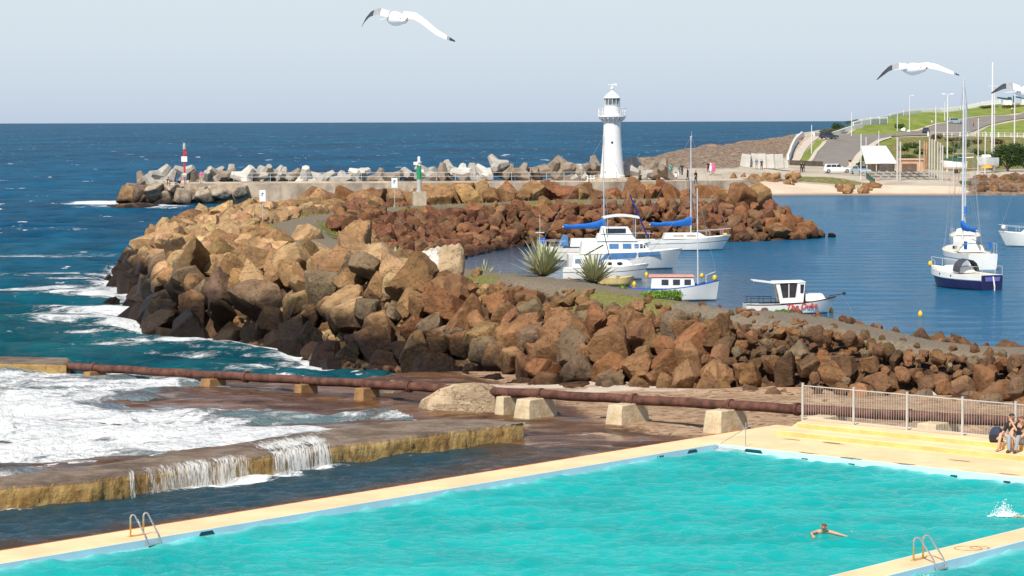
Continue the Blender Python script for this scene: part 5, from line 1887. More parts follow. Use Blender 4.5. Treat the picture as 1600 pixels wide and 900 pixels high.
# photo column, top row, width, concrete tone, words
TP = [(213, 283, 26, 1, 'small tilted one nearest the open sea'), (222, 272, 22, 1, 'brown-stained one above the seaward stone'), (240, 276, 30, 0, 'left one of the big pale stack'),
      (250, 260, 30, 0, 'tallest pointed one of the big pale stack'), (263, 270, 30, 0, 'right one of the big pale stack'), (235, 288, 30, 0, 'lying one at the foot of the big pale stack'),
      (288, 257, 24, 0, 'upright one behind the red beacon'), (304, 268, 26, 1, 'dark one right of the red beacon'), (322, 268, 26, 0, 'flat one right of the pink shirted person'),
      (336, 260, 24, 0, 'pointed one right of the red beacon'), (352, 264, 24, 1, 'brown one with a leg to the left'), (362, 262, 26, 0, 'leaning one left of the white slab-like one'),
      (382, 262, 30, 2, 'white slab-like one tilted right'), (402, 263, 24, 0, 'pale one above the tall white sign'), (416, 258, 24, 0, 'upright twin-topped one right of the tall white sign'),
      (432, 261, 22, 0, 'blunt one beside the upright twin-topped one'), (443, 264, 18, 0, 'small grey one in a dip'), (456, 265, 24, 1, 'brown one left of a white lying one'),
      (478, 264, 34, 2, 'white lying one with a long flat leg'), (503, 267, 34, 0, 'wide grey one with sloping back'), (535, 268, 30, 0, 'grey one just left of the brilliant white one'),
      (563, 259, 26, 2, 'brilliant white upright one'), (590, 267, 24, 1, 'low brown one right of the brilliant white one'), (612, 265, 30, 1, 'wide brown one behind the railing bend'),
      (640, 263, 30, 0, 'pale one left of the green beacon'), (668, 258, 34, 0, 'broad grey one right of the green beacon'), (690, 260, 26, 1, 'dark one between two broad grey ones'),
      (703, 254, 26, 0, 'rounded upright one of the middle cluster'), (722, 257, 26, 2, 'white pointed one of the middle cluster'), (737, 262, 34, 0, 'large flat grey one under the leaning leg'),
      (760, 258, 30, 2, 'white one beneath the leaning leg'), (776, 245, 26, 0, 'leaning one with its leg raised highest'), (792, 260, 24, 1, 'small dark one right of the raised leg'),
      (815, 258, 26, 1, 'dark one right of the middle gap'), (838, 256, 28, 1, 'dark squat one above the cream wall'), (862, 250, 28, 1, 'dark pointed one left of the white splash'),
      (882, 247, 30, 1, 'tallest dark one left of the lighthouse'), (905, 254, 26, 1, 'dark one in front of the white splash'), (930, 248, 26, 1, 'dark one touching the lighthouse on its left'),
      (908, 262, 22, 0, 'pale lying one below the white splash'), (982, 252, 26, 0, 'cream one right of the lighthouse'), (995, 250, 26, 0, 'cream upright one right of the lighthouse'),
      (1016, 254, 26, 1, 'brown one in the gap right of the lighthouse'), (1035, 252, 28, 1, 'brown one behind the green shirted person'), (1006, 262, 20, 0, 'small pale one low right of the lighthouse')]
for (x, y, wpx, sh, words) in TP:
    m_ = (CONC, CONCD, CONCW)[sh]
    Yd = 358.0 + r_.uniform(-1.0, 2.0)
    s_ = (wpx + 6) * Yd / FPX / 3.3
    src = proto[m_.name]
    if m_.name in used_p:
        o = src.copy()
        COL.objects.link(o)
    else:
        o = src
        used_p.add(m_.name)
    q = PY(x, y, Yd)
    o.location = (q.x, Yd, q.z - 1.4 * s_)
    o.scale = (s_,) * 3
    o.rotation_euler = (r_.uniform(-1.3, 1.3), r_.uniform(-1.3, 1.3), r_.uniform(0, 6.28))
    tag(o, 'concrete tetrapod, ' + words, 'tetrapod', 'concrete tetrapods along the outer breakwater')

# ---- lighthouse
q = PY(956.5, 277, 353.5)
lt = thing('lighthouse', 'tall white lighthouse with railed gallery and pale domed lantern', 'lighthouse', (q.x, q.y, DZ), 0)
lz = q.z - DZ
SCL = 353.5 / FPX
hh = lambda y: (277 - y) * SCL + lz
prof = []
for i in range(25):
    u = i / 24
    z = lz + (hh(190) - lz) * u
    r = (19.2 * (1 - u) ** 1.7 + 13.4 * (1 - (1 - u) ** 1.7)) * SCL
    prof.append((r, z))
mb = MB().lathe([(prof[0][0] * 1.04, lz - 0.1), (prof[0][0] * 1.04, lz + 0.25)] + prof[1:], 40)
mb.build('tower', LWH, lt, smooth=True)
mb = MB().lathe([(2.9, 0), (2.9, 0.32), (2.5, 0.33), (2.5, lz - 0.02)], 8).lathe([(3.6, 0.0), (3.6, 0.16)], 8)
mb.build('plinth', PAVE, lt)
g0 = hh(183)
mb = MB().lathe([(13.6 * SCL, hh(190) - 0.1), (14.5 * SCL, hh(187)), (17.5 * SCL, hh(184.5)), (21.5 * SCL, g0), (22 * SCL, g0 + 0.02), (22 * SCL, g0 + 0.2), (12 * SCL, g0 + 0.21)], 40)
mb.build('gallery', LWH, lt, smooth=True, angle=30)
for k in range(16):
    a = 2 * PI * k / 16
    mb = MB()
    mb.extrude([Vector((13.3 * SCL * math.cos(a), 13.3 * SCL * math.sin(a), hh(192))), Vector((14.6 * SCL * math.cos(a), 14.6 * SCL * math.sin(a), hh(191))),
                Vector((20.5 * SCL * math.cos(a), 20.5 * SCL * math.sin(a), hh(185.5))), Vector((20.5 * SCL * math.cos(a), 20.5 * SCL * math.sin(a), g0 - 0.01)),
                Vector((13.3 * SCL * math.cos(a), 13.3 * SCL * math.sin(a), g0 - 0.01))], (-0.14 * math.sin(a), 0.14 * math.cos(a), 0))
    mb.build('bracket', LWH, lt)
mb = MB()
RG = 21.4 * SCL
zr = hh(169.5)
ring = [(RG * math.cos(2 * PI * k / 32), RG * math.sin(2 * PI * k / 32)) for k in range(33)]
for z in (zr, g0 + 0.62, g0 + 0.42):
    mb.tube([(x, y, z) for x, y in ring], 0.035 if z == zr else 0.02, 6, cap=False)
for k in range(32):
    mb.tube([(ring[k][0], ring[k][1], g0 + 0.2), (ring[k][0], ring[k][1], zr + 0.02)], 0.03 if k % 4 == 0 else 0.018, 5)
mb.build('gallery_railing', LWH, lt)
LR = 12.4 * SCL
mb = MB().lathe([(LR, g0 + 0.2), (LR, hh(165.3)), (LR * 1.05, hh(165.2)), (LR * 1.05, hh(164.4))], 32)
mb.build('lantern_base', LWH, lt, smooth=True, angle=30)
mb = MB().lathe([(LR * 0.95, hh(164.6)), (LR * 0.95, hh(153.8))], 12)
mb.build('lantern_glass', pbr('lantern_glass', (0.13, 0.17, 0.18), 0.08, var=0.5, scale=2.5, spec=0.7), lt)
mb = MB()
for k in range(12):
    a = 2 * PI * k / 12
    mb.tube([(LR * 0.965 * math.cos(a), LR * 0.965 * math.sin(a), hh(164.8)), (LR * 0.965 * math.cos(a), LR * 0.965 * math.sin(a), hh(153.5))], 0.03, 5)
mb.build('glazing_bars', LWH, lt)
mb = MB().lathe([(LR * 1.06, hh(154.2)), (LR * 1.08, hh(153.4)), (LR * 0.82, hh(149.6)), (LR * 0.5, hh(146)), (LR * 0.2, hh(143.2)), (LR * 0.13, hh(142.5)), (LR * 0.1, hh(140.3)), (LR * 0.22, hh(139.2)),
                 (LR * 0.23, hh(137.6)), (LR * 0.08, hh(136.3)), (0.03, hh(132))], 32)
mb.build('lantern_roof', LWH, lt, smooth=True, angle=35)
mb = MB().box((0, 0, hh(132.6)), (0.85, 0.05, 0.06)).extrude([Vector((0.12, 0, hh(133.6))), Vector((0.62, 0, hh(134.4))), Vector((0.62, 0, hh(130.8))), Vector((0.12, 0, hh(131.6)))], (0, 0.04, 0))
mb.extrude([Vector((-0.42, 0, hh(133.2))), Vector((-0.62, 0, hh(132.6))), Vector((-0.42, 0, hh(132)))], (0, 0.04, 0))
mb.build('weather_vane', LWH, lt)
for (zz, w_) in ((hh(222.5), 0.16), (hh(268.5), 0.1)):
    u = (zz - lz) / (hh(190) - lz)
    r = (19.2 * (1 - u) ** 1.7 + 13.4 * (1 - (1 - u) ** 1.7)) * SCL
    a = -PI / 2 - 0.05 if w_ > 0.12 else -PI / 2 - 0.62
    mb = MB().ball((r * math.cos(a), r * math.sin(a), zz), (w_, w_, w_), 10)
    mb.build('porthole', GLASS, lt, smooth=True)

# ---- railing on the outer breakwater
rt = thing('railing', 'thin grey two-rail railing along the outer breakwater', 'railing', (-37, 349.0, DZ + 0.2), 0)
path_ = [(0, 0), (17, -0.2), (37, 0.6), (44, 1.0), (51, 1.4)]
tot = []
for a, b_ in zip(path_, path_[1:]):
    n_ = max(2, int(math.hypot(b_[0] - a[0], b_[1] - a[1]) / 2.3))
    for k in range(n_):
        tot.append((a[0] + (b_[0] - a[0]) * k / n_, a[1] + (b_[1] - a[1]) * k / n_))
tot.append(path_[-1])
for (x, y) in tot:
    MB().tube([(x, y, 0), (x, y, 1.12)], 0.04, 6).build('post', RAILM, rt)
mb = MB()
for z in (1.1, 0.58):
    mb.tube([(x, y, z) for x, y in tot], 0.03, 6)
mb.build('rail', RAILM, rt)

# ---- red beacon
q = PY(288.5, 282, 351.5)
bt = thing('red_beacon', 'slim red harbour beacon with white square board', 'beacon', (q.x, q.y, DZ), 0)
zt_ = PY(288.5, 224, 351.5).z - DZ
REDM = pbr('beacon_red', (0.62, 0.03, 0.025), 0.5, var=0.1)
MB().tube([(0, 0, 0), (0, 0, zt_ - 0.8)], 0.14, 10).build('pole', REDM, bt, smooth=True)
MB().box((0, -0.2, zt_ - 2.1), (0.78, 0.06, 0.72)).build('sign_board', LWH, bt, bevel=0.01)
MB().lathe([(0.2, zt_ - 0.8), (0.2, zt_ - 0.2), (0.14, zt_ - 0.15), (0.14, zt_), (0.05, zt_ + 0.05)], 14).build('lamp', pbr('grey_lantern', (0.45, 0.43, 0.41), 0.5), bt, smooth=True)
MB().box((0.16, 0, zt_ - 1.3), (0.3, 0.2, 0.35)).build('equipment_box', REDM, bt, bevel=0.02)
MB().box((0, 0, 0.15), (1.3, 1.2, 0.3)).build('base', PAVE, bt, bevel=0.04)

# ---- green beacon
q = PY(655, 315.5, 236.0)
gt = thing('green_beacon', 'grey and green banded harbour beacon on a concrete cube', 'beacon', (q.x, q.y, ground_z(q.x, q.y)), 0.15)
k_ = 236.0 / FPX
gz = q.z - ground_z(q.x, q.y)
Hh = lambda y: (315.5 - y) * k_ + gz
MB().box((0, 0, (Hh(299.5)) / 2 - 0.1), (21 * k_, 1.1, Hh(299.5) + 0.2)).build('concrete_base', pbr('cube_concrete', (0.46, 0.38, 0.28), 0.9, var=0.15, bump=0.3, grime=0.3), gt, bevel=0.03)
MB().lathe([(0.30, Hh(299.4)), (0.30, Hh(298)), (0.23, Hh(297.8)), (0.22, Hh(280.5))], 20).build('column', RAILM, gt, smooth=True, angle=30)
MB().lathe([(0.222, Hh(280.4)), (0.2, Hh(259)), ], 20).build('green_band', pbr('beacon_green', (0.02, 0.30, 0.12), 0.45, var=0.1), gt, smooth=True)
MB().lathe([(0.2, Hh(258.9)), (0.2, Hh(254)), (0.3, Hh(253.9)), (0.3, Hh(253)), (0.13, Hh(252.8)), (0.13, Hh(245.5)), (0.05, Hh(244.6))], 18).build('lamp', LWH, gt, smooth=True, angle=30)
MB().box((-0.3, -0.1, Hh(255.5)), (0.42, 0.3, 0.28)).box((0.3, -0.12, Hh(267)), (0.2, 0.25, 0.25)).build('equipment_box', LWH, gt, bevel=0.02)

# ---- two white notice signs on posts
SIGNB = pbr('sign_blue', (0.03, 0.17, 0.42), 0.5)
for (x, yt, yb, yf, Yd, lab) in [(410.5, 297, 315, 338, 188.0, 'white notice sign on a post at the bend of the grey path'), (616.5, 278, 293.5, 316, 231.0, 'white notice sign on a thin post left of the green beacon')]:
    k_ = Yd / FPX
    q = PY(x, yf, Yd)
    zg = ground_z(q.x, q.y)
    z1, z0 = PY(x, yt, Yd).z - zg, PY(x, yb, Yd).z - zg
    st_ = thing('notice_sign', lab, 'sign', (q.x, q.y, zg), 0.08, 'white notice signs on the breakwater path')
    MB().tube([(0, 0, -0.1), (0, 0, z1)], 0.035, 8).build('post', RAILM, st_)
    w_ = 9.5 * k_
    MB().box((0, -0.06, (z0 + z1) / 2), (w_, 0.03, z1 - z0)).build('sign_panel', LWH, st_, bevel=0.006)
    mb = MB()
    cz = z1 - 0.3 * (z1 - z0)
    mb.lathe([(w_ * 0.17, -0.004), (w_ * 0.17, 0.004)], 16)
    mb.v = [(x_, -0.082 + z_, cz + y_) for (x_, y_, z_) in mb.v]
    mb.box((-w_ * 0.12, -0.08, cz - w_ * 0.32), (w_ * 0.34, 0.008, w_ * 0.11), Matrix.Rotation(0.5, 3, 'Y'))
    mb.build('blue_symbol', SIGNB, st_)

# ---- white barrier by the lighthouse foot
q = PY(923, 276, 352)
bt = thing('white_barrier', 'low white slatted barrier at the left foot of the lighthouse', 'barrier', (q.x, q.y, DZ), 0)
MB().box((0, 0, 0.72), (1.05, 0.08, 0.1)).box((0, 0, 0.42), (1.05, 0.08, 0.1)).build('rail', LWH, bt)
for s in (-1, 0, 1):
    MB().box((s * 0.45, 0.06, 0.42), (0.12, 0.08, 0.84)).build('leg', LWH, bt)
# ================================================================== far shore: beach, quay, road and grassy hill
ctrl = []


def cz(x, y, z):
    q = PZ(x, y, z)
    ctrl.append((q.x, q.y, z))


def cy(x, y, Y):
    q = PY(x, y, Y)
    ctrl.append((q.x, q.y, q.z))


for x in (1130, 1200, 1260, 1320, 1380, 1440, 1500, 1560, 1640, 1750):
    cz(x, 305.5, 0.0)
    q = PZ(x, 305.5, 0.0)
    ctrl.append((q.x, q.y - 14, -1.3))
for (x, y, z) in [(1050, 286, 2.9), (1120, 284, 2.6), (1180, 285, 1.7), (1250, 285, 1.35), (1350, 289, 1.2), (1450, 291, 1.1), (1550, 287, 1.3), (1640, 286, 1.3),
                  (1000, 268, 2.92), (1080, 268, 2.92), (1150, 268, 2.9), (1200, 270, 2.5), (1250, 273, 2.0), (1420, 272, 1.6), (1500, 272, 1.6), (1580, 275, 1.6), (1320, 272, 1.9)]:
    cz(x, y, z)
for (x, y, Y) in [(1290, 255, 515), (1340, 240, 550), (1345, 225, 605), (1300, 225, 600), (1385, 213, 670), (1310, 213, 665), (1440, 208, 700), (1500, 194, 740), (1600, 181, 800),
                  (1240, 250, 510), (1262, 228, 585), (1275, 213, 650), (1245, 216, 640), (1335, 200, 690), (1340, 192, 715), (1400, 182, 745), (1450, 175, 790), (1560, 163, 850), (1640, 156, 880), (1560, 205, 690), (1600, 205, 680),
                  (1420, 238, 590), (1500, 235, 590), (1600, 230, 600), (1420, 256, 500), (1500, 255, 510), (1600, 258, 510), (1380, 245, 530),
                  (1000, 247, 455), (1050, 236, 520), (1100, 227, 560), (1160, 219, 610), (1110, 250, 470), (1180, 250, 480), (1180, 232, 550), (960, 262, 428), (1560, 214, 640)]:
    cy(x, y, Y)
for (x, Y, z) in [(-10, 445, -1.5), (5, 480, -1.5), (20, 545, -1.5), (38, 620, -1.5), (60, 690, -1.5), (75, 740, -1.0), (95, 800, 4), (120, 900, 10), (160, 1000, 12), (-15, 425, -0.5), (180, 900, 15)]:
    ctrl.append((x, Y, z))
ctrl = np.array(ctrl)
CS = np.array([1.0, 0.30])


def tps_phi(d):
    return d + 0.0 * d


_A = np.hypot((ctrl[:, None, 0] - ctrl[None, :, 0]) * CS[0], (ctrl[:, None, 1] - ctrl[None, :, 1]) * CS[1])
_n = len(ctrl)
_M = np.zeros((_n + 3, _n + 3))
_M[:_n, :_n] = np.sqrt(_A ** 2 + 9) + np.eye(_n) * -0.6
_M[:_n, _n:] = np.c_[np.ones(_n), ctrl[:, :2]]
_M[_n:, :_n] = _M[:_n, _n:].T
_W = np.linalg.solve(_M, np.r_[ctrl[:, 2], 0, 0, 0])


def hill_z(X, Y):
    X, Y = np.asarray(X, float), np.asarray(Y, float)
    o_ = _W[_n] + _W[_n + 1] * X + _W[_n + 2] * Y
    for k in range(_n):
        o_ = o_ + _W[k] * np.sqrt(((X - ctrl[k, 0]) * CS[0]) ** 2 + ((Y - ctrl[k, 1]) * CS[1]) ** 2 + 9)
    return np.clip(o_, -2.5, 40)


def hit(x, y, y0=366):
    """where the far shore is seen at this photo position"""
    d_ = ray(x, y)
    Yq = np.arange(y0, 960, 0.5)
    Q = CAM[None, :] + d_[None, :] * (Yq / d_[1])[:, None]
    hz_ = hill_z(Q[:, 0], Yq)
    k = Q[:, 2] < hz_
    i = int(np.argmax(k)) if k.any() else len(Yq) - 1
    return Vector(Q[i])


gx5, gy5 = np.meshgrid(np.arange(-18, 190, 0.9), np.concatenate([np.arange(362, 480, 1.0), np.arange(480, 980, 2.2)]))
gz5 = hill_z(gx5, gy5)
pp = proj(np.stack([gx5.ravel(), gy5.ravel(), gz5.ravel()], 1))
PX_, PY_ = pp[:, 0], pp[:, 1]


def mask_px(poly, soft=3.0):
    return (1 - sstep(-soft, soft, sdist(PX_, PY_, poly))).reshape(gx5.shape)


m_sand = mask_px([(1190, 283), (1230, 284), (1290, 289), (1340, 295), (1366, 297), (1372, 289), (1500, 291), (1512, 297), (1520, 330), (1100, 330), (1150, 300)], 2)
m_scrub = np.maximum(mask_px([(1245, 276), (1300, 277), (1345, 284), (1350, 290), (1290, 287), (1250, 283)], 2),
                     mask_px([(1345, 268), (1352, 252), (1368, 228), (1398, 214), (1500, 213), (1640, 214), (1640, 262), (1500, 268), (1420, 262)], 3))
m_lawn = np.maximum(mask_px([(1322, 212), (1335, 203), (1388, 179), (1480, 168), (1600, 158), (1700, 150), (1700, 168), (1600, 176), (1500, 188), (1452, 198), (1420, 206), (1380, 211)], 1.5),
                    mask_px([(1520, 212), (1545, 197), (1600, 187), (1700, 170), (1700, 212)], 1.5))
m_lawn = np.maximum(m_lawn, mask_px([(1248, 252), (1258, 238), (1278, 217), (1289, 219), (1276, 234), (1262, 253)], 1.5))
m_lawn = np.maximum(m_lawn, mask_px([(1347, 262), (1350, 246), (1366, 226), (1392, 214), (1410, 215), (1378, 232), (1362, 254)], 1.5))
m_rock = mask_px([(850, 330), (850, 200), (1150, 205), (1245, 208), (1236, 225), (1228, 246), (1150, 262), (1050, 262), (980, 262), (960, 275)], 3)
m_rock = np.maximum(m_rock, mask_px([(1010, 330), (1080, 288), (1170, 278), (1240, 280), (1200, 300)], 3))
m_rock = np.maximum(m_rock, mask_px([(1512, 278), (1700, 276), (1700, 312), (1512, 312)], 2))
m_sand = m_sand * (1 - mask_px([(1512, 270), (1700, 270), (1700, 330), (1512, 330)], 2))
m_bush = mask_px([(1278, 206), (1300, 190), (1318, 183), (1345, 180), (1345, 188), (1333, 200), (1322, 209), (1296, 210)], 2)
gz5 = gz5 + m_rock * (0.5 * vnoise(gx5, gy5 * 0.5, 6, 4) + 0.25 * vnoise(gx5, gy5 * 0.4, 2, 8)) * (gy5 > 425) + 0.25 * m_scrub * vnoise(gx5, gy5 * 0.5, 3, 2)

m, nt, out = new_mat('far_shore_ground')
p = pos(nt)
A = {k: nd(nt, 'ShaderNodeAttribute', attribute_name=k).outputs['Fac'] for k in ('sand', 'scrub', 'lawn', 'rock', 'bush')}
n1 = noise(nt, 0.25, 6, 0.65, mapping(nt, p, (1, 0.4, 1)))
n2 = noise(nt, 1.4, 5, 0.7, mapping(nt, p, (1, 0.4, 1)))
c = mixc(nt, rng_(nt, n1, 0.35, 0.65), (0.40, 0.345, 0.27), (0.54, 0.475, 0.38))
rockc = mixc(nt, rng_(nt, n2, 0.35, 0.65), (0.13, 0.085, 0.06), (0.34, 0.26, 0.19))
scr = mixc(nt, rng_(nt, n2, 0.35, 0.65), (0.10, 0.13, 0.025), (0.30, 0.24, 0.11))
lawn = mixc(nt, rng_(nt, n1, 0.35, 0.65), (0.15, 0.21, 0.035), (0.25, 0.29, 0.07))
lawn = mixc(nt, rng_(nt, n2, 0.50, 0.75), lawn, (0.27, 0.25, 0.09))
sand = mixc(nt, rng_(nt, n1, 0.35, 0.65), (0.62, 0.50, 0.37), (0.72, 0.60, 0.46))
zz_ = nd(nt, 'ShaderNodeSeparateXYZ', {0: p}).outputs[2]
sand = mixc(nt, rng_(nt, zz_, 0.40, 0.02), sand, (0.30, 0.20, 0.14))


def mk(a, k=0.8):
    return rng_(nt, mth(nt, 'ADD', a, mth(nt, 'MULTIPLY', mth(nt, 'SUBTRACT', n2, 0.5), k)), 0.35, 0.65)


c = mixc(nt, mk(A['rock']), c, rockc)
c = mixc(nt, mk(A['scrub']), c, scr)
c = mixc(nt, mk(A['lawn'], 0.2), c, lawn)
c = mixc(nt, mk(A['bush']), c, (0.07, 0.09, 0.03))
c = mixc(nt, mk(A['sand'], 0.3), c, sand)
bmp = nd(nt, 'ShaderNodeBump', {'Height': n2, 'Strength': 0.6, 'Distance': 0.4}).outputs[0]
b = nd(nt, 'ShaderNodeBsdfPrincipled', {'Base Color': c, 'Roughness': 0.95, 'Specular IOR Level': 0.1, 'Normal': bmp})
nt.links.new(b.outputs[0], out.inputs[0])
hl = arrmesh('far_shore', np.stack([gx5.ravel(), gy5.ravel(), gz5.ravel()], 1), grid_faces(*gx5.shape), m)
for k, v in (('sand', m_sand), ('scrub', m_scrub), ('lawn', m_lawn), ('rock', m_rock), ('bush', m_bush)):
    attr_f(hl, k, v)
tag(hl, 'far shore with sandy beach, quay and grassy headland', kind='structure')

# ---- roads
ASPH = pbr('road_asphalt', (0.235, 0.21, 0.185), 0.9, var=0.12, scale=0.25, bump=0.2, bscale=3, spec=0.2)
KERB = pbr('kerb_concrete', (0.58, 0.50, 0.40), 0.9, var=0.08, scale=0.5)


def strip(name, left, right, lift, mat, label, n=60, across=10, kind='structure'):
    def rs(pts):
        w_ = [hit(x, y) for x, y in pts]
        L = [0]
        for a, b_ in zip(w_, w_[1:]):
            L.append(L[-1] + max((b_ - a).length, 0.01))
        o_ = []
        for k in range(n):
            t = L[-1] * k / (n - 1)
            j = max(i for i in range(len(L) - 1) if L[i] <= t + 1e-9)
            o_.append(w_[j].lerp(w_[j + 1], (t - L[j]) / (L[j + 1] - L[j])))
        return o_
    A_, B_ = rs(left), rs(right)
    V = []
    for a, b_ in zip(A_, B_):
        for k in range(across + 1):
            q = a.lerp(b_, k / across)
            V.append((q.x, q.y, float(hill_z(q.x, q.y)) + lift))
    o = arrmesh(name, V, grid_faces(n, across + 1), mat)
    if kind:
        tag(o, label, kind=kind)
    return o


strip('road', [(1262, 256), (1276, 240), (1290, 224), (1297, 215)], [(1322, 263), (1334, 247), (1347, 233), (1372, 219)], 0.14, ASPH, 'asphalt road climbing from the harbour')
strip('road', [(1296, 217), (1310, 211.5), (1345, 211.5), (1400, 209.5), (1425, 206.5), (1455, 198), (1500, 188.5), (1600, 176.5), (1680, 168)],
      [(1350, 231), (1362, 224), (1392, 214), (1440, 212.5), (1500, 211.5), (1515, 208), (1542, 196.5), (1600, 185.5), (1680, 177)], 0.17, ASPH, 'asphalt road curving up over the hill', n=90)
strip('pavement', [(1321, 264), (1334, 248), (1348, 233), (1372, 219), (1392, 214.3)], [(1334, 266), (1343, 252), (1354, 237), (1376, 222), (1394, 216)], 0.2, KERB, 'cream footpath beside the climbing road')
strip('pavement', [(1234, 254), (1244, 238), (1256, 222), (1270, 214)], [(1246, 255), (1256, 240), (1268, 224), (1282, 214.5)], 0.15, KERB, 'cream promenade along the white sea wall')
strip('kerb', [(1256, 256), (1272, 238), (1286, 222)], [(1262, 257), (1277, 240), (1291, 224)], 0.24, KERB, 'cream kerb on the left of the climbing road')
strip('kerb', [(1424, 205), (1454, 196.7), (1500, 187.4), (1600, 175.6)], [(1425, 206.4), (1455, 198), (1500, 188.5), (1600, 176.5)], 0.24, KERB, 'pale kerb along the hill road')


# ---- walls and fences following the ground
def wall_along(name, px_, h, th, mat, label, cat, posts=0, lift=0.0, pick=True):
    w_ = [Vector((PY(x, 190, y).x, y, float(hill_z(PY(x, 190, y).x, y)))) if y > 300 else hit(x, y) for x, y in px_]
    rt = thing(name, label, cat, w_[0])
    mb = MB()
    for a, b_ in zip(w_, w_[1:]):
        d_ = b_ - a
        n_ = max(1, int(d_.length / 4))
        for k in range(n_):
            p0, p1 = a + d_ * (k / n_), a + d_ * ((k + 1) / n_)
            z0, z1 = float(hill_z(p0.x, p0.y)) + lift, float(hill_z(p1.x, p1.y)) + lift
            s_ = Vector((-d_.y, d_.x, 0)).normalized() * th / 2
            o_ = rt.location
            if not posts:
                mb.loft([[Vector((p0.x, p0.y, z0 - 0.4)) + s_ - o_, Vector((p0.x, p0.y, z0 - 0.4)) - s_ - o_, Vector((p0.x, p0.y, z0 + h)) - s_ - o_, Vector((p0.x, p0.y, z0 + h)) + s_ - o_],
                         [Vector((p1.x, p1.y, z1 - 0.4)) + s_ - o_, Vector((p1.x, p1.y, z1 - 0.4)) - s_ - o_, Vector((p1.x, p1.y, z1 + h)) - s_ - o_, Vector((p1.x, p1.y, z1 + h)) + s_ - o_]])
            else:
                for u in (0.98, 0.55, 0.15):
                    mb.tube([Vector((p0.x, p0.y, z0 + h * u)) - o_, Vector((p1.x, p1.y, z1 + h * u)) - o_], 0.05, 5)
                m_ = max(2, int(d_.length / n_ / posts))
                for j in range(m_):
                    q = p0.lerp(p1, j / m_)
                    zq = z0 + (z1 - z0) * j / m_
                    mb.box((q.x - o_.x, q.y - o_.y, zq + h / 2 - o_.z), (0.14, 0.14, h))
    mb.build('wall' if not posts else 'pickets', mat, rt)
    if posts:
        for a in w_:
            MB().box((a.x - w_[0].x, a.y - w_[0].y, a.z + h / 2 - w_[0].z), (0.3, 0.3, h + 0.15)).build('post', mat, rt)
    return rt


_rx = np.arange(1340, 1660, 8.0)
_ry = []
for x_ in _rx:
    Yq_ = np.arange(640, 900, 2.0)
    Xq_ = np.array([PY(x_, 190, float(v_)).x for v_ in Yq_])
    _ry.append(float(Yq_[np.argmax((hill_z(Xq_, Yq_) - EYE) / Yq_)]))
_rp = np.polyfit(_rx, _ry, 2)


def ridge(x):
    return float(np.polyval(_rp, x)) - 3.0


print('RIDGE', [round(v_) for v_ in _ry[::6]])
WPAINT = pbr('white_wall_paint', (0.74, 0.73, 0.70), 0.7, var=0.06, scale=0.5, grime=0.2)
WPICK = pbr('white_picket_paint', (0.78, 0.78, 0.76), 0.6, var=0.04)
wall_along('sea_wall', [(1231, 254), (1236, 240), (1243, 226), (1252, 217), (1270, 212.5)], 1.5, 0.4, WPAINT, 'curved white wall along the seaward side of the promenade', 'wall')
wall_along('road_wall', [(1272, 655), (1290, 668), (1320, 682), (1348, 690)], 1.2, 0.4, WPAINT, 'straight white wall along the crest above the climbing road', 'wall')
wall_along('picket_fence', [(x_, ridge(x_)) for x_ in (1357, 1372, 1390, 1411, 1440, 1470, 1500, 1535, 1562)], 1.5, 0.1, WPICK, 'long white picket fence along the grassy hilltop', 'fence', posts=0.42)
wall_along('balustrade', [(1333, 690), (1345, 697), (1360, 704), (1374, 712), (1386, 720)], 1.8, 0.1, WPICK, 'white stair balustrade on the seaward corner of the hill', 'fence', posts=0.36)
wall_along('ranch_fence', [(1450, 213), (1500, 213.5), (1560, 214.5), (1640, 216)], 1.1, 0.1, WPICK, 'white post and rail fence below the hill road', 'fence', posts=2.2)
wall_along('stone_wall', [(1232, 258), (1258, 259), (1284, 260)], 1.5, 0.5, pbr('grey_stone_wall', (0.22, 0.18, 0.13), 0.95, var=0.3, scale=0.8), 'low grey brown stone wall at the foot of the promenade', 'wall', lift=-0.6)


# ---- poles, lamp posts
POLEW = pbr('white_pole', (0.70, 0.71, 0.72), 0.5, var=0.05)
POLEG = pbr('grey_timber_pole', (0.52, 0.49, 0.44), 0.9, var=0.15, scale=1, grime=0.3)
POLEO = pbr('rusty_pole', (0.50, 0.27, 0.17), 0.8, var=0.2, grime=0.3)


def pole(x, yt, yb, Y, wpx, mat, label, cat='pole', name='pole', group=None, arm=None):
    q = PY(x, yb, Y)
    zt = PY(x, yt, Y).z
    zg = min(float(hill_z(q.x, Y)), q.z)
    t_ = thing(name, label, cat, (q.x, q.y, zg), 0, group)
    r = max(wpx * Y / FPX / 2, 0.05)
    MB().tube([(0, 0, -0.3), (0, 0, zt - zg)], [r, r * (0.7 if cat == 'street lamp' else 0.95)], 8).build('shaft', mat, t_, smooth=True)
    if arm:
        H = zt - zg
        for s in arm:
            mb = MB().tube([(0, 0, H - 0.15), (s * 0.3, 0, H + 0.1), (s * 0.45, 0, H + 0.15)], 0.045, 6)
            mb.build('arm', mat, t_)
            MB().box((s * 0.75, 0, H + 0.13), (0.7, 0.4, 0.22)).build('lamp_head', POLEW, t_, bevel=0.05)
    return t_


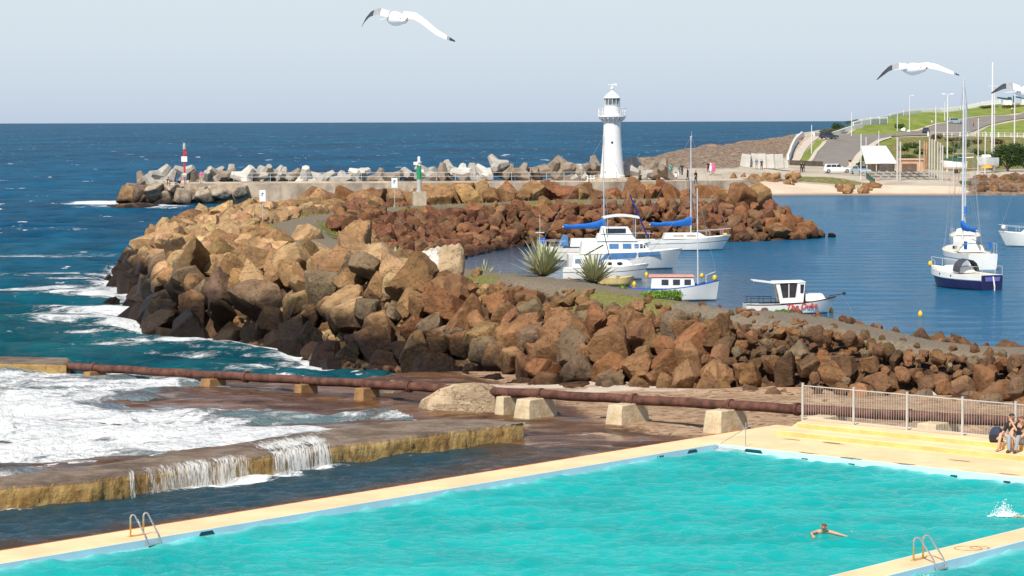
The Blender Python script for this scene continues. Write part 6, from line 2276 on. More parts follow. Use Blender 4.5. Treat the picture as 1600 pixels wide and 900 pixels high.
for (x, yt, yb, Y, w_, lab, arm) in [(1330.5, 175, 209, 655, 1.6, 'slim street lamp at the seaward bend of the hill road', None), (1268, 195, 240, 545, 1.6, 'slim street lamp beside the promenade grass', None),
                                     (1373, 204, 256, 520, 1.5, 'slim street lamp left of the white shed', None), (1480, 148, 270, 470, 2.4, 'double headed street lamp behind the slipway poles', (-1, 1)),
                                     (1421, 150, 206, 690, 1.4, 'street lamp with single arm on the hill lawn', (1,)), (1476, 159, 193, 750, 1.5, 'short lamp post behind the silver car', None),
                                     (1462, 166, 212, 640, 2.2, 'dark topped post at the roadside by the trailer', None), (1402, 177, 208, 690, 1.5, 'thin lamp post above the shrub by the road', None),
                                     (1585, 146, 226, 560, 2.4, 'tall dark capped post at the right edge of the hill', None)]:
    pole(x, yt, yb, Y, w_, POLEW, lab, 'street lamp', 'street_lamp', 'street lamps and posts on the far shore', arm)
for (x, yt, yb, Y, w_, mat, lab) in [(1345, 209, 290, 415, 1.6, POLEW, 'thin pole standing in the beach grass'), (1353, 214, 264, 480, 1.3, POLEW, 'thin sign pole beside the climbing road'),
                                     (1402, 214, 286, 408, 3.6, POLEG, 'left thick pile at the front of the slipway'), (1406.5, 221, 284, 412, 2.8, POLEG, 'slimmer pile just right of the thick left pile'),
                                     (1437, 219, 268, 432, 2.4, POLEG, 'pale pile beside the peach hut door'), (1444, 220, 268, 436, 2.6, POLEO, 'left one of two rusty piles'), (1447.5, 222, 268, 438, 2.4, POLEO, 'right one of two rusty piles'),
                                     (1452, 214, 276, 422, 2.6, POLEG, 'tallest pile in the right slipway row'), (1456, 217, 278, 420, 2.4, POLEG, 'second pile from the left in the right slipway row'),
                                     (1460, 218, 280, 418, 2.6, POLEG, 'third pile from the left in the right slipway row'), (1465, 221, 282, 415, 2.4, POLEG, 'fourth pile from the left in the right slipway row'),
                                     (1469, 223, 284, 412, 2.4, POLEG, 'fifth pile from the left in the right slipway row'), (1472.5, 227, 287, 408, 2.8, POLEG, 'front right pile of the slipway row'),
                                     (1550, 97, 236, 470, 3.0, POLEW, 'very tall white flagpole behind the moored yachts'), (1553.5, 140, 236, 474, 1.6, POLEW, 'thin white mast beside the tall flagpole'),
                                     (1528, 185, 278, 430, 1.6, POLEW, 'thin pale post left of the dark tree'), (1539, 205, 272, 445, 1.5, POLEW, 'thin pale post in front of the stored boat'),
                                     (1498, 265, 292, 405, 1.8, POLEO, 'short rusty post left of the rock seawall'), (1490, 262, 286, 408, 1.8, POLEG, 'short grey post right of the slipway')]:
    t_ = pole(x, yt, yb, Y, w_, mat, lab, 'pole', 'pole', 'poles around the slipway')
    if x == 1550:
        H = (PY(x, yt, Y) - t_.location).z
        MB().tube([(-0.9, 0, H * 0.78), (0.9, 0, H * 0.78)], 0.05, 6).build('crossarm', POLEW, t_)

# ---- slipway cradle
GREYM = pbr('weathered_timber', (0.36, 0.33, 0.29), 0.9, var=0.25, scale=1.5, grime=0.3)
DARKM = pbr('dark_timber', (0.09, 0.075, 0.065), 0.9, var=0.3)
a, b_ = PY(1376, 284, 408), PY(1490, 286, 408)
ct = thing('slipway_cradle', 'grey timber slipway deck with rails sloping to the beach', 'slipway', (a.x, 408, 0.9), 0)
W_ = b_.x - a.x
for k in range(12):
    u = k / 11
    MB().box((W_ / 2, 1 + 22 * u, 0.35 + 1.25 * u), (W_ * 0.94, 0.5, 0.25)).build('cross_beam', GREYM if k % 3 else DARKM, ct)
for k in range(9):
    x = W_ * (0.04 + 0.92 * k / 8)
    mb = MB().tube([(x, 0, 0.25), (x, 24, 1.75)], 0.16, 4)
    mb.build('runner', DARKM if 4 <= k <= 6 else GREYM, ct)
MB().box((W_ / 2, -0.4, 0.15), (W_, 0.4, 0.35)).build('front_beam', GREYM, ct)
for sx, n_ in ((0.0, 'left'), (1.0, 'right')):
    MB().tube([(W_ * sx, -2.5, -0.5), (W_ * sx, 0.5, 0.5), (W_ * sx, 4, 0.9)], 0.18, 6).build('edge_rail', POLEO, ct)

# ---- hut and shed
hb = PY(1406, 269, 436)
he = PY(1442, 269, 436)
ht = thing('boat_hut', 'small peach hut with brown double doors behind the slipway', 'hut', ((hb.x + he.x) / 2, 436, hb.z - 0.3), 0)
wv = he.x - hb.x
PEACH = pbr('peach_render', (0.60, 0.34, 0.21), 0.85, var=0.1, scale=0.8)
MB().box((0, 1.5, 1.15), (wv, 3.0, 2.3)).build('wall', PEACH, ht)
MB().box((0, 1.5, 2.42), (wv + 0.3, 3.4, 0.22)).build('roof', pbr('pink_roof', (0.62, 0.40, 0.32), 0.8), ht)
for s in (-1, 1):
    d_ = MB().box((-0.35 + s * 0.62, -0.04, 0.95), (1.2, 0.06, 1.5)).build('door', pbr('brown_door', (0.13, 0.085, 0.06), 0.7), ht)
    MB().box((-0.35 + s * 0.1, -0.09, 0.95), (0.05, 0.05, 0.2)).build('handle', RAILM, d_)
a, b_ = PY(1352, 259, 462), PY(1402, 259, 462)
stt = thing('white_shed', 'low shed with broad white sloping roof left of the piles', 'shed', (a.x, 462, a.z - 1.0), 0)
wv = b_.x - a.x
z0, z1 = PY(1375, 256, 462).z - stt.location.z, PY(1375, 229, 476).z - stt.location.z
MB().loft([[(0, 0, z0), (wv, 0, z0), (wv, 0, z0 + 0.15), (0, 0, z0 + 0.15)], [(1.1, 14, z1), (wv, 14, z1), (wv, 14, z1 + 0.15), (1.1, 14, z1 + 0.15)]]).build('roof', pbr('white_roof_sheet', (0.70, 0.68, 0.64), 0.6, var=0.06, scale=0.6), stt)
MB().box((wv / 2 + 0.4, 7, z0 / 2), (wv - 1.6, 12, z0)).build('wall', pbr('shed_wall', (0.30, 0.25, 0.2), 0.9), stt)
for k in range(4):
    MB().box((0.3 + (wv - 0.6) * k / 3, 0.2, z0 / 2), (0.15, 0.15, z0)).build('post', POLEG, stt)
mb = MB().box((wv * 0.62, -1.0, 0.55), (2.4, 1.4, 1.1)).box((wv * 0.62, -1.0, 1.2), (1.7, 1.1, 0.35))
tag(mb.build('covered_winch', DARKM, bevel=0.12, loc=stt.location), 'dark tarpaulin covered winch in front of the white shed', 'winch')

# ---- green mesh fence beside the beach
a, b_ = PY(1354, 278, 420), PY(1366.5, 291, 397)
ft = thing('mesh_fence', 'dark green mesh fence running down to the beach', 'fence', (a.x, a.y, 1.0), 0)
GRN = pbr('green_mesh', (0.045, 0.11, 0.075), 0.8, var=0.2)
d_ = Vector((b_.x - a.x, b_.y - a.y, -0.6))
mb = MB()
for k in range(30):
    q = d_ * (k / 29)
    mb.box((q.x, q.y, q.z + 0.75), (0.05, 0.05, 1.9))
for u in (0.2, 0.75, 1.6):
    mb.tube([Vector((0, 0, u)), d_ + Vector((0, 0, u))], 0.05, 5)
mb.build('mesh_panel', GRN, ft)
for k in range(5):
    q = d_ * (k / 4)
    MB().box((q.x, q.y, q.z + 0.8), (0.12, 0.12, 2.2)).build('post', GRN, ft)


# ---- cars
TYRE = pbr('tyre_rubber', (0.02, 0.02, 0.022), 0.9)
RIMM = pbr('wheel_rim', (0.45, 0.46, 0.47), 0.35, metal=0.6)
CGLASS = pbr('car_glass', (0.03, 0.04, 0.05), 0.06, spec=0.7)
LAMPR = pbr('tail_lamp', (0.45, 0.02, 0.02), 0.3)
LAMPW = pbr('head_lamp', (0.7, 0.7, 0.68), 0.15)


def car(x, y, paint, label, yaw, Lc=4.6, H=1.45, wagon=False):
    q = hit(x, y)
    z = float(hill_z(q.x, q.y)) + 0.16
    t_ = thing('parked_car' if 'parked' in label else 'car', label, 'car', (q.x, q.y, z), yaw, 'cars on the far shore')
    W_ = 1.75
    h = Lc / 2
    body = [(-h, 0.35), (-h, 0.85), (-h + 0.15, 0.95), (h - 1.25, 0.93), (h - 0.12, 0.78), (h, 0.62), (h, 0.35), (h - 0.45, 0.22), (-h + 0.4, 0.22)]
    secs = []
    for yy_, k in ((-W_ / 2, 0.96), (-W_ / 2 + 0.07, 1.0), (W_ / 2 - 0.07, 1.0), (W_ / 2, 0.96)):
        secs.append([(px_ * (1 if k == 1 else 0.985), yy_, 0.55 + (pz - 0.55) * k) for px_, pz in body])
    MB().loft(secs).build('body', paint, t_, smooth=True, angle=35)
    xr = -h + (0.12 if wagon else 0.75)
    xb = -h + (0.0 if wagon else 0.35)
    cab = [(xb + 0.08, 0.92), (xr + 0.25, H), (h - 2.35, H + 0.02), (h - 1.45, 0.93)]
    MB().loft([[(px_, -W_ / 2 * (0.94 if pz < 1 else 0.76), pz) for px_, pz in cab], [(px_, W_ / 2 * (0.94 if pz < 1 else 0.76), pz) for px_, pz in cab]]).build('cabin', paint, t_, bevel=0.05)
    for s in (-1, 1):
        n_ = 3 if wagon else 2
        x0_, x1_ = xb + 0.35, h - 1.75
        for k in range(n_):
            a0, a1 = x0_ + (x1_ - x0_) * k / n_ + 0.05, x0_ + (x1_ - x0_) * (k + 1) / n_ - 0.02
            z0_, z1_ = 0.98, H - 0.08
            sl = 0.35 if k == n_ - 1 else 0.0
            sr = 0.25 if k == 0 else 0.0
            f = lambda z_: W_ / 2 * (0.94 + (0.76 - 0.94) * (z_ - 0.92) / (H - 0.92)) + 0.004
            mb = MB().extrude([Vector((a0, s * f(z0_), z0_)), Vector((a1, s * f(z0_), z0_)), Vector((a1 - sl, s * f(z1_), z1_)), Vector((a0 + sr, s * f(z1_), z1_))], (0, s * 0.012, 0))
            mb.build('window', CGLASS, t_)
        for xw in (-h + 0.85, h - 0.85):
            mb = MB().lathe([(0.31, -0.1), (0.33, -0.06), (0.33, 0.06), (0.31, 0.1)], 16)
            mb.v = [(xw + a_, s * (W_ / 2 - 0.06) + c_, 0.32 + b__) for a_, b__, c_ in mb.v]
            wh = mb.build('wheel', TYRE, t_)
            mb = MB().lathe([(0.2, -0.012), (0.2, 0.012)], 12)
            mb.v = [(xw + a_, s * (W_ / 2 + 0.05) + c_, 0.32 + b__) for a_, b__, c_ in mb.v]
            mb.build('rim', RIMM, wh)
        MB().box((h - 0.06, s * 0.62, 0.66), (0.12, 0.32, 0.14)).build('headlight', LAMPW, t_)
        MB().box((-h + 0.02, s * 0.68, 0.75), (0.08, 0.22, 0.2)).build('tail_light', LAMPR, t_)
    f = lambda u: (h - 1.45 - 0.9 * u + 0.012, 0.93 + (H - 0.93) * u + 0.02)
    (xa, za), (xb_, zb_) = f(0.1), f(0.9)
    MB().extrude([Vector((xa, -0.72, za)), Vector((xa, 0.72, za)), Vector((xb_, 0.62, zb_)), Vector((xb_, -0.62, zb_))], (0.015, 0, 0.02)).build('windscreen', CGLASS, t_)
    r0, r1 = Vector((xb + 0.08 + 0.1 * (xr + 0.17 - xb), 0, 0.97)), Vector((xr + 0.2, 0, H - 0.08))
    MB().extrude([Vector((r0.x - 0.02, -0.68, r0.z)), Vector((r0.x - 0.02, 0.68, r0.z)), Vector((r1.x - 0.02, 0.6, r1.z)), Vector((r1.x - 0.02, -0.6, r1.z))], (-0.012, 0, 0.008)).build('rear_window', CGLASS, t_)
    return t_


CW = pbr('white_car_paint', (0.78, 0.78, 0.77), 0.25, var=0.03, coat=0.5)
CD = pbr('dark_car_paint', (0.035, 0.055, 0.075), 0.25, var=0.1, coat=0.5)
CSV = pbr('silver_blue_car_paint', (0.36, 0.46, 0.50), 0.3, var=0.05, coat=0.5)
car(1308, 271.5, CW, 'long white station wagon parked at the foot of the road', 0.05, 4.9, 1.5, True)
car(1345, 274, CSV, 'pale blue car parked nose-on beside the white wagon', -1.25)
car(1295, 218, CD, 'dark four wheel drive at the top of the climbing road', 0.55, 4.6, 1.75, True)
car(1492, 194, CSV, 'silver blue station wagon on the hill road', 0.35, 4.7, 1.55, True)
car(1447, 209, CD, 'dark car seen end-on at the roadside by the fence', 1.35, 4.4, 1.5)

# ---- pale concrete blocks stored on the quay
r_ = np.random.default_rng(8)
for k, (x, wpx, ht_, lab) in enumerate([(1165, 16, 22, 'leftmost white concrete block in the row on the quay'), (1179, 14, 23, 'second white concrete block of the row on the quay'), (1191, 14, 23, 'third white concrete block of the row on the quay'),
                                        (1203, 14, 22, 'fourth white concrete block of the row on the quay'), (1216, 14, 22, 'rightmost tall white concrete block of the row on the quay'), (1224, 15, 11, 'low white concrete block at the right end of the row')]):
    q = PY(x, 263, 448 + r_.uniform(-1, 1))
    kk = 448 / FPX
    g_ = float(hill_z(q.x, q.y))
    mb = MB().box((0, 0, ht_ * kk / 2 + (q.z - g_)), (wpx * kk, 1.6, ht_ * kk), Matrix.Rotation(r_.uniform(-0.12, 0.12), 3, 'Y'), taper=0.9)
    o = mb.build('storage_block', CONCW, bevel=0.08, loc=(q.x, q.y, g_))
    o.rotation_euler = (0, 0, r_.uniform(-0.3, 0.3))
    tag(o, lab, 'concrete block', 'white concrete blocks on the quay')

# ---- boulders at the beach ends and along the far seawall
r_ = np.random.default_rng(99)
kk = 0
SEAW = [(1512 + 90 * r_.random(), 278 + 26 * r_.random()) for _ in range(150)]
BEACHR = [(1120 + 125 * r_.random(), 268 + 22 * r_.random()) for _ in range(48)] + [(1308 + 55 * r_.random(), 291 + 9 * r_.random()) for _ in range(22)]
vs_, fs_, cs_, of_ = [], [], [], 0
for gi, (lst, rr, tn) in enumerate([(SEAW, (0.45, 1.0), 'umber'), (BEACHR, (0.3, 0.8), 'tan')]):
    for (x, y) in sorted(lst, key=lambda t: t[1]):
        if gi == 1 and x < 1250 and y < 272 + (1200 - x) * 0.03:
            continue
        u = (y - 278) / 26
        q = PZ(x, y, (1.5 * (1 - u) if gi == 0 else float(np.interp(y, [266, 280, 290, 300], [2.9, 2.0, 1.1, 0.5]))))
        V, F = rock_verts(r_, r_.uniform(*rr), 3)
        tv = np.array(TINTS[tn if r_.random() < 0.6 else 'brown']) * r_.uniform(0.85, 1.2)
        vs_.append(V + np.array([q.x, q.y, q.z]))
        fs_.append(F + of_)
        cs_.append(np.tile(np.array([*np.clip(tv, 0, 1), 0.4 / 4 if gi == 0 else 0]), (len(V), 1)))
        of_ += len(V)
o = arrmesh('shore_rubble', np.concatenate(vs_), np.concatenate(fs_), STONE)
o.data.set_sharp_from_angle(angle=R(26))
attr_c(o, 'tint', np.concatenate(cs_))
tag(o, 'rubble of rocks along the far beach and seawall', 'rubble', kind='stuff')


# ================================================================== foliage
def leaf_mat(name, a, b_, c_=None):
    m, nt, out = new_mat(name)
    p = pos(nt)
    n1 = noise(nt, 0.9, 3, 0.6, p)
    n2 = nd(nt, 'ShaderNodeTexWhiteNoise', {'Vector': nd(nt, 'ShaderNodeVectorMath', {0: p, 1: (0.12, 0.12, 0.12)}, operation='SNAP').outputs[0]}).outputs['Value']
    col = mixc(nt, rng_(nt, n1, 0.35, 0.65), a, b_)
    col = mixc(nt, mth(nt, 'MULTIPLY', n2, 0.45), col, c_ or b_)
    d_ = nd(nt, 'ShaderNodeBsdfPrincipled', {'Base Color': col, 'Roughness': 0.6, 'Specular IOR Level': 0.3})
    tr_ = nd(nt, 'ShaderNodeBsdfTranslucent', {'Color': col})
    mx_ = nd(nt, 'ShaderNodeMixShader', {0: 0.25, 1: d_.outputs[0], 2: tr_.outputs[0]})
    nt.links.new(mx_.outputs[0], out.inputs[0])
    return m


def leaf_cloud(blobs, n, size, seed):
    """small leaf faces spread through clumps: (x, y, z, rx, ry, rz)"""
    r = np.random.default_rng(seed)
    V, F = [], []
    w_ = np.array([b_[3] * b_[4] * b_[5] for b_ in blobs]) ** 0.67
    w_ /= w_.sum()
    for _ in range(n):
        b_ = blobs[r.choice(len(blobs), p=w_)]
        d_ = r.normal(size=3)
        d_ /= np.linalg.norm(d_)
        rad = r.random() ** 0.35 * (1 + 0.15 * r.normal())
        c = np.array(b_[:3]) + d_ * rad * np.array(b_[3:])
        a = r.normal(size=3)
        a /= np.linalg.norm(a)
        bb = np.cross(a, d_ + 0.5 * r.normal(size=3))
        bb /= np.linalg.norm(bb) + 1e-9
        s = size * r.uniform(0.6, 1.4)
        k = len(V)
        V += [c - a * s, c - bb * s * 0.45, c + a * s, c + bb * s * 0.45]
        F.append((k, k + 1, k + 2, k + 3))
    return np.array(V), np.array(F)


LEAFD = leaf_mat('dark_foliage', (0.018, 0.045, 0.014), (0.05, 0.10, 0.025), (0.09, 0.14, 0.035))
LEAFB = leaf_mat('scrub_foliage', (0.04, 0.085, 0.018), (0.10, 0.16, 0.035), (0.16, 0.19, 0.06))
LEAFY = leaf_mat('bright_foliage', (0.09, 0.20, 0.02), (0.18, 0.32, 0.035), (0.26, 0.38, 0.05))
LEAFO = leaf_mat('brown_scrub', (0.10, 0.075, 0.03), (0.17, 0.13, 0.06), (0.22, 0.17, 0.08))
BARK = pbr('bark', (0.11, 0.08, 0.055), 0.95, var=0.3, bump=0.5)
# dark tree by the right edge
q = PY(1574, 276, 468)
k_ = 468 / FPX
zg = float(hill_z(q.x, q.y))
tt = thing('tree', 'round dark green tree on the quay near the right picture edge', 'tree', (q.x, q.y, min(zg, q.z)), 0)
o_ = q.z - min(zg, q.z)
mb = MB().tube([(0, 0, -0.2), (0.05, 0, 1.0), (0.0, 0, 2.0)], [0.32, 0.26, 0.2], 10)
for (x, y, z) in [(-1.6, 0.4, 3.2), (1.5, -0.3, 3.4), (0.2, 0.8, 4.2), (-0.5, -0.9, 3.6), (2.4, 0.6, 2.8)]:
    mb.tube([(0, 0, 1.4), (x * 0.5, y * 0.5, 1.4 + (z - 1.4) * 0.6), (x, y, z)], [0.16, 0.11, 0.05], 7)
mb.build('trunk', BARK, tt, smooth=True)
blobs = [(-1.9, 0, 3.2, 1.3, 1.2, 1.0), (-0.6, 0.5, 4.3, 1.5, 1.3, 1.1), (1.0, -0.2, 4.6, 1.5, 1.3, 1.1), (2.4, 0.3, 3.7, 1.4, 1.3, 1.2), (0.3, -0.8, 3.3, 1.6, 1.2, 1.1), (-1.6, -0.4, 2.3, 1.0, 1.0, 0.8), (2.6, -0.4, 2.4, 1.1, 1.0, 0.9), (1.0, -0.6, 2.4, 1.2, 1.0, 0.8)]
blobs = [(x * 1.22, y * 1.1, z * 1.06, rx * 1.15, ry * 1.1, rz * 1.1) for x, y, z, rx, ry, rz in blobs]
V, F = leaf_cloud(blobs, 7000, 0.17, 3)
arrmesh('crown', V, F, LEAFD, False, tt)
# scrub on the slope under the road
r_ = np.random.default_rng(4)
SCR = [(1408, 233, 12, 7, LEAFB, 'green shrub on the bank above the hut roof'), (1424, 228, 14, 7, LEAFB, 'green shrub on the bank left of the piles'), (1418, 246, 16, 7, LEAFB, 'low green shrub just behind the peach hut'), (1440, 238, 14, 8, LEAFB, 'green shrub behind the rusty piles'),
       (1463, 214, 10, 6, LEAFO, 'brown dry bush at the roadside by the piles'), (1482, 236, 16, 9, LEAFB, 'broad green shrub right of the double lamp'), (1500, 228, 18, 9, LEAFB, 'broad green shrub on the bank in mid slope'), (1494, 248, 16, 8, LEAFD, 'dark low shrub behind the boat yard'),
       (1490, 218, 14, 5, LEAFO, 'brown scrub patch along the white rail fence'), (1520, 222, 16, 6, LEAFO, 'dry brown scrub left of the tall flagpole'), (1530, 238, 16, 8, LEAFB, 'green shrub left of the stored white boat'), (1565, 222, 16, 6, LEAFO, 'dry scrub above the dark tree'), (1590, 232, 16, 8, LEAFB, 'green shrub at the right edge above the tree'),
       (1352, 248, 8, 6, LEAFB, 'small green shrub beside the footpath and shed'), (1345, 258, 8, 6, LEAFD, 'small dark shrub at the foot of the footpath'), (1405, 198, 7, 7, LEAFB, 'small round tree on the road verge by the white rocks'), (1312, 197, 16, 9, LEAFD, 'dark scrub on the seaward brow of the hill'),
       (1332, 190, 14, 5, LEAFB, 'green scrub below the white balustrade'), (1296, 205, 10, 5, LEAFO, 'brown scrub at the tip of the headland'), (1545, 167, 16, 3.5, LEAFO, 'low brown hedge on the hilltop left part'), (1585, 166, 22, 3.5, LEAFO, 'low brown hedge on the hilltop under the cannons'), (1508, 286, 9, 4, LEAFB, 'tuft of green weed on the seawall'), (1578, 281, 7, 4, LEAFB, 'green weed tuft on the seawall under the tree')]
for (x, y, wx, hy, mt, lab) in SCR:
    q = hit(x, y + hy * 0.5)
    k_ = q.y / FPX
    bl = []
    for _ in range(6):
        bl.append((r_.uniform(-0.7, 0.7) * wx * k_, r_.uniform(-1.5, 1.5), hy * k_ * r_.uniform(0.3, 0.8), wx * k_ * r_.uniform(0.3, 0.5), 1.6, hy * k_ * r_.uniform(0.35, 0.6)))
    V, F = leaf_cloud(bl, 520, 0.26 if q.y > 550 else 0.2, int(x))
    s_ = thing('shrub', lab, 'shrub', q, 0, 'shrubs on the far shore')
    arrmesh('leaves', V, F, mt, False, s_)
    mb = MB()
    for b_ in bl[:4]:
        mb.tube([(b_[0] * 0.2, 0, -0.3), (b_[0] * 0.7, b_[1] * 0.5, b_[2])], [0.06, 0.03], 5)
    mb.build('stems', BARK, s_)

# ---- stored yacht, sunshade, cannons
q = PY(1541, 254, 462)
t = thing('stored_boat', 'pale yacht hull standing on the quay left of the dark tree', 'boat', (q.x, q.y, q.z - 0.5), R(205))
HB = hull(t, 4.4, 2.0, 1.6, 1.35, 0.3, 0.7, 0.75, low=WHITE, top=pbr('pale_grey_hull', (0.55, 0.58, 0.6), 0.4))
MB().box((0, 0, 1.65), (1.6, 1.0, 0.5), taper=0.8).build('cabin', WHITE, t, bevel=0.08)
for sx in (-1.2, 1.2):
    MB().box((sx, 0, -0.35), (0.15, 1.8, 0.9)).build('cradle', GREYM, t)
q = PY(1542, 268, 440)
t = thing('sunshade', 'yellow orange sunshade standing by the dark tree', 'sunshade', (q.x, q.y, q.z - 0.6), 0)
MB().tube([(0, 0, 0), (0, 0, 1.9)], 0.04, 6).build('pole', RAILM, t)
MB().lathe([(1.05, 1.2), (0.6, 1.65), (0.05, 1.95)], 10).build('canopy', pbr('orange_canvas', (0.66, 0.32, 0.06), 0.8), t)
GUNM = pbr('gun_metal', (0.03, 0.08, 0.10), 0.5)
for (x, y, lab, yw) in [(1573, 165, 'dark blue green cannon on a white block on the hilltop', 0.12), (1602, 164, 'second cannon on the hilltop cut off by the right edge', 0.12)]:
    q = hit(x, y)
    t = thing('cannon', lab, 'cannon', q, yw, 'old cannons on the hilltop')
    MB().box((0, 0, 0.8), (3.0, 2.0, 1.9), taper=0.85).build('plinth', WPAINT, t, bevel=0.05)
    MB().tube([(-3.2, 0, 2.6), (-1.0, 0, 2.25), (1.6, 0, 1.95)], [0.2, 0.3, 0.4], 12).build('barrel', GUNM, t, smooth=True)
    for s in (-1, 1):
        MB().box((0.9, s * 0.5, 2.1), (0.9, 0.2, 1.3)).build('carriage_side', GUNM, t)
    MB().box((2.3, 0, 2.1), (0.35, 0.35, 2.2)).build('elevating_post', GUNM, t)
# white rocks and hedge on the verge
for k, (x, y, w_, lab) in enumerate([(1411, 204, 9, 'white painted rock beside the small round tree'), (1419, 206, 7, 'smaller white painted rock on the road verge')]):
    q = hit(x, y)
    V, F = rock_verts(np.random.default_rng(k), w_ * q.y / FPX / 2, 3)
    o = arrmesh('white_rock', V, F, LWH)
    o.location = q
    tag(o, lab, 'rock')
# boat trailer and yard clutter
t = thing('boat_trailer', 'rusty boat trailer frame in the yard right of the piles', 'trailer', PY(1500, 272, 440), 0.1)
MB().tube([(-2.6, -0.6, 0.9), (2.6, -0.6, 0.9)], 0.08, 6).tube([(-2.6, 0.6, 0.9), (2.6, 0.6, 0.9)], 0.08, 6).tube([(2.6, -0.6, 0.9), (3.6, 0, 0.9), (2.6, 0.6, 0.9)], 0.08, 6).tube([(-2, -0.6, 0.9), (-2, 0.6, 0.9)], 0.08, 6).tube([(0, -0.6, 0.9), (0, 0.6, 0.9)], 0.08, 6).build('frame', POLEO, t)
for s in (-1, 1):
    mb = MB().lathe([(0.35, -0.1), (0.35, 0.1)], 14)
    mb.v = [(-0.5 + a_, s * 0.8 + c_, 0.42 + b__) for a_, b__, c_ in mb.v]
    mb.build('wheel', TYRE, t)
t = thing('covered_boat', 'small boat under dark green cover in the yard', 'boat', PY(1490, 262, 452), R(170))
hull(t, 4.6, 1.8, 1.3, 1.1, 0.2, 0.7, 0.75, top=WHITE, low=WHITE)
MB().loft([[(-2.2, -0.9, 1.05), (-2.2, 0.9, 1.05), (-2.0, 0, 1.5)], [(0, -0.95, 1.1), (0, 0.95, 1.1), (0, 0, 1.8)], [(2.2, -0.1, 1.3), (2.2, 0.1, 1.3), (2.2, 0, 1.4)]]).build('cover', pbr('dark_green_cover', (0.02, 0.075, 0.05), 0.8), t)
# ================================================================== people
SKIN = pbr('skin', (0.58, 0.33, 0.22), 0.6, var=0.06)
HAIRD = pbr('dark_hair', (0.035, 0.02, 0.014), 0.6, var=0.2)
HAIRB = pbr('brown_hair', (0.12, 0.055, 0.025), 0.6, var=0.2)
CLOTH = {k: pbr('cloth_' + k, c_, 0.85, var=0.1) for k, c_ in dict(
    black=(0.02, 0.018, 0.02), white=(0.75, 0.74, 0.72), pink=(0.75, 0.10, 0.28), green=(0.02, 0.28, 0.22), grey=(0.25, 0.26, 0.29), blue=(0.10, 0.17, 0.33), jeans=(0.26, 0.30, 0.33),
    brown=(0.10, 0.055, 0.035), navy=(0.03, 0.04, 0.08), tan=(0.5, 0.4, 0.28), red=(0.5, 0.04, 0.05), lilac=(0.6, 0.45, 0.62), khaki=(0.34, 0.33, 0.24), teal=(0.02, 0.25, 0.24)).items()}


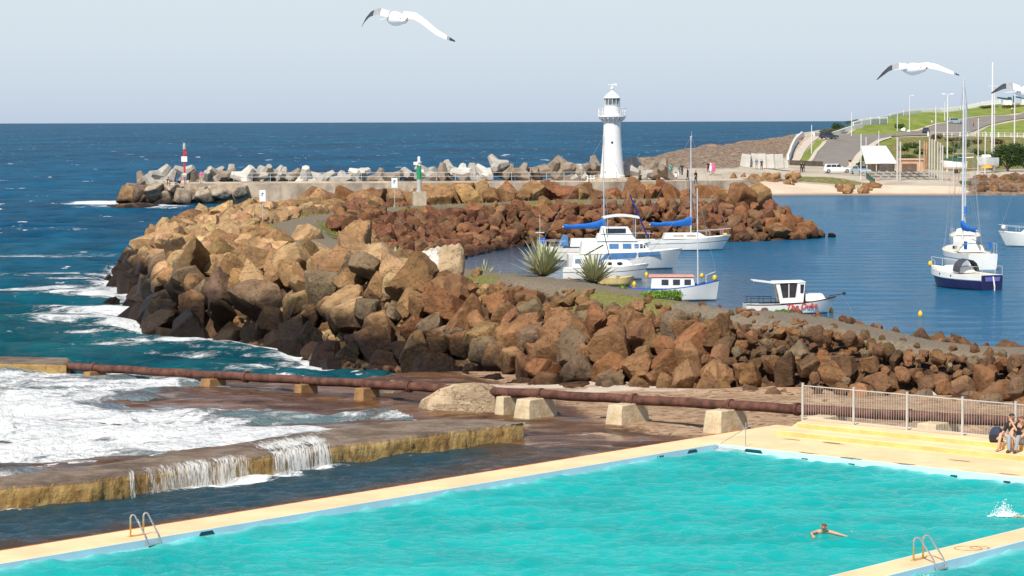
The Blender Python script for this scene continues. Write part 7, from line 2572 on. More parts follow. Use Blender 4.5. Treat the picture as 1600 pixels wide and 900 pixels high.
def figure(label, J, loc, rz, top='white', legs='navy', shoes='black', hair=HAIRD, longhair=False, sleeves=True, shorts=False, skirt=False, fingers=False, scale=1.0, name='person', legs_on=True, clothes=True, cat='person'):
    """J: joint positions (metres); the body is one skin surface grown over the joints"""
    P, Rr, E, lab = [], [], [], []
    idx = {}

    def v(n_, p, r, l):
        idx[n_] = len(P)
        P.append(Vector(p) * scale)
        Rr.append(r * scale)
        lab.append(l)

    def e(a, b_):
        E.append((idx[a], idx[b_]))
    pel, ch, nk, hd = Vector(J['pelvis']), Vector(J['chest']), Vector(J['neck']), Vector(J['head'])
    v('pelvis', pel, 0.135, 'hip')
    v('waist', pel.lerp(ch, 0.45), 0.125, 'top')
    v('chest', ch, 0.15, 'top')
    v('neck', nk, 0.058, 'skin')
    hdir = (hd - nk).normalized()
    v('jaw', nk.lerp(hd, 0.55), 0.07, 'head')
    v('head', hd, 0.098, 'head')
    v('crown', hd + hdir * 0.085, 0.07, 'head')
    for a, b_ in (('pelvis', 'waist'), ('waist', 'chest'), ('chest', 'neck'), ('neck', 'jaw'), ('jaw', 'head'), ('head', 'crown')):
        e(a, b_)
    for s in ('l', 'r'):
        sh, el, wr = Vector(J['sh_' + s]), Vector(J['el_' + s]), Vector(J['wr_' + s])
        v('sh' + s, sh, 0.062, 'top')
        v('ua' + s, sh.lerp(el, 0.5), 0.05, 'arm')
        v('el' + s, el, 0.042, 'skin')
        v('wr' + s, wr, 0.029, 'skin')
        hand = (wr - el).normalized()
        v('pa' + s, wr + hand * 0.075, 0.034, 'skin')
        for a, b_ in (('chest', 'sh' + s), ('sh' + s, 'ua' + s), ('ua' + s, 'el' + s), ('el' + s, 'wr' + s), ('wr' + s, 'pa' + s)):
            e(a, b_)
        if fingers:
            side = hand.cross(Vector((0, 0, 1)))
            side = side.normalized() if side.length > 0.1 else Vector((1, 0, 0))
            drp = Vector((0, 0, -1)) - hand * (-hand.z)
            drp = drp.normalized() if drp.length > 0.1 else Vector((0, 1, 0))
            for k, (off_, ln) in enumerate(((-0.030, 0.075), (-0.010, 0.085), (0.010, 0.08), (0.030, 0.062))):
                b0 = wr + hand * 0.095 + side * off_
                v(f'f{k}a{s}', b0 + hand * ln * 0.5, 0.009, 'skin')
                v(f'f{k}b{s}', b0 + hand * ln * 0.9 + drp * ln * 0.4, 0.008, 'skin')
                e('pa' + s, f'f{k}a{s}')
                e(f'f{k}a{s}', f'f{k}b{s}')
            v('th' + s, wr + hand * 0.06 + side * -0.055, 0.010, 'skin')
            v('ti' + s, wr + hand * 0.10 + side * -0.06 + drp * 0.02, 0.009, 'skin')
            e('wr' + s, 'th' + s)
            e('th' + s, 'ti' + s)
        if legs_on:
            hp, kn, an, toe = Vector(J['hip_' + s]), Vector(J['kn_' + s]), Vector(J['an_' + s]), Vector(J['toe_' + s])
            v('hp' + s, hp, 0.092, 'hip')
            v('th_' + s, hp.lerp(kn, 0.5), 0.075, 'thigh')
            v('kn' + s, kn, 0.055, 'shin')
            v('ca' + s, kn.lerp(an, 0.35), 0.054, 'shin')
            v('an' + s, an, 0.037, 'shin')
            v('toe' + s, toe, 0.036, 'foot')
            for a, b_ in (('pelvis', 'hp' + s), ('hp' + s, 'th_' + s), ('th_' + s, 'kn' + s), ('kn' + s, 'ca' + s), ('ca' + s, 'an' + s), ('an' + s, 'toe' + s)):
                e(a, b_)
    me = bpy.data.meshes.new('body_skeleton')
    me.from_pydata(P, E, [])
    ob = bpy.data.objects.new('body_skeleton', me)
    COL.objects.link(ob)
    ob.modifiers.new('s', 'SKIN')
    sv = me.skin_vertices[0].data
    for k in range(len(P)):
        sv[k].radius = (Rr[k], Rr[k])
        sv[k].use_root = k == 0
    mm = ob.modifiers.new('d', 'SUBSURF')
    mm.levels = mm.render_levels = 2 if fingers else 1
    dg = bpy.context.evaluated_depsgraph_get()
    dg.update()
    bm_ = bpy.data.meshes.new_from_object(ob.evaluated_get(dg))
    bpy.data.objects.remove(ob)
    bpy.data.meshes.remove(me)
    rt = thing(name, label, cat, loc, rz)
    body = bpy.data.objects.new('body', bm_)
    COL.objects.link(body)
    body.parent = rt
    bm_.materials.clear()
    bm_.materials.append(SKIN)
    bm_.polygons.foreach_set('use_smooth', np.ones(len(bm_.polygons), bool))
    co = np.array([q.co[:] for q in bm_.vertices])
    no = np.array([q.normal[:] for q in bm_.vertices])
    A0 = np.array([P[a][:] for a, b_ in E])
    B0 = np.array([P[b_][:] for a, b_ in E])
    cen = np.array([q.center[:] for q in bm_.polygons])
    d_ = B0 - A0
    t = np.clip(((cen[:, None, :] - A0) * d_).sum(2) / ((d_ ** 2).sum(1) + 1e-9), 0, 1)
    dist = np.linalg.norm(cen[:, None, :] - (A0 + t[..., None] * d_), axis=2)
    bi = dist.argmin(1)
    tt = t[np.arange(len(cen)), bi]
    fl = np.array([lab[E[b_][0]] if u < 0.5 else lab[E[b_][1]] for b_, u in zip(bi, tt)], dtype=object)
    faces = [tuple(q.vertices) for q in bm_.polygons]

    def wear(nm, sel, mat, off_):
        ids = np.where(sel)[0]
        if not len(ids):
            return None
        used = sorted({i for k in ids for i in faces[k]})
        mp = {i: j for j, i in enumerate(used)}
        V = co[used] + no[used] * off_ * scale
        me2 = bpy.data.meshes.new(nm)
        me2.from_pydata([tuple(q) for q in V], [], [tuple(mp[i] for i in faces[k]) for k in ids])
        me2.materials.append(mat)
        me2.polygons.foreach_set('use_smooth', np.ones(len(me2.polygons), bool))
        o2 = bpy.data.objects.new(nm, me2)
        COL.objects.link(o2)
        o2.parent = rt
        return o2
    H = np.array((hd * scale)[:])
    fw = np.array(J.get('face', (0, 1, 0)), float)
    fw /= np.linalg.norm(fw)
    hup = np.array(hdir[:])
    relh = (cen - H) / scale
    hs = (fl == 'head') & ((relh @ hup > 0.05) | ((relh @ fw < -0.005) & (relh @ hup > (-0.14 if longhair else -0.07))))
    wear('hair', hs, hair, 0.016)
    if clothes:
        wear('shirt', (fl == 'top') | ((fl == 'arm') if sleeves else np.zeros(len(fl), bool)), CLOTH[top], 0.012)
        if legs_on:
            wear('shorts' if shorts else 'trousers', (fl == 'hip') | (fl == 'thigh') | (np.zeros(len(fl), bool) if shorts else (fl == 'shin')), CLOTH[legs], 0.014)
            if shoes:
                wear('shoe', fl == 'foot', CLOTH[shoes], 0.012)
    elif legs_on:
        wear('swim_shorts', (fl == 'hip'), CLOTH[legs], 0.012)
    # features of the face
    side = np.cross(fw, hup)
    mb = MB()
    c_ = Vector(H + fw * 0.098 * scale - hup * 0.015 * scale)
    mb.ball(c_, (0.014 * scale, 0.02 * scale, 0.02 * scale), 6)
    mb.build('nose', SKIN, body)
    for s in (-1, 1):
        q = Vector(H + fw * 0.088 * scale + side * s * 0.032 * scale + hup * 0.018 * scale)
        MB().ball(q, 0.011 * scale, 6).build('eye', HAIRD, body)
        q = Vector(H + side * s * 0.098 * scale)
        MB().ball(q, (0.015 * scale, 0.025 * scale, 0.032 * scale), 6).build('ear', SKIN, body)
    q = Vector(H + fw * 0.088 * scale - hup * 0.052 * scale)
    MB().ball(q, (0.024 * scale, 0.008 * scale, 0.008 * scale), 6).build('mouth', CLOTH['red'], body)
    if skirt:
        pz, kz = P[idx['pelvis']], min(P[idx['anl']].z, P[idx['anr']].z)
        MB().lathe([(0.15 * scale, pz.z + 0.12 * scale), (0.22 * scale, pz.z - 0.1), (0.34 * scale, kz + 0.12)], 16, (pz.x, pz.y, 0), cap=False).build('skirt', CLOTH[legs], rt, smooth=True)
    return rt


def stand(walk=0.12, arms=0.12, lean=0.0):
    return dict(pelvis=(0, 0, 0.93), chest=(0, lean, 1.30), neck=(0, lean, 1.47), head=(0, lean + 0.02, 1.63), sh_l=(-0.19, lean, 1.39), sh_r=(0.19, lean, 1.39),
                el_l=(-0.25, lean + arms * 0.3, 1.10), el_r=(0.25, lean - arms * 0.3, 1.10), wr_l=(-0.24, lean + arms, 0.86), wr_r=(0.24, lean + 0.04, 0.86),
                hip_l=(-0.10, 0, 0.86), hip_r=(0.10, 0, 0.86), kn_l=(-0.11, walk * 0.6, 0.47), kn_r=(0.11, -walk * 0.3, 0.47), an_l=(-0.11, walk, 0.08), an_r=(0.11, -walk, 0.08),
                toe_l=(-0.12, walk + 0.15, 0.03), toe_r=(0.12, -walk + 0.15, 0.03))


def sit_low():
    return dict(pelvis=(0, 0, 0.14), chest=(0, -0.02, 0.50), neck=(0, 0.02, 0.68), head=(0, 0.06, 0.85), sh_l=(-0.18, 0, 0.60), sh_r=(0.18, 0, 0.60), el_l=(-0.24, 0.18, 0.42), el_r=(0.24, 0.18, 0.42),
                wr_l=(-0.12, 0.38, 0.42), wr_r=(0.12, 0.38, 0.42), hip_l=(-0.10, 0.05, 0.13), hip_r=(0.10, 0.05, 0.13), kn_l=(-0.16, 0.42, 0.42), kn_r=(0.16, 0.42, 0.42),
                an_l=(-0.14, 0.60, 0.02), an_r=(0.14, 0.60, 0.02), toe_l=(-0.15, 0.75, -0.02), toe_r=(0.15, 0.75, -0.02))


def floor_at(x, y, z=None):
    if z is None:
        q = hit(x, y)
        return Vector((q.x, q.y, float(hill_z(q.x, q.y))))
    return PZ(x, y, z)


STD = [(1049, 274.5, 2.95, 'person in green top standing right of the lighthouse', 'green', 'teal', 0.4, 'stand'), (1056, 279, 2.95, 'person in white sitting low near the lighthouse', 'white', 'grey', 0.0, 'sit'),
       (1060.5, 277, 2.95, 'person in teal top beside the one in white', 'teal', 'white', 2.0, 'stand'), (1066, 273.5, 2.95, 'person in dark clothes right of the teal one', 'black', 'navy', 2.6, 'stand'), (1062, 271.5, 2.95, 'person in grey standing behind the teal one', 'grey', 'navy', 1.4, 'stand'),
       (1074.5, 282, 2.95, 'person in black near the edge by the yacht mast', 'black', 'black', 1.2, 'stand'), (1087, 287, 2.95, 'person in black closest to the boulders', 'black', 'navy', 4.0, 'stand'),
       (1106.5, 269.5, 2.92, 'person in long black outfit beside the bride', 'black', 'black', 3.4, 'stand'), (1110.5, 269, 2.92, 'person in long pale dress between black and pink', 'lilac', 'white', 3.0, 'dress'), (1114.5, 269.5, 2.92, 'person in bright pink dress', 'pink', 'pink', 2.8, 'dress'),
       (1182, 267, 2.6, 'person in blue shirt before the white concrete blocks', 'blue', 'khaki', 3.3, 'stand'), (1190, 267.5, 2.55, 'person in dark clothes before the white concrete blocks', 'navy', 'black', 3.3, 'stand'),
       (1252, 269, None, 'person in black at the foot of the stone wall', 'black', 'black', 3.2, 'stand'), (1255.5, 269, None, 'second person in black at the foot of the stone wall', 'black', 'navy', 0.2, 'stand'),
       (1328, 262, None, 'person in dark jacket with white trousers on the footpath', 'black', 'white', 3.3, 'stand'), (1250.5, 226, None, 'person in red walking on the promenade', 'red', 'tan', 0.2, 'stand'), (1456, 197, None, 'person in white on the hill lawn', 'white', 'khaki', 0.5, 'stand'),
       (1581, 176, None, 'person in white top and dark trousers on the hill road', 'white', 'black', 2.0, 'stand'), (1521, 199, None, 'person in dark red on the hill road behind the mast', 'red', 'navy', 2.0, 'stand'),
       (314.5, 287, 2.96, 'person in pink top on the outer breakwater', 'pink', 'tan', 3.1, 'stand'), (289.5, 288, 2.96, 'person in white bending at the foot of the red beacon', 'white', 'grey', 2.9, 'lean'), (281, 287, 2.96, 'person in grey crouching left of the red beacon', 'grey', 'navy', 2.4, 'sit'), (263, 287, 2.96, 'person in brown sitting beside the big pale concrete stack', 'brown', 'tan', 3.1, 'sit')]
for (x, y, z, lab, tp, lg, rz, pose) in STD:
    q = floor_at(x, y, z)
    if z is not None and q.y > 420:
        q.z = float(hill_z(q.x, q.y))
    J = sit_low() if pose == 'sit' else stand(0.10, 0.14, 0.22 if pose == 'lean' else 0.0)
    figure(lab, J, q, rz, tp, lg, 'black', HAIRB if pose == 'dress' else HAIRD, pose == 'dress', True, False, pose == 'dress')

# seated couple on the pool steps
zs2, zs1 = ZD + 0.34, ZD + 0.17
faceav = math.atan2(av.y, av.x) - PI / 2


def step_t(x, s, z):
    return float(min(np.linspace(0, 30, 3000), key=lambda t_: abs(proj(np.array([[*PF(s, t_, z)]]))[0, 0] - x)))


sE = -D2 - 0.16
J = dict(pelvis=(0, 0, 0.14), chest=(0.02, -0.06, 0.50), neck=(0.02, 0.02, 0.67), head=(0.0, 0.10, 0.82), face=(-0.35, 0.9, -0.25), sh_l=(-0.19, -0.03, 0.58), sh_r=(0.20, -0.03, 0.58), el_l=(-0.25, 0.26, 0.42), el_r=(0.30, 0.10, 0.30),
         wr_l=(-0.10, 0.25, 0.66), wr_r=(0.28, 0.34, 0.22), hip_l=(-0.11, 0.05, 0.13), hip_r=(0.11, 0.05, 0.13), kn_l=(-0.20, 0.44, 0.42), kn_r=(0.16, 0.46, 0.34), an_l=(-0.22, 0.52, -0.09), an_r=(0.10, 0.74, -0.10), toe_l=(-0.26, 0.68, -0.13), toe_r=(0.08, 0.90, -0.13))
figure('person in black shirt and pale shorts seated on the steps with hand at chin', J, PF(sE, step_t(1583, sE, zs2), zs2), faceav, 'black', 'white', None, HAIRD, sleeves=True, shorts=True, fingers=True)
J = dict(pelvis=(0, 0, 0.14), chest=(-0.03, 0.02, 0.48), neck=(-0.08, 0.08, 0.64), head=(-0.13, 0.14, 0.78), face=(-0.2, 0.8, -0.5), sh_l=(-0.19, 0.05, 0.55), sh_r=(0.13, 0.03, 0.57), el_l=(-0.25, 0.20, 0.36), el_r=(0.24, 0.22, 0.34),
         wr_l=(-0.13, 0.38, 0.22), wr_r=(0.02, 0.38, 0.24), hip_l=(-0.10, 0.05, 0.13), hip_r=(0.10, 0.05, 0.13), kn_l=(-0.16, 0.42, 0.30), kn_r=(0.14, 0.44, 0.26), an_l=(-0.20, 0.66, -0.09), an_r=(0.0, 0.70, -0.10), toe_l=(-0.24, 0.84, -0.13), toe_r=(-0.04, 0.88, -0.13))
figure('person in black tank top and grey jeans seated leaning on the companion', J, PF(sE + 0.10, step_t(1597, sE, zs2), zs2), faceav, 'black', 'jeans', 'brown', HAIRB, longhair=True, sleeves=False, fingers=True)
q = PF(sE + 0.02, step_t(1557, sE, zs2), zs2)
bp = thing('backpack', 'black backpack standing on the yellow step left of the seated couple', 'backpack', q, faceav)
mb = MB().loft([[(-0.17, -0.11, 0.0), (0.17, -0.11, 0.0), (0.17, 0.11, 0.0), (-0.17, 0.11, 0.0)], [(-0.19, -0.13, 0.15), (0.19, -0.13, 0.15), (0.19, 0.13, 0.15), (-0.19, 0.13, 0.15)],
                [(-0.16, -0.11, 0.38), (0.16, -0.11, 0.38), (0.16, 0.08, 0.38), (-0.16, 0.08, 0.38)], [(-0.08, -0.08, 0.46), (0.08, -0.08, 0.46), (0.08, 0.03, 0.46), (-0.08, 0.03, 0.46)]])
mb.build('bag', CLOTH['navy'], bp, smooth=True, bevel=0.03)
MB().box((0, 0.15, 0.13), (0.26, 0.07, 0.2)).build('front_pocket', CLOTH['black'], bp, bevel=0.03)
MB().tube([(-0.06, -0.05, 0.45), (-0.05, -0.06, 0.52), (0.05, -0.06, 0.52), (0.06, -0.05, 0.45)], 0.012, 6).build('carry_loop', CLOTH['black'], bp)
# striped towel on the fence end
tl = PF(-D3 + 0.03, step_t(1598, -D3, ZF), ZF + 0.55)
# swimmers
q = PZ(1287, 838, ZW)
q.z += 0.07
J = dict(pelvis=(0.05, -0.55, -0.10), chest=(0.0, -0.12, -0.02), neck=(0, 0.03, 0.08), head=(0, 0.09, 0.21), face=(0.25, 1, 0.0), sh_l=(-0.19, -0.06, 0.04), sh_r=(0.19, -0.06, 0.04), el_l=(-0.42, 0.10, 0.0), el_r=(0.36, 0.18, 0.03), wr_l=(-0.58, 0.26, -0.02), wr_r=(0.34, 0.42, 0.0),
         hip_l=(-0.06, -0.62, -0.12), hip_r=(0.14, -0.62, -0.12), kn_l=(-0.1, -1.0, -0.26), kn_r=(-0.32, -0.92, -0.24), an_l=(-0.5, -1.2, -0.26), an_r=(-0.72, -0.98, -0.16), toe_l=(-0.6, -1.3, -0.28), toe_r=(-0.92, -0.98, -0.09))
figure('swimmer with short brown hair and bare shoulders in the middle of the pool', J, q, PI * 0.98, hair=HAIRB, clothes=False, fingers=True, shoes=None, name='person', cat='swimmer', scale=0.85)
q = PZ(1622, 808, ZW)
J = dict(pelvis=(0, -0.55, -0.06), chest=(0.0, -0.12, -0.02), neck=(0, 0.05, 0.03), head=(0, 0.20, 0.06), face=(0.5, 0.4, -0.6), sh_l=(-0.19, -0.05, 0.02), sh_r=(0.19, -0.05, 0.04), el_l=(-0.22, 0.28, 0.04), el_r=(0.25, -0.35, 0.0), wr_l=(-0.18, 0.55, 0.05), wr_r=(0.28, -0.6, -0.02),
         hip_l=(-0.10, -0.62, -0.08), hip_r=(0.10, -0.62, -0.08), kn_l=(-0.1, -1.05, -0.06), kn_r=(0.1, -1.05, -0.08), an_l=(-0.1, -1.5, -0.05), an_r=(0.1, -1.5, -0.06), toe_l=(-0.1, -1.65, -0.03), toe_r=(0.1, -1.65, -0.04))
figure('swimmer reaching an arm forward at the right picture edge', J, q, PI / 2 + 0.05, hair=HAIRD, clothes=False, fingers=True, shoes=None, name='person', cat='swimmer')
SPL = pbr('splash_water', (0.86, 0.90, 0.90), 0.3, var=0.05)
r_ = np.random.default_rng(12)
q = PZ(1568, 806, ZW)
mb = MB()
for _ in range(620):
    a = r_.uniform(0, 2 * PI)
    rr_ = abs(r_.normal()) * 0.17
    hgt_ = abs(r_.normal()) * 0.16 * math.exp(-(rr_ / 0.25) ** 2)
    mb.ball((rr_ * math.cos(a) * 1.3, rr_ * math.sin(a), hgt_), float(r_.uniform(0.004, 0.017)), 5)
for _ in range(26):
    mb.ball((r_.normal() * 0.15, r_.normal() * 0.12, 0.0), (float(r_.uniform(0.05, 0.12)), float(r_.uniform(0.03, 0.08)), float(r_.uniform(0.015, 0.05))), 8)
tag(mb.build('splash', SPL, smooth=True, loc=(q.x, q.y, ZW + 0.01)), 'white splash of water before the swimmer at the right edge', 'splash', kind='stuff')

# ================================================================== gulls
GW = pbr('gull_white', (0.80, 0.79, 0.76), 0.8, var=0.06, scale=8)
GD = pbr('gull_dark_primaries', (0.035, 0.04, 0.045), 0.8, var=0.3, scale=8)
GG = pbr('gull_shaded_wing', (0.30, 0.31, 0.33), 0.8, var=0.15, scale=8)
BEAK = pbr('gull_beak', (0.45, 0.10, 0.04), 0.5)


def gull(label, Y, body, left, right, head, bodylen=0.36):
    """left / right: wing lines as photo positions from shoulder to tip with chord (m)"""
    c_ = PY(body[0], body[1], Y)
    rt = thing('gull', label, 'gull', c_, 0, 'gulls gliding over the harbour')
    hd = (PY(head[0], head[1], Y - 0.10) - c_)
    tail = Vector((-0.07, 0.24, 0.0))
    hdv = Vector((hd.x, -0.15, hd.z))
    pts = [tail * 1.15, tail * 0.8, tail * 0.35, Vector((0, 0, 0)), hdv * 0.55, hdv * 0.9, hdv * 1.15, hdv * 1.4]
    MB().tube(pts, [0.012, 0.034, 0.062, 0.074, 0.062, 0.046, 0.042, 0.012], 14).build('body', GW, rt, smooth=True)
    for k in (-1, 0, 1):
        pass
    mb = MB().loft([[tail * 0.8 + Vector((-0.03, 0, 0.0)), tail * 0.8 + Vector((0.03, 0, 0.0)), tail * 0.8 + Vector((0.03, 0, 0.012)), tail * 0.8 + Vector((-0.03, 0, 0.012))],
                    [tail * 1.6 + Vector((-0.06, 0, 0.0)), tail * 1.6 + Vector((0.06, 0, 0.0)), tail * 1.6 + Vector((0.06, 0, 0.006)), tail * 1.6 + Vector((-0.06, 0, 0.006))]])
    mb.build('tail', GW, rt)
    b_ = hdv.normalized()
    MB().tube([hdv * 1.33, hdv * 1.33 + b_ * 0.05], [0.012, 0.004], 8).build('beak', BEAK, rt)
    for s in (-1, 1):
        MB().ball(hdv * 1.12 + Vector((s * 0.034, -0.02, 0.012)), 0.007, 6).build('eye', HAIRD, rt)
    for (nm, line, mats_) in (('wing', left, (GW, GD, GG)), ('wing', right, (GW, GD, GG))):
        secs, n_ = [], len(line)
        cp = [PY(x, y, Y + yo) - c_ for (x, y, ch, yo) in line]
        cv = [Vector((0.25, 0.62, ch[0])).normalized() * 0 + Vector((0.0, ch[2] * 0.80, -ch[2] * 0.60)) for ch in line]
        rows = 16
        for k in range(rows):
            u = k / (rows - 1) * (n_ - 1)
            j = min(int(u), n_ - 2)
            f = u - j
            p = cp[j].lerp(cp[j + 1], f)
            ch = line[j][2] * (1 - f) + line[j + 1][2] * f
            cvv = Vector((0.10 * ch, 0.80 * ch, 0.52 * ch))
            th_ = 0.010 * (1 - k / rows) + 0.003
            nrm = Vector((0, -0.54, 0.84)) * th_
            fu = k / (rows - 1)
            off_ = -0.55 + 0.25 * min(1, fu * 3)
            secs.append([p + cvv * off_, p + cvv * (off_ + 0.25) + nrm * 1.6, p + cvv * (off_ + 1.0) + nrm * 0.2, p + cvv * (off_ + 1.0) - nrm * 0.1, p + cvv * (off_ + 0.25) - nrm * 0.6])
        mb = MB().loft(secs)
        nf = 5
        for fi in range(len(mb.f)):
            ring = fi // nf
            mb.m[fi] = 1 if ring >= (6 if line is left else 13) else (2 if ring >= (3 if line is left else 12) else 0)  # grey shading of the left wing is put into its colour, before dark primaries
        mb.build(nm, list(mats_), rt, smooth=True, angle=60)
    return rt


gull('large white gull gliding high in the sky left of the lighthouse', 26.0, (617, 29), [(608, 22, 0.12, 0), (592, 19, 0.13, 0.02), (578, 24, 0.11, 0.06), (570, 33, 0.085, 0.1), (565, 42, 0.03, 0.14)],
     [(630, 22, 0.12, 0), (648, 26, 0.14, 0.02), (664, 38, 0.13, 0.05), (682, 52, 0.11, 0.08), (698, 60, 0.08, 0.1), (711, 65, 0.025, 0.12)], (630, 31))
gull('white gull gliding over the hill with both wings spread', 30.0, (1426, 108), [(1416, 103, 0.12, 0), (1402, 104, 0.13, 0.02), (1389, 109, 0.11, 0.05), (1379, 117, 0.08, 0.08), (1370, 125, 0.025, 0.12)],
     [(1434, 103, 0.12, 0), (1450, 103, 0.13, 0.02), (1466, 107, 0.12, 0.05), (1480, 112, 0.09, 0.08), (1490, 115, 0.06, 0.1), (1499, 118, 0.02, 0.12)], (1440, 107))
gull('white gull entering the sky at the right picture edge', 29.0, (1604, 144), [(1594, 138, 0.12, 0), (1580, 135, 0.13, 0.02), (1567, 137, 0.11, 0.05), (1557, 142, 0.07, 0.08), (1549, 146, 0.025, 0.12)],
     [(1612, 138, 0.12, 0), (1630, 138, 0.13, 0.02), (1648, 143, 0.12, 0.05), (1662, 148, 0.08, 0.08), (1675, 153, 0.02, 0.12)], (1614, 143))

# ================================================================== plants on the breakwater
m, nt, out = new_mat('striped_flax_leaf')
uvn = nd(nt, 'ShaderNodeUVMap', uv_map='leaf').outputs[0]
sx = nd(nt, 'ShaderNodeSeparateXYZ', {0: uvn})
ed = mth(nt, 'ABSOLUTE', mth(nt, 'SUBTRACT', sx.outputs[0], 0.5))
col = mixc(nt, rng_(nt, ed, 0.18, 0.30), (0.24, 0.29, 0.17), (0.60, 0.58, 0.34))
col = mixc(nt, rng_(nt, sx.outputs[1], 0.25, 0.0), col, (0.16, 0.15, 0.06))
d_ = nd(nt, 'ShaderNodeBsdfPrincipled', {'Base Color': col, 'Roughness': 0.5})
nt.links.new(d_.outputs[0], out.inputs[0])
FLAX = m


def blades(name, n, ln, wd, spread, seed, mat, parent=None, loc=(0, 0, 0), droop=0.5):
    r = np.random.default_rng(seed)
    V, F, UV = [], [], []
    for _ in range(n):
        a = r.uniform(0, 2 * PI)
        el = r.uniform(0.15, 1.0) ** 0.8
        L_ = ln * r.uniform(0.6, 1.1)
        out_ = np.array([math.cos(a), math.sin(a), 0])
        sd = np.array([-math.sin(a), math.cos(a), 0])
        base = out_ * r.uniform(0, 0.12) * ln
        tilt = (1 - el) * spread + 0.08
        p = np.array([*base])
        d = np.array([*(out_ * math.sin(tilt))]) + np.array([0, 0, math.cos(tilt)])
        k0 = len(V)
        ns = 7
        for j in range(ns):
            u = j / (ns - 1)
            w_ = wd * (0.7 + 0.6 * u) * (1 - u ** 2.2) * r.uniform(0.9, 1.1) + 0.002
            V += [p - sd * w_ / 2, p + sd * w_ / 2]
            UV += [(0.0, u), (1.0, u)]
            d = d + out_ * 0.12 * droop * u + np.array([0, 0, -0.20 * droop * u * u])
            d = d / np.linalg.norm(d)
            p = p + d * L_ / (ns - 1)
        for j in range(ns - 1):
            q_ = k0 + 2 * j
            F.append((q_, q_ + 1, q_ + 3, q_ + 2))
    o = arrmesh(name, np.array(V) + np.array(loc), np.array(F), mat, True, parent)
    uvl = o.data.uv_layers.new(name='leaf')
    li = np.empty(len(o.data.loops), np.int32)
    o.data.loops.foreach_get('vertex_index', li)
    uvl.data.foreach_set('uv', np.array(UV, np.float32)[li].ravel())
    return o


def on_bw(x, y):
    q = Vector(ray_ground(x, y))
    return Vector((q.x, q.y, ground_z(q.x, q.y)))


for (x, y, n_, ln, wd, lab) in [(848, 431, 170, 1.85, 0.15, 'biggest spiky striped flax plant beside the path'), (928, 441, 130, 1.6, 0.13, 'second spiky striped flax plant before the porthole boat'),
                                (755, 416, 70, 1.1, 0.07, 'small striped flax clump by the white-stained boulder'), (617, 396, 30, 0.75, 0.05, 'tiny flax clump at the end of the grass behind the tan boulder')]:
    q = on_bw(x, y)
    t = thing('flax_plant', lab, 'flax plant', q, 0, 'spiky flax plants on the breakwater')
    blades('leaves', n_, ln, wd, 1.6, int(x), FLAX, t, droop=0.55)
    blades('dead_leaves', n_ // 3, ln * 0.6, wd, 1.7, int(x) + 1, pbr('dry_leaf', (0.30, 0.24, 0.12), 0.8, var=0.3), t, droop=1.1)
# round bush and small weeds
for (x, y, wx, hy, n_, mt, lab) in [(1038, 468, 40, 13, 2600, LEAFY, 'low round bright green bush beside the path'), (1222, 487, 12, 5, 420, LEAFY, 'small green weed patch in front of the work boat'),
                                    (975, 452, 10, 4, 260, LEAFY, 'small green weed by the path near the buoy')]:
    q = on_bw(x, y)
    k_ = q.y / FPX
    r_ = np.random.default_rng(int(x))
    bl = [(r_.uniform(-0.65, 0.65) * wx * k_, r_.uniform(-0.5, 0.5), r_.uniform(0.25, 0.6) * hy * k_, wx * k_ * 0.38, 0.5, hy * k_ * 0.55) for _ in range(9)]
    t = thing('bush', lab, 'bush', q)
    V, F = leaf_cloud(bl, n_, 0.06, int(x))
    arrmesh('leaves', V, F, mt, False, t)
    mb = MB()
    for b_ in bl[:5]:
        mb.tube([(b_[0] * 0.2, 0, -0.1), (b_[0] * 0.7, b_[1] * 0.5, b_[2] * 0.8)], [0.03, 0.015], 5)
    mb.build('stems', BARK, t)

# grass verge: countless blades
m, nt, out = new_mat('verge_grass')
p = pos(nt)
n1 = noise(nt, 0.8, 4, 0.6, p)
n2 = noise(nt, 12, 2, 0.6, p)
col = mixc(nt, rng_(nt, n1, 0.38, 0.62), (0.17, 0.19, 0.035), (0.42, 0.34, 0.13))
col = mixc(nt, rng_(nt, n2, 0.4, 0.7, 0, 0.6), col, (0.14, 0.22, 0.035))
d_ = nd(nt, 'ShaderNodeBsdfPrincipled', {'Base Color': col, 'Roughness': 0.8, 'Specular IOR Level': 0.1})
nt.links.new(d_.outputs[0], out.inputs[0])
GRASSM = m
r_ = np.random.default_rng(55)
NG = 90000
xs, ys = r_.uniform(-17, 20, NG), r_.uniform(104, 248, NG)
dp = seg_dist(xs, ys, PATHC)
sc_ = sdist(xs, ys, CREST)
nn = vnoise(xs, ys, 3.0, 21)
harbour_side = xs > np.interp(ys, [104, 109, 122, 132, 146, 160, 176, 190, 203, 216, 229, 242, 248], [16, 10.5, 2.5, -2, -5.5, -9, -13, -16, -16.5, -14.5, -10.5, 1, 20])
ok = (sc_ < 0.9) & (np.abs(xs) < 0.2 * ys + 1) & (((dp > 1.7) & (dp < 4.6) & harbour_side & (ys < 160) & (nn > -0.35)) | ((ys > 196) & (dp > 1.2) & (dp < 3.2) & (nn > -0.2)) | ((dp > 1.9) & (dp < 2.8) & (nn > 0.25) & (xs < 8)))
ok &= ~((xs > 11) & (nn < 0.15))
xs, ys = xs[ok], ys[ok]
V, F = [], []
for x, y in zip(xs, ys):
    z = ground_z(x, y)
    h = r_.uniform(0.06, 0.2) * (1.25 if y > 190 else 1.0)
    w_ = 0.02 if y < 170 else 0.035
    a = r_.uniform(0, PI)
    lx, ly = r_.normal(0, 0.06, 2)
    k = len(V)
    V += [(x - math.cos(a) * w_, y - math.sin(a) * w_, z - 0.02), (x + math.cos(a) * w_, y + math.sin(a) * w_, z - 0.02), (x + lx, y + ly, z + h)]
    F.append((k, k + 1, k + 2))
o = arrmesh('verge_grass', np.array(V), np.array(F), GRASSM, False)
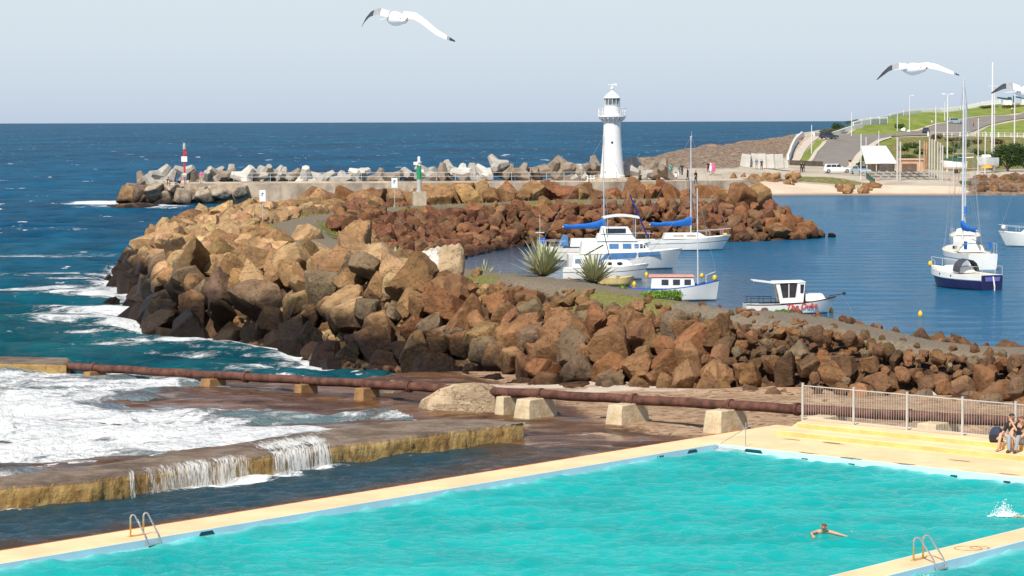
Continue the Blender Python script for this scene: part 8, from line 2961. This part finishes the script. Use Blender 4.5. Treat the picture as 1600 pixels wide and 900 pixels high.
tag(o, 'dry yellow green grass along the breakwater path', 'grass', kind='stuff')

# ================================================================== pool fittings
CHROME = pbr('steel_tube', (0.62, 0.60, 0.56), 0.25, metal=0.8, var=0.05)
GOLDT = pbr('brassy_tube', (0.62, 0.36, 0.09), 0.3, metal=0.6, var=0.1)


def ladder(label, s, t, out_sign, gold=0.0):
    """two bent rails over the pool edge; out_sign: direction of the deck across the edge (along -b or +b)"""
    q = PF(s, t, ZD)
    ang = math.atan2(av.y, av.x)
    rt = thing('pool_ladder', label, 'pool ladder', q, ang, 'steel pool ladders')
    # local x runs along the edge, local y towards the deck side
    yv = Vector((-math.sin(ang), math.cos(ang)))
    sg = 1.0 if (yv.x * bv.x + yv.y * bv.y) * out_sign > 0 else -1.0
    for x in (-0.21, 0.21):
        pts = [(x, sg * 0.52, 0.0), (x, sg * 0.52, 0.44)]
        for k in range(7):
            a = PI * k / 6 * 0.8
            pts.append((x, sg * (0.42 + 0.10 * math.cos(a)), 0.44 + 0.11 * math.sin(a)))
        pts += [(x, sg * 0.02, 0.10), (x, -sg * 0.10, -0.16), (x, -sg * 0.11, -0.9)]
        MB().tube(pts, 0.021, 8).build('rail', CHROME, rt, smooth=True)
        MB().tube([(x, sg * 0.52, 0.0), (x, sg * 0.52, 0.30)], 0.0225, 8).build('rail_foot', GOLDT, rt, smooth=True)
    for z in (-0.14, -0.42, -0.7):
        MB().box((0, -sg * 0.10, z), (0.4, 0.09, 0.03)).build('tread', CHROME, rt)
    MB().box((0, sg * 0.52, 0.012), (0.54, 0.1, 0.02)).build('foot_plate', pbr('stained_plate', (0.55, 0.36, 0.14), 0.7), rt)


def edge_s(x):
    return float(min(np.linspace(0, 60, 6000), key=lambda s_: abs(proj(np.array([[*PF(s_, 0, ZD)]]))[0, 0] - x)))


def edge_sd(x):
    return float(min(np.linspace(0, 60, 6000), key=lambda s_: abs(proj(np.array([[*PF(s_, TE, ZD)]]))[0, 0] - x)))


ladder('bent steel pool ladder on the left edge of the big pool', edge_s(237), 0.0, -1)
ladder('bent steel pool ladder on the dividing walkway', edge_sd(1466), TE, -1)
# corner steps with hand rail
s_c, t_c = 0.55, 0.45
rt = thing('corner_steps', 'grey corner steps with thin hand rails at the far pool corner', 'steps', PF(0, 0, ZW), math.atan2(bv.y, bv.x))
for k in range(3):
    MB().box((0.62, -0.16 - 0.22 * k, 0.02 - 0.09 * k), (1.1, 0.24, 0.05)).build('tread', pbr('step_grey', (0.45, 0.50, 0.53), 0.6), rt)
MB().box((0.62, -0.05, -0.02), (1.1, 0.03, 0.28)).build('riser', pbr('step_grille', (0.42, 0.44, 0.46), 0.7), rt)
MB().tube([(1.12, 0.05, 0.1), (1.12, 0.05, 0.95)], 0.017, 6).build('upright', CHROME, rt)
MB().tube([(0.1, -0.7, -0.3), (0.1, -0.15, 0.12), (0.1, 0.1, 0.22), (1.05, 0.42, 0.85)], 0.015, 6).build('hand_rail', CHROME, rt)
# dark inlets in the blue wall
INL = pbr('inlet_teal', (0.003, 0.06, 0.06), 0.4)
for (x, edge, w_, lab) in [(322, 'l', 0.55, 'dark slanted inlet in the left pool wall near the ladder'), (1081, 'l', 0.55, 'dark slanted inlet in the left pool wall by the far corner'), (1178, 'f', 0.75, 'long dark inlet in the far pool wall beside the corner steps')]:
    if edge == 'l':
        q = PF(edge_s(x), 0.035, (ZW + ZD) / 2 + 0.0)
        an = math.atan2(av.y, av.x)
    else:
        tt_ = float(min(np.linspace(0, 20, 3000), key=lambda t_: abs(proj(np.array([[*PF(0, t_, ZD)]]))[0, 0] - x)))
        q = PF(0.035, tt_, (ZW + ZD) / 2 + 0.0)
        an = math.atan2(bv.y, bv.x)
    mb = MB().extrude([Vector((-w_ / 2, 0, -0.05)), Vector((w_ / 2, 0, -0.05)), Vector((w_ / 2 - 0.08, 0, 0.05)), Vector((-w_ / 2 + 0.08, 0, 0.05))], (0, 0.012 if edge == 'f' else -0.012, 0))
    o = mb.build('wall_inlet', INL, loc=q)
    o.rotation_euler = (0, 0, an)
    tag(o, lab, 'inlet', 'dark inlets of the pool wall')
for k, x in enumerate((1257, 1330, 1410, 1490, 1573)):
    tt_ = float(min(np.linspace(0, 20, 4000), key=lambda t_: abs(proj(np.array([[*PF(0.06, t_, ZW)]]))[0, 0] - x)))
    q = PF(0.05, tt_, ZW + 0.035)
    o = MB().box((0, 0, 0), (0.22, 0.05, 0.06)).build('lane_anchor', INL, bevel=0.012, loc=q)
    o.rotation_euler = (0, 0, math.atan2(bv.y, bv.x))
    tag(o, ['first dark lane anchor from the corner steps', 'second dark lane anchor from the corner steps', 'third dark lane anchor from the corner steps', 'fourth dark lane anchor from the corner steps', 'dark lane anchor nearest the right picture edge'][k], 'lane anchor', 'lane anchors along the far pool wall')
# depth figures on the blue wall
INK = pbr('depth_ink', (0.01, 0.06, 0.10), 0.6)


def wall_text(txt, s, t, size, z, face):
    fc_ = bpy.data.curves.new('t', 'FONT')
    fc_.body, fc_.size, fc_.extrude, fc_.align_x = txt, size, 0.004, 'CENTER'
    fc_.offset = 0.004
    o_ = bpy.data.objects.new('t', fc_)
    COL.objects.link(o_)
    me_ = bpy.data.meshes.new_from_object(o_.evaluated_get(bpy.context.evaluated_depsgraph_get()))
    bpy.data.objects.remove(o_)
    me_.materials.clear()
    me_.materials.append(INK)
    o2 = bpy.data.objects.new('depth_marking', me_)
    COL.objects.link(o2)
    xd = -av if face == 'l' else bv
    M_ = Matrix(((xd.x, 0, bv.x if face == 'l' else av.x, 0), (xd.y, 0, bv.y if face == 'l' else av.y, 0), (0, 1, 0, 0), (0, 0, 0, 1)))
    o2.matrix_world = Matrix.Translation(PF(s, t, z)) @ M_
    return o2


tag(wall_text('1.2M-', edge_s(1031), 0.037, 0.17, ZW + 0.02, 'l'), 'dark depth marking 1.2M on the pale blue pool wall', 'marking')
# ring marks on the divider and dark scuffs on the deck: thin painted sheets
for k, (x, y, r0, lab) in enumerate([(1513, 857, 0.30, 'worn oval ring mark on the dividing walkway, left one'), (1531, 856, 0.2, 'worn oval ring mark on the dividing walkway, right one')]):
    q = PZ(x, y, ZD)
    mb = MB().lathe([(r0, 0), (r0 + 0.035, 0), (r0 + 0.035, 0.003), (r0, 0.003), (r0, 0)], 28, cap=False)
    o = mb.build('ring_mark', pbr('worn_paint_mark', (0.42, 0.29, 0.16), 0.9, var=0.4), loc=(q.x, q.y, ZD + 0.004))
    tag(o, lab, 'marking', 'ring marks on the walkway')
r_ = np.random.default_rng(31)
SC_ = [(1262, 708), (1330, 716), (1414, 725), (1573, 741), (1300, 692), (1302, 693), (1500, 720), (1238, 687)]
for k, (x, y) in enumerate(SC_):
    q = PZ(x, y, ZD)
    n_ = 14
    poly = [((0.16 + 0.16 * r_.random()) * math.cos(2 * PI * j / n_) * 1.5, (0.05 + 0.05 * r_.random()) * math.sin(2 * PI * j / n_)) for j in range(n_)]
    o = MB().prism(poly, 0, 0.003).build('deck_scuff', pbr('scuffed_concrete', (0.30, 0.20, 0.09), 0.95, var=0.4, scale=8), loc=(q.x, q.y, ZD + 0.004))
    o.rotation_euler = (0, 0, math.atan2(bv.y, bv.x))
    tag(o, 'small brown worn patch in the cream deck paint', 'worn patch', 'worn patches of the deck paint')
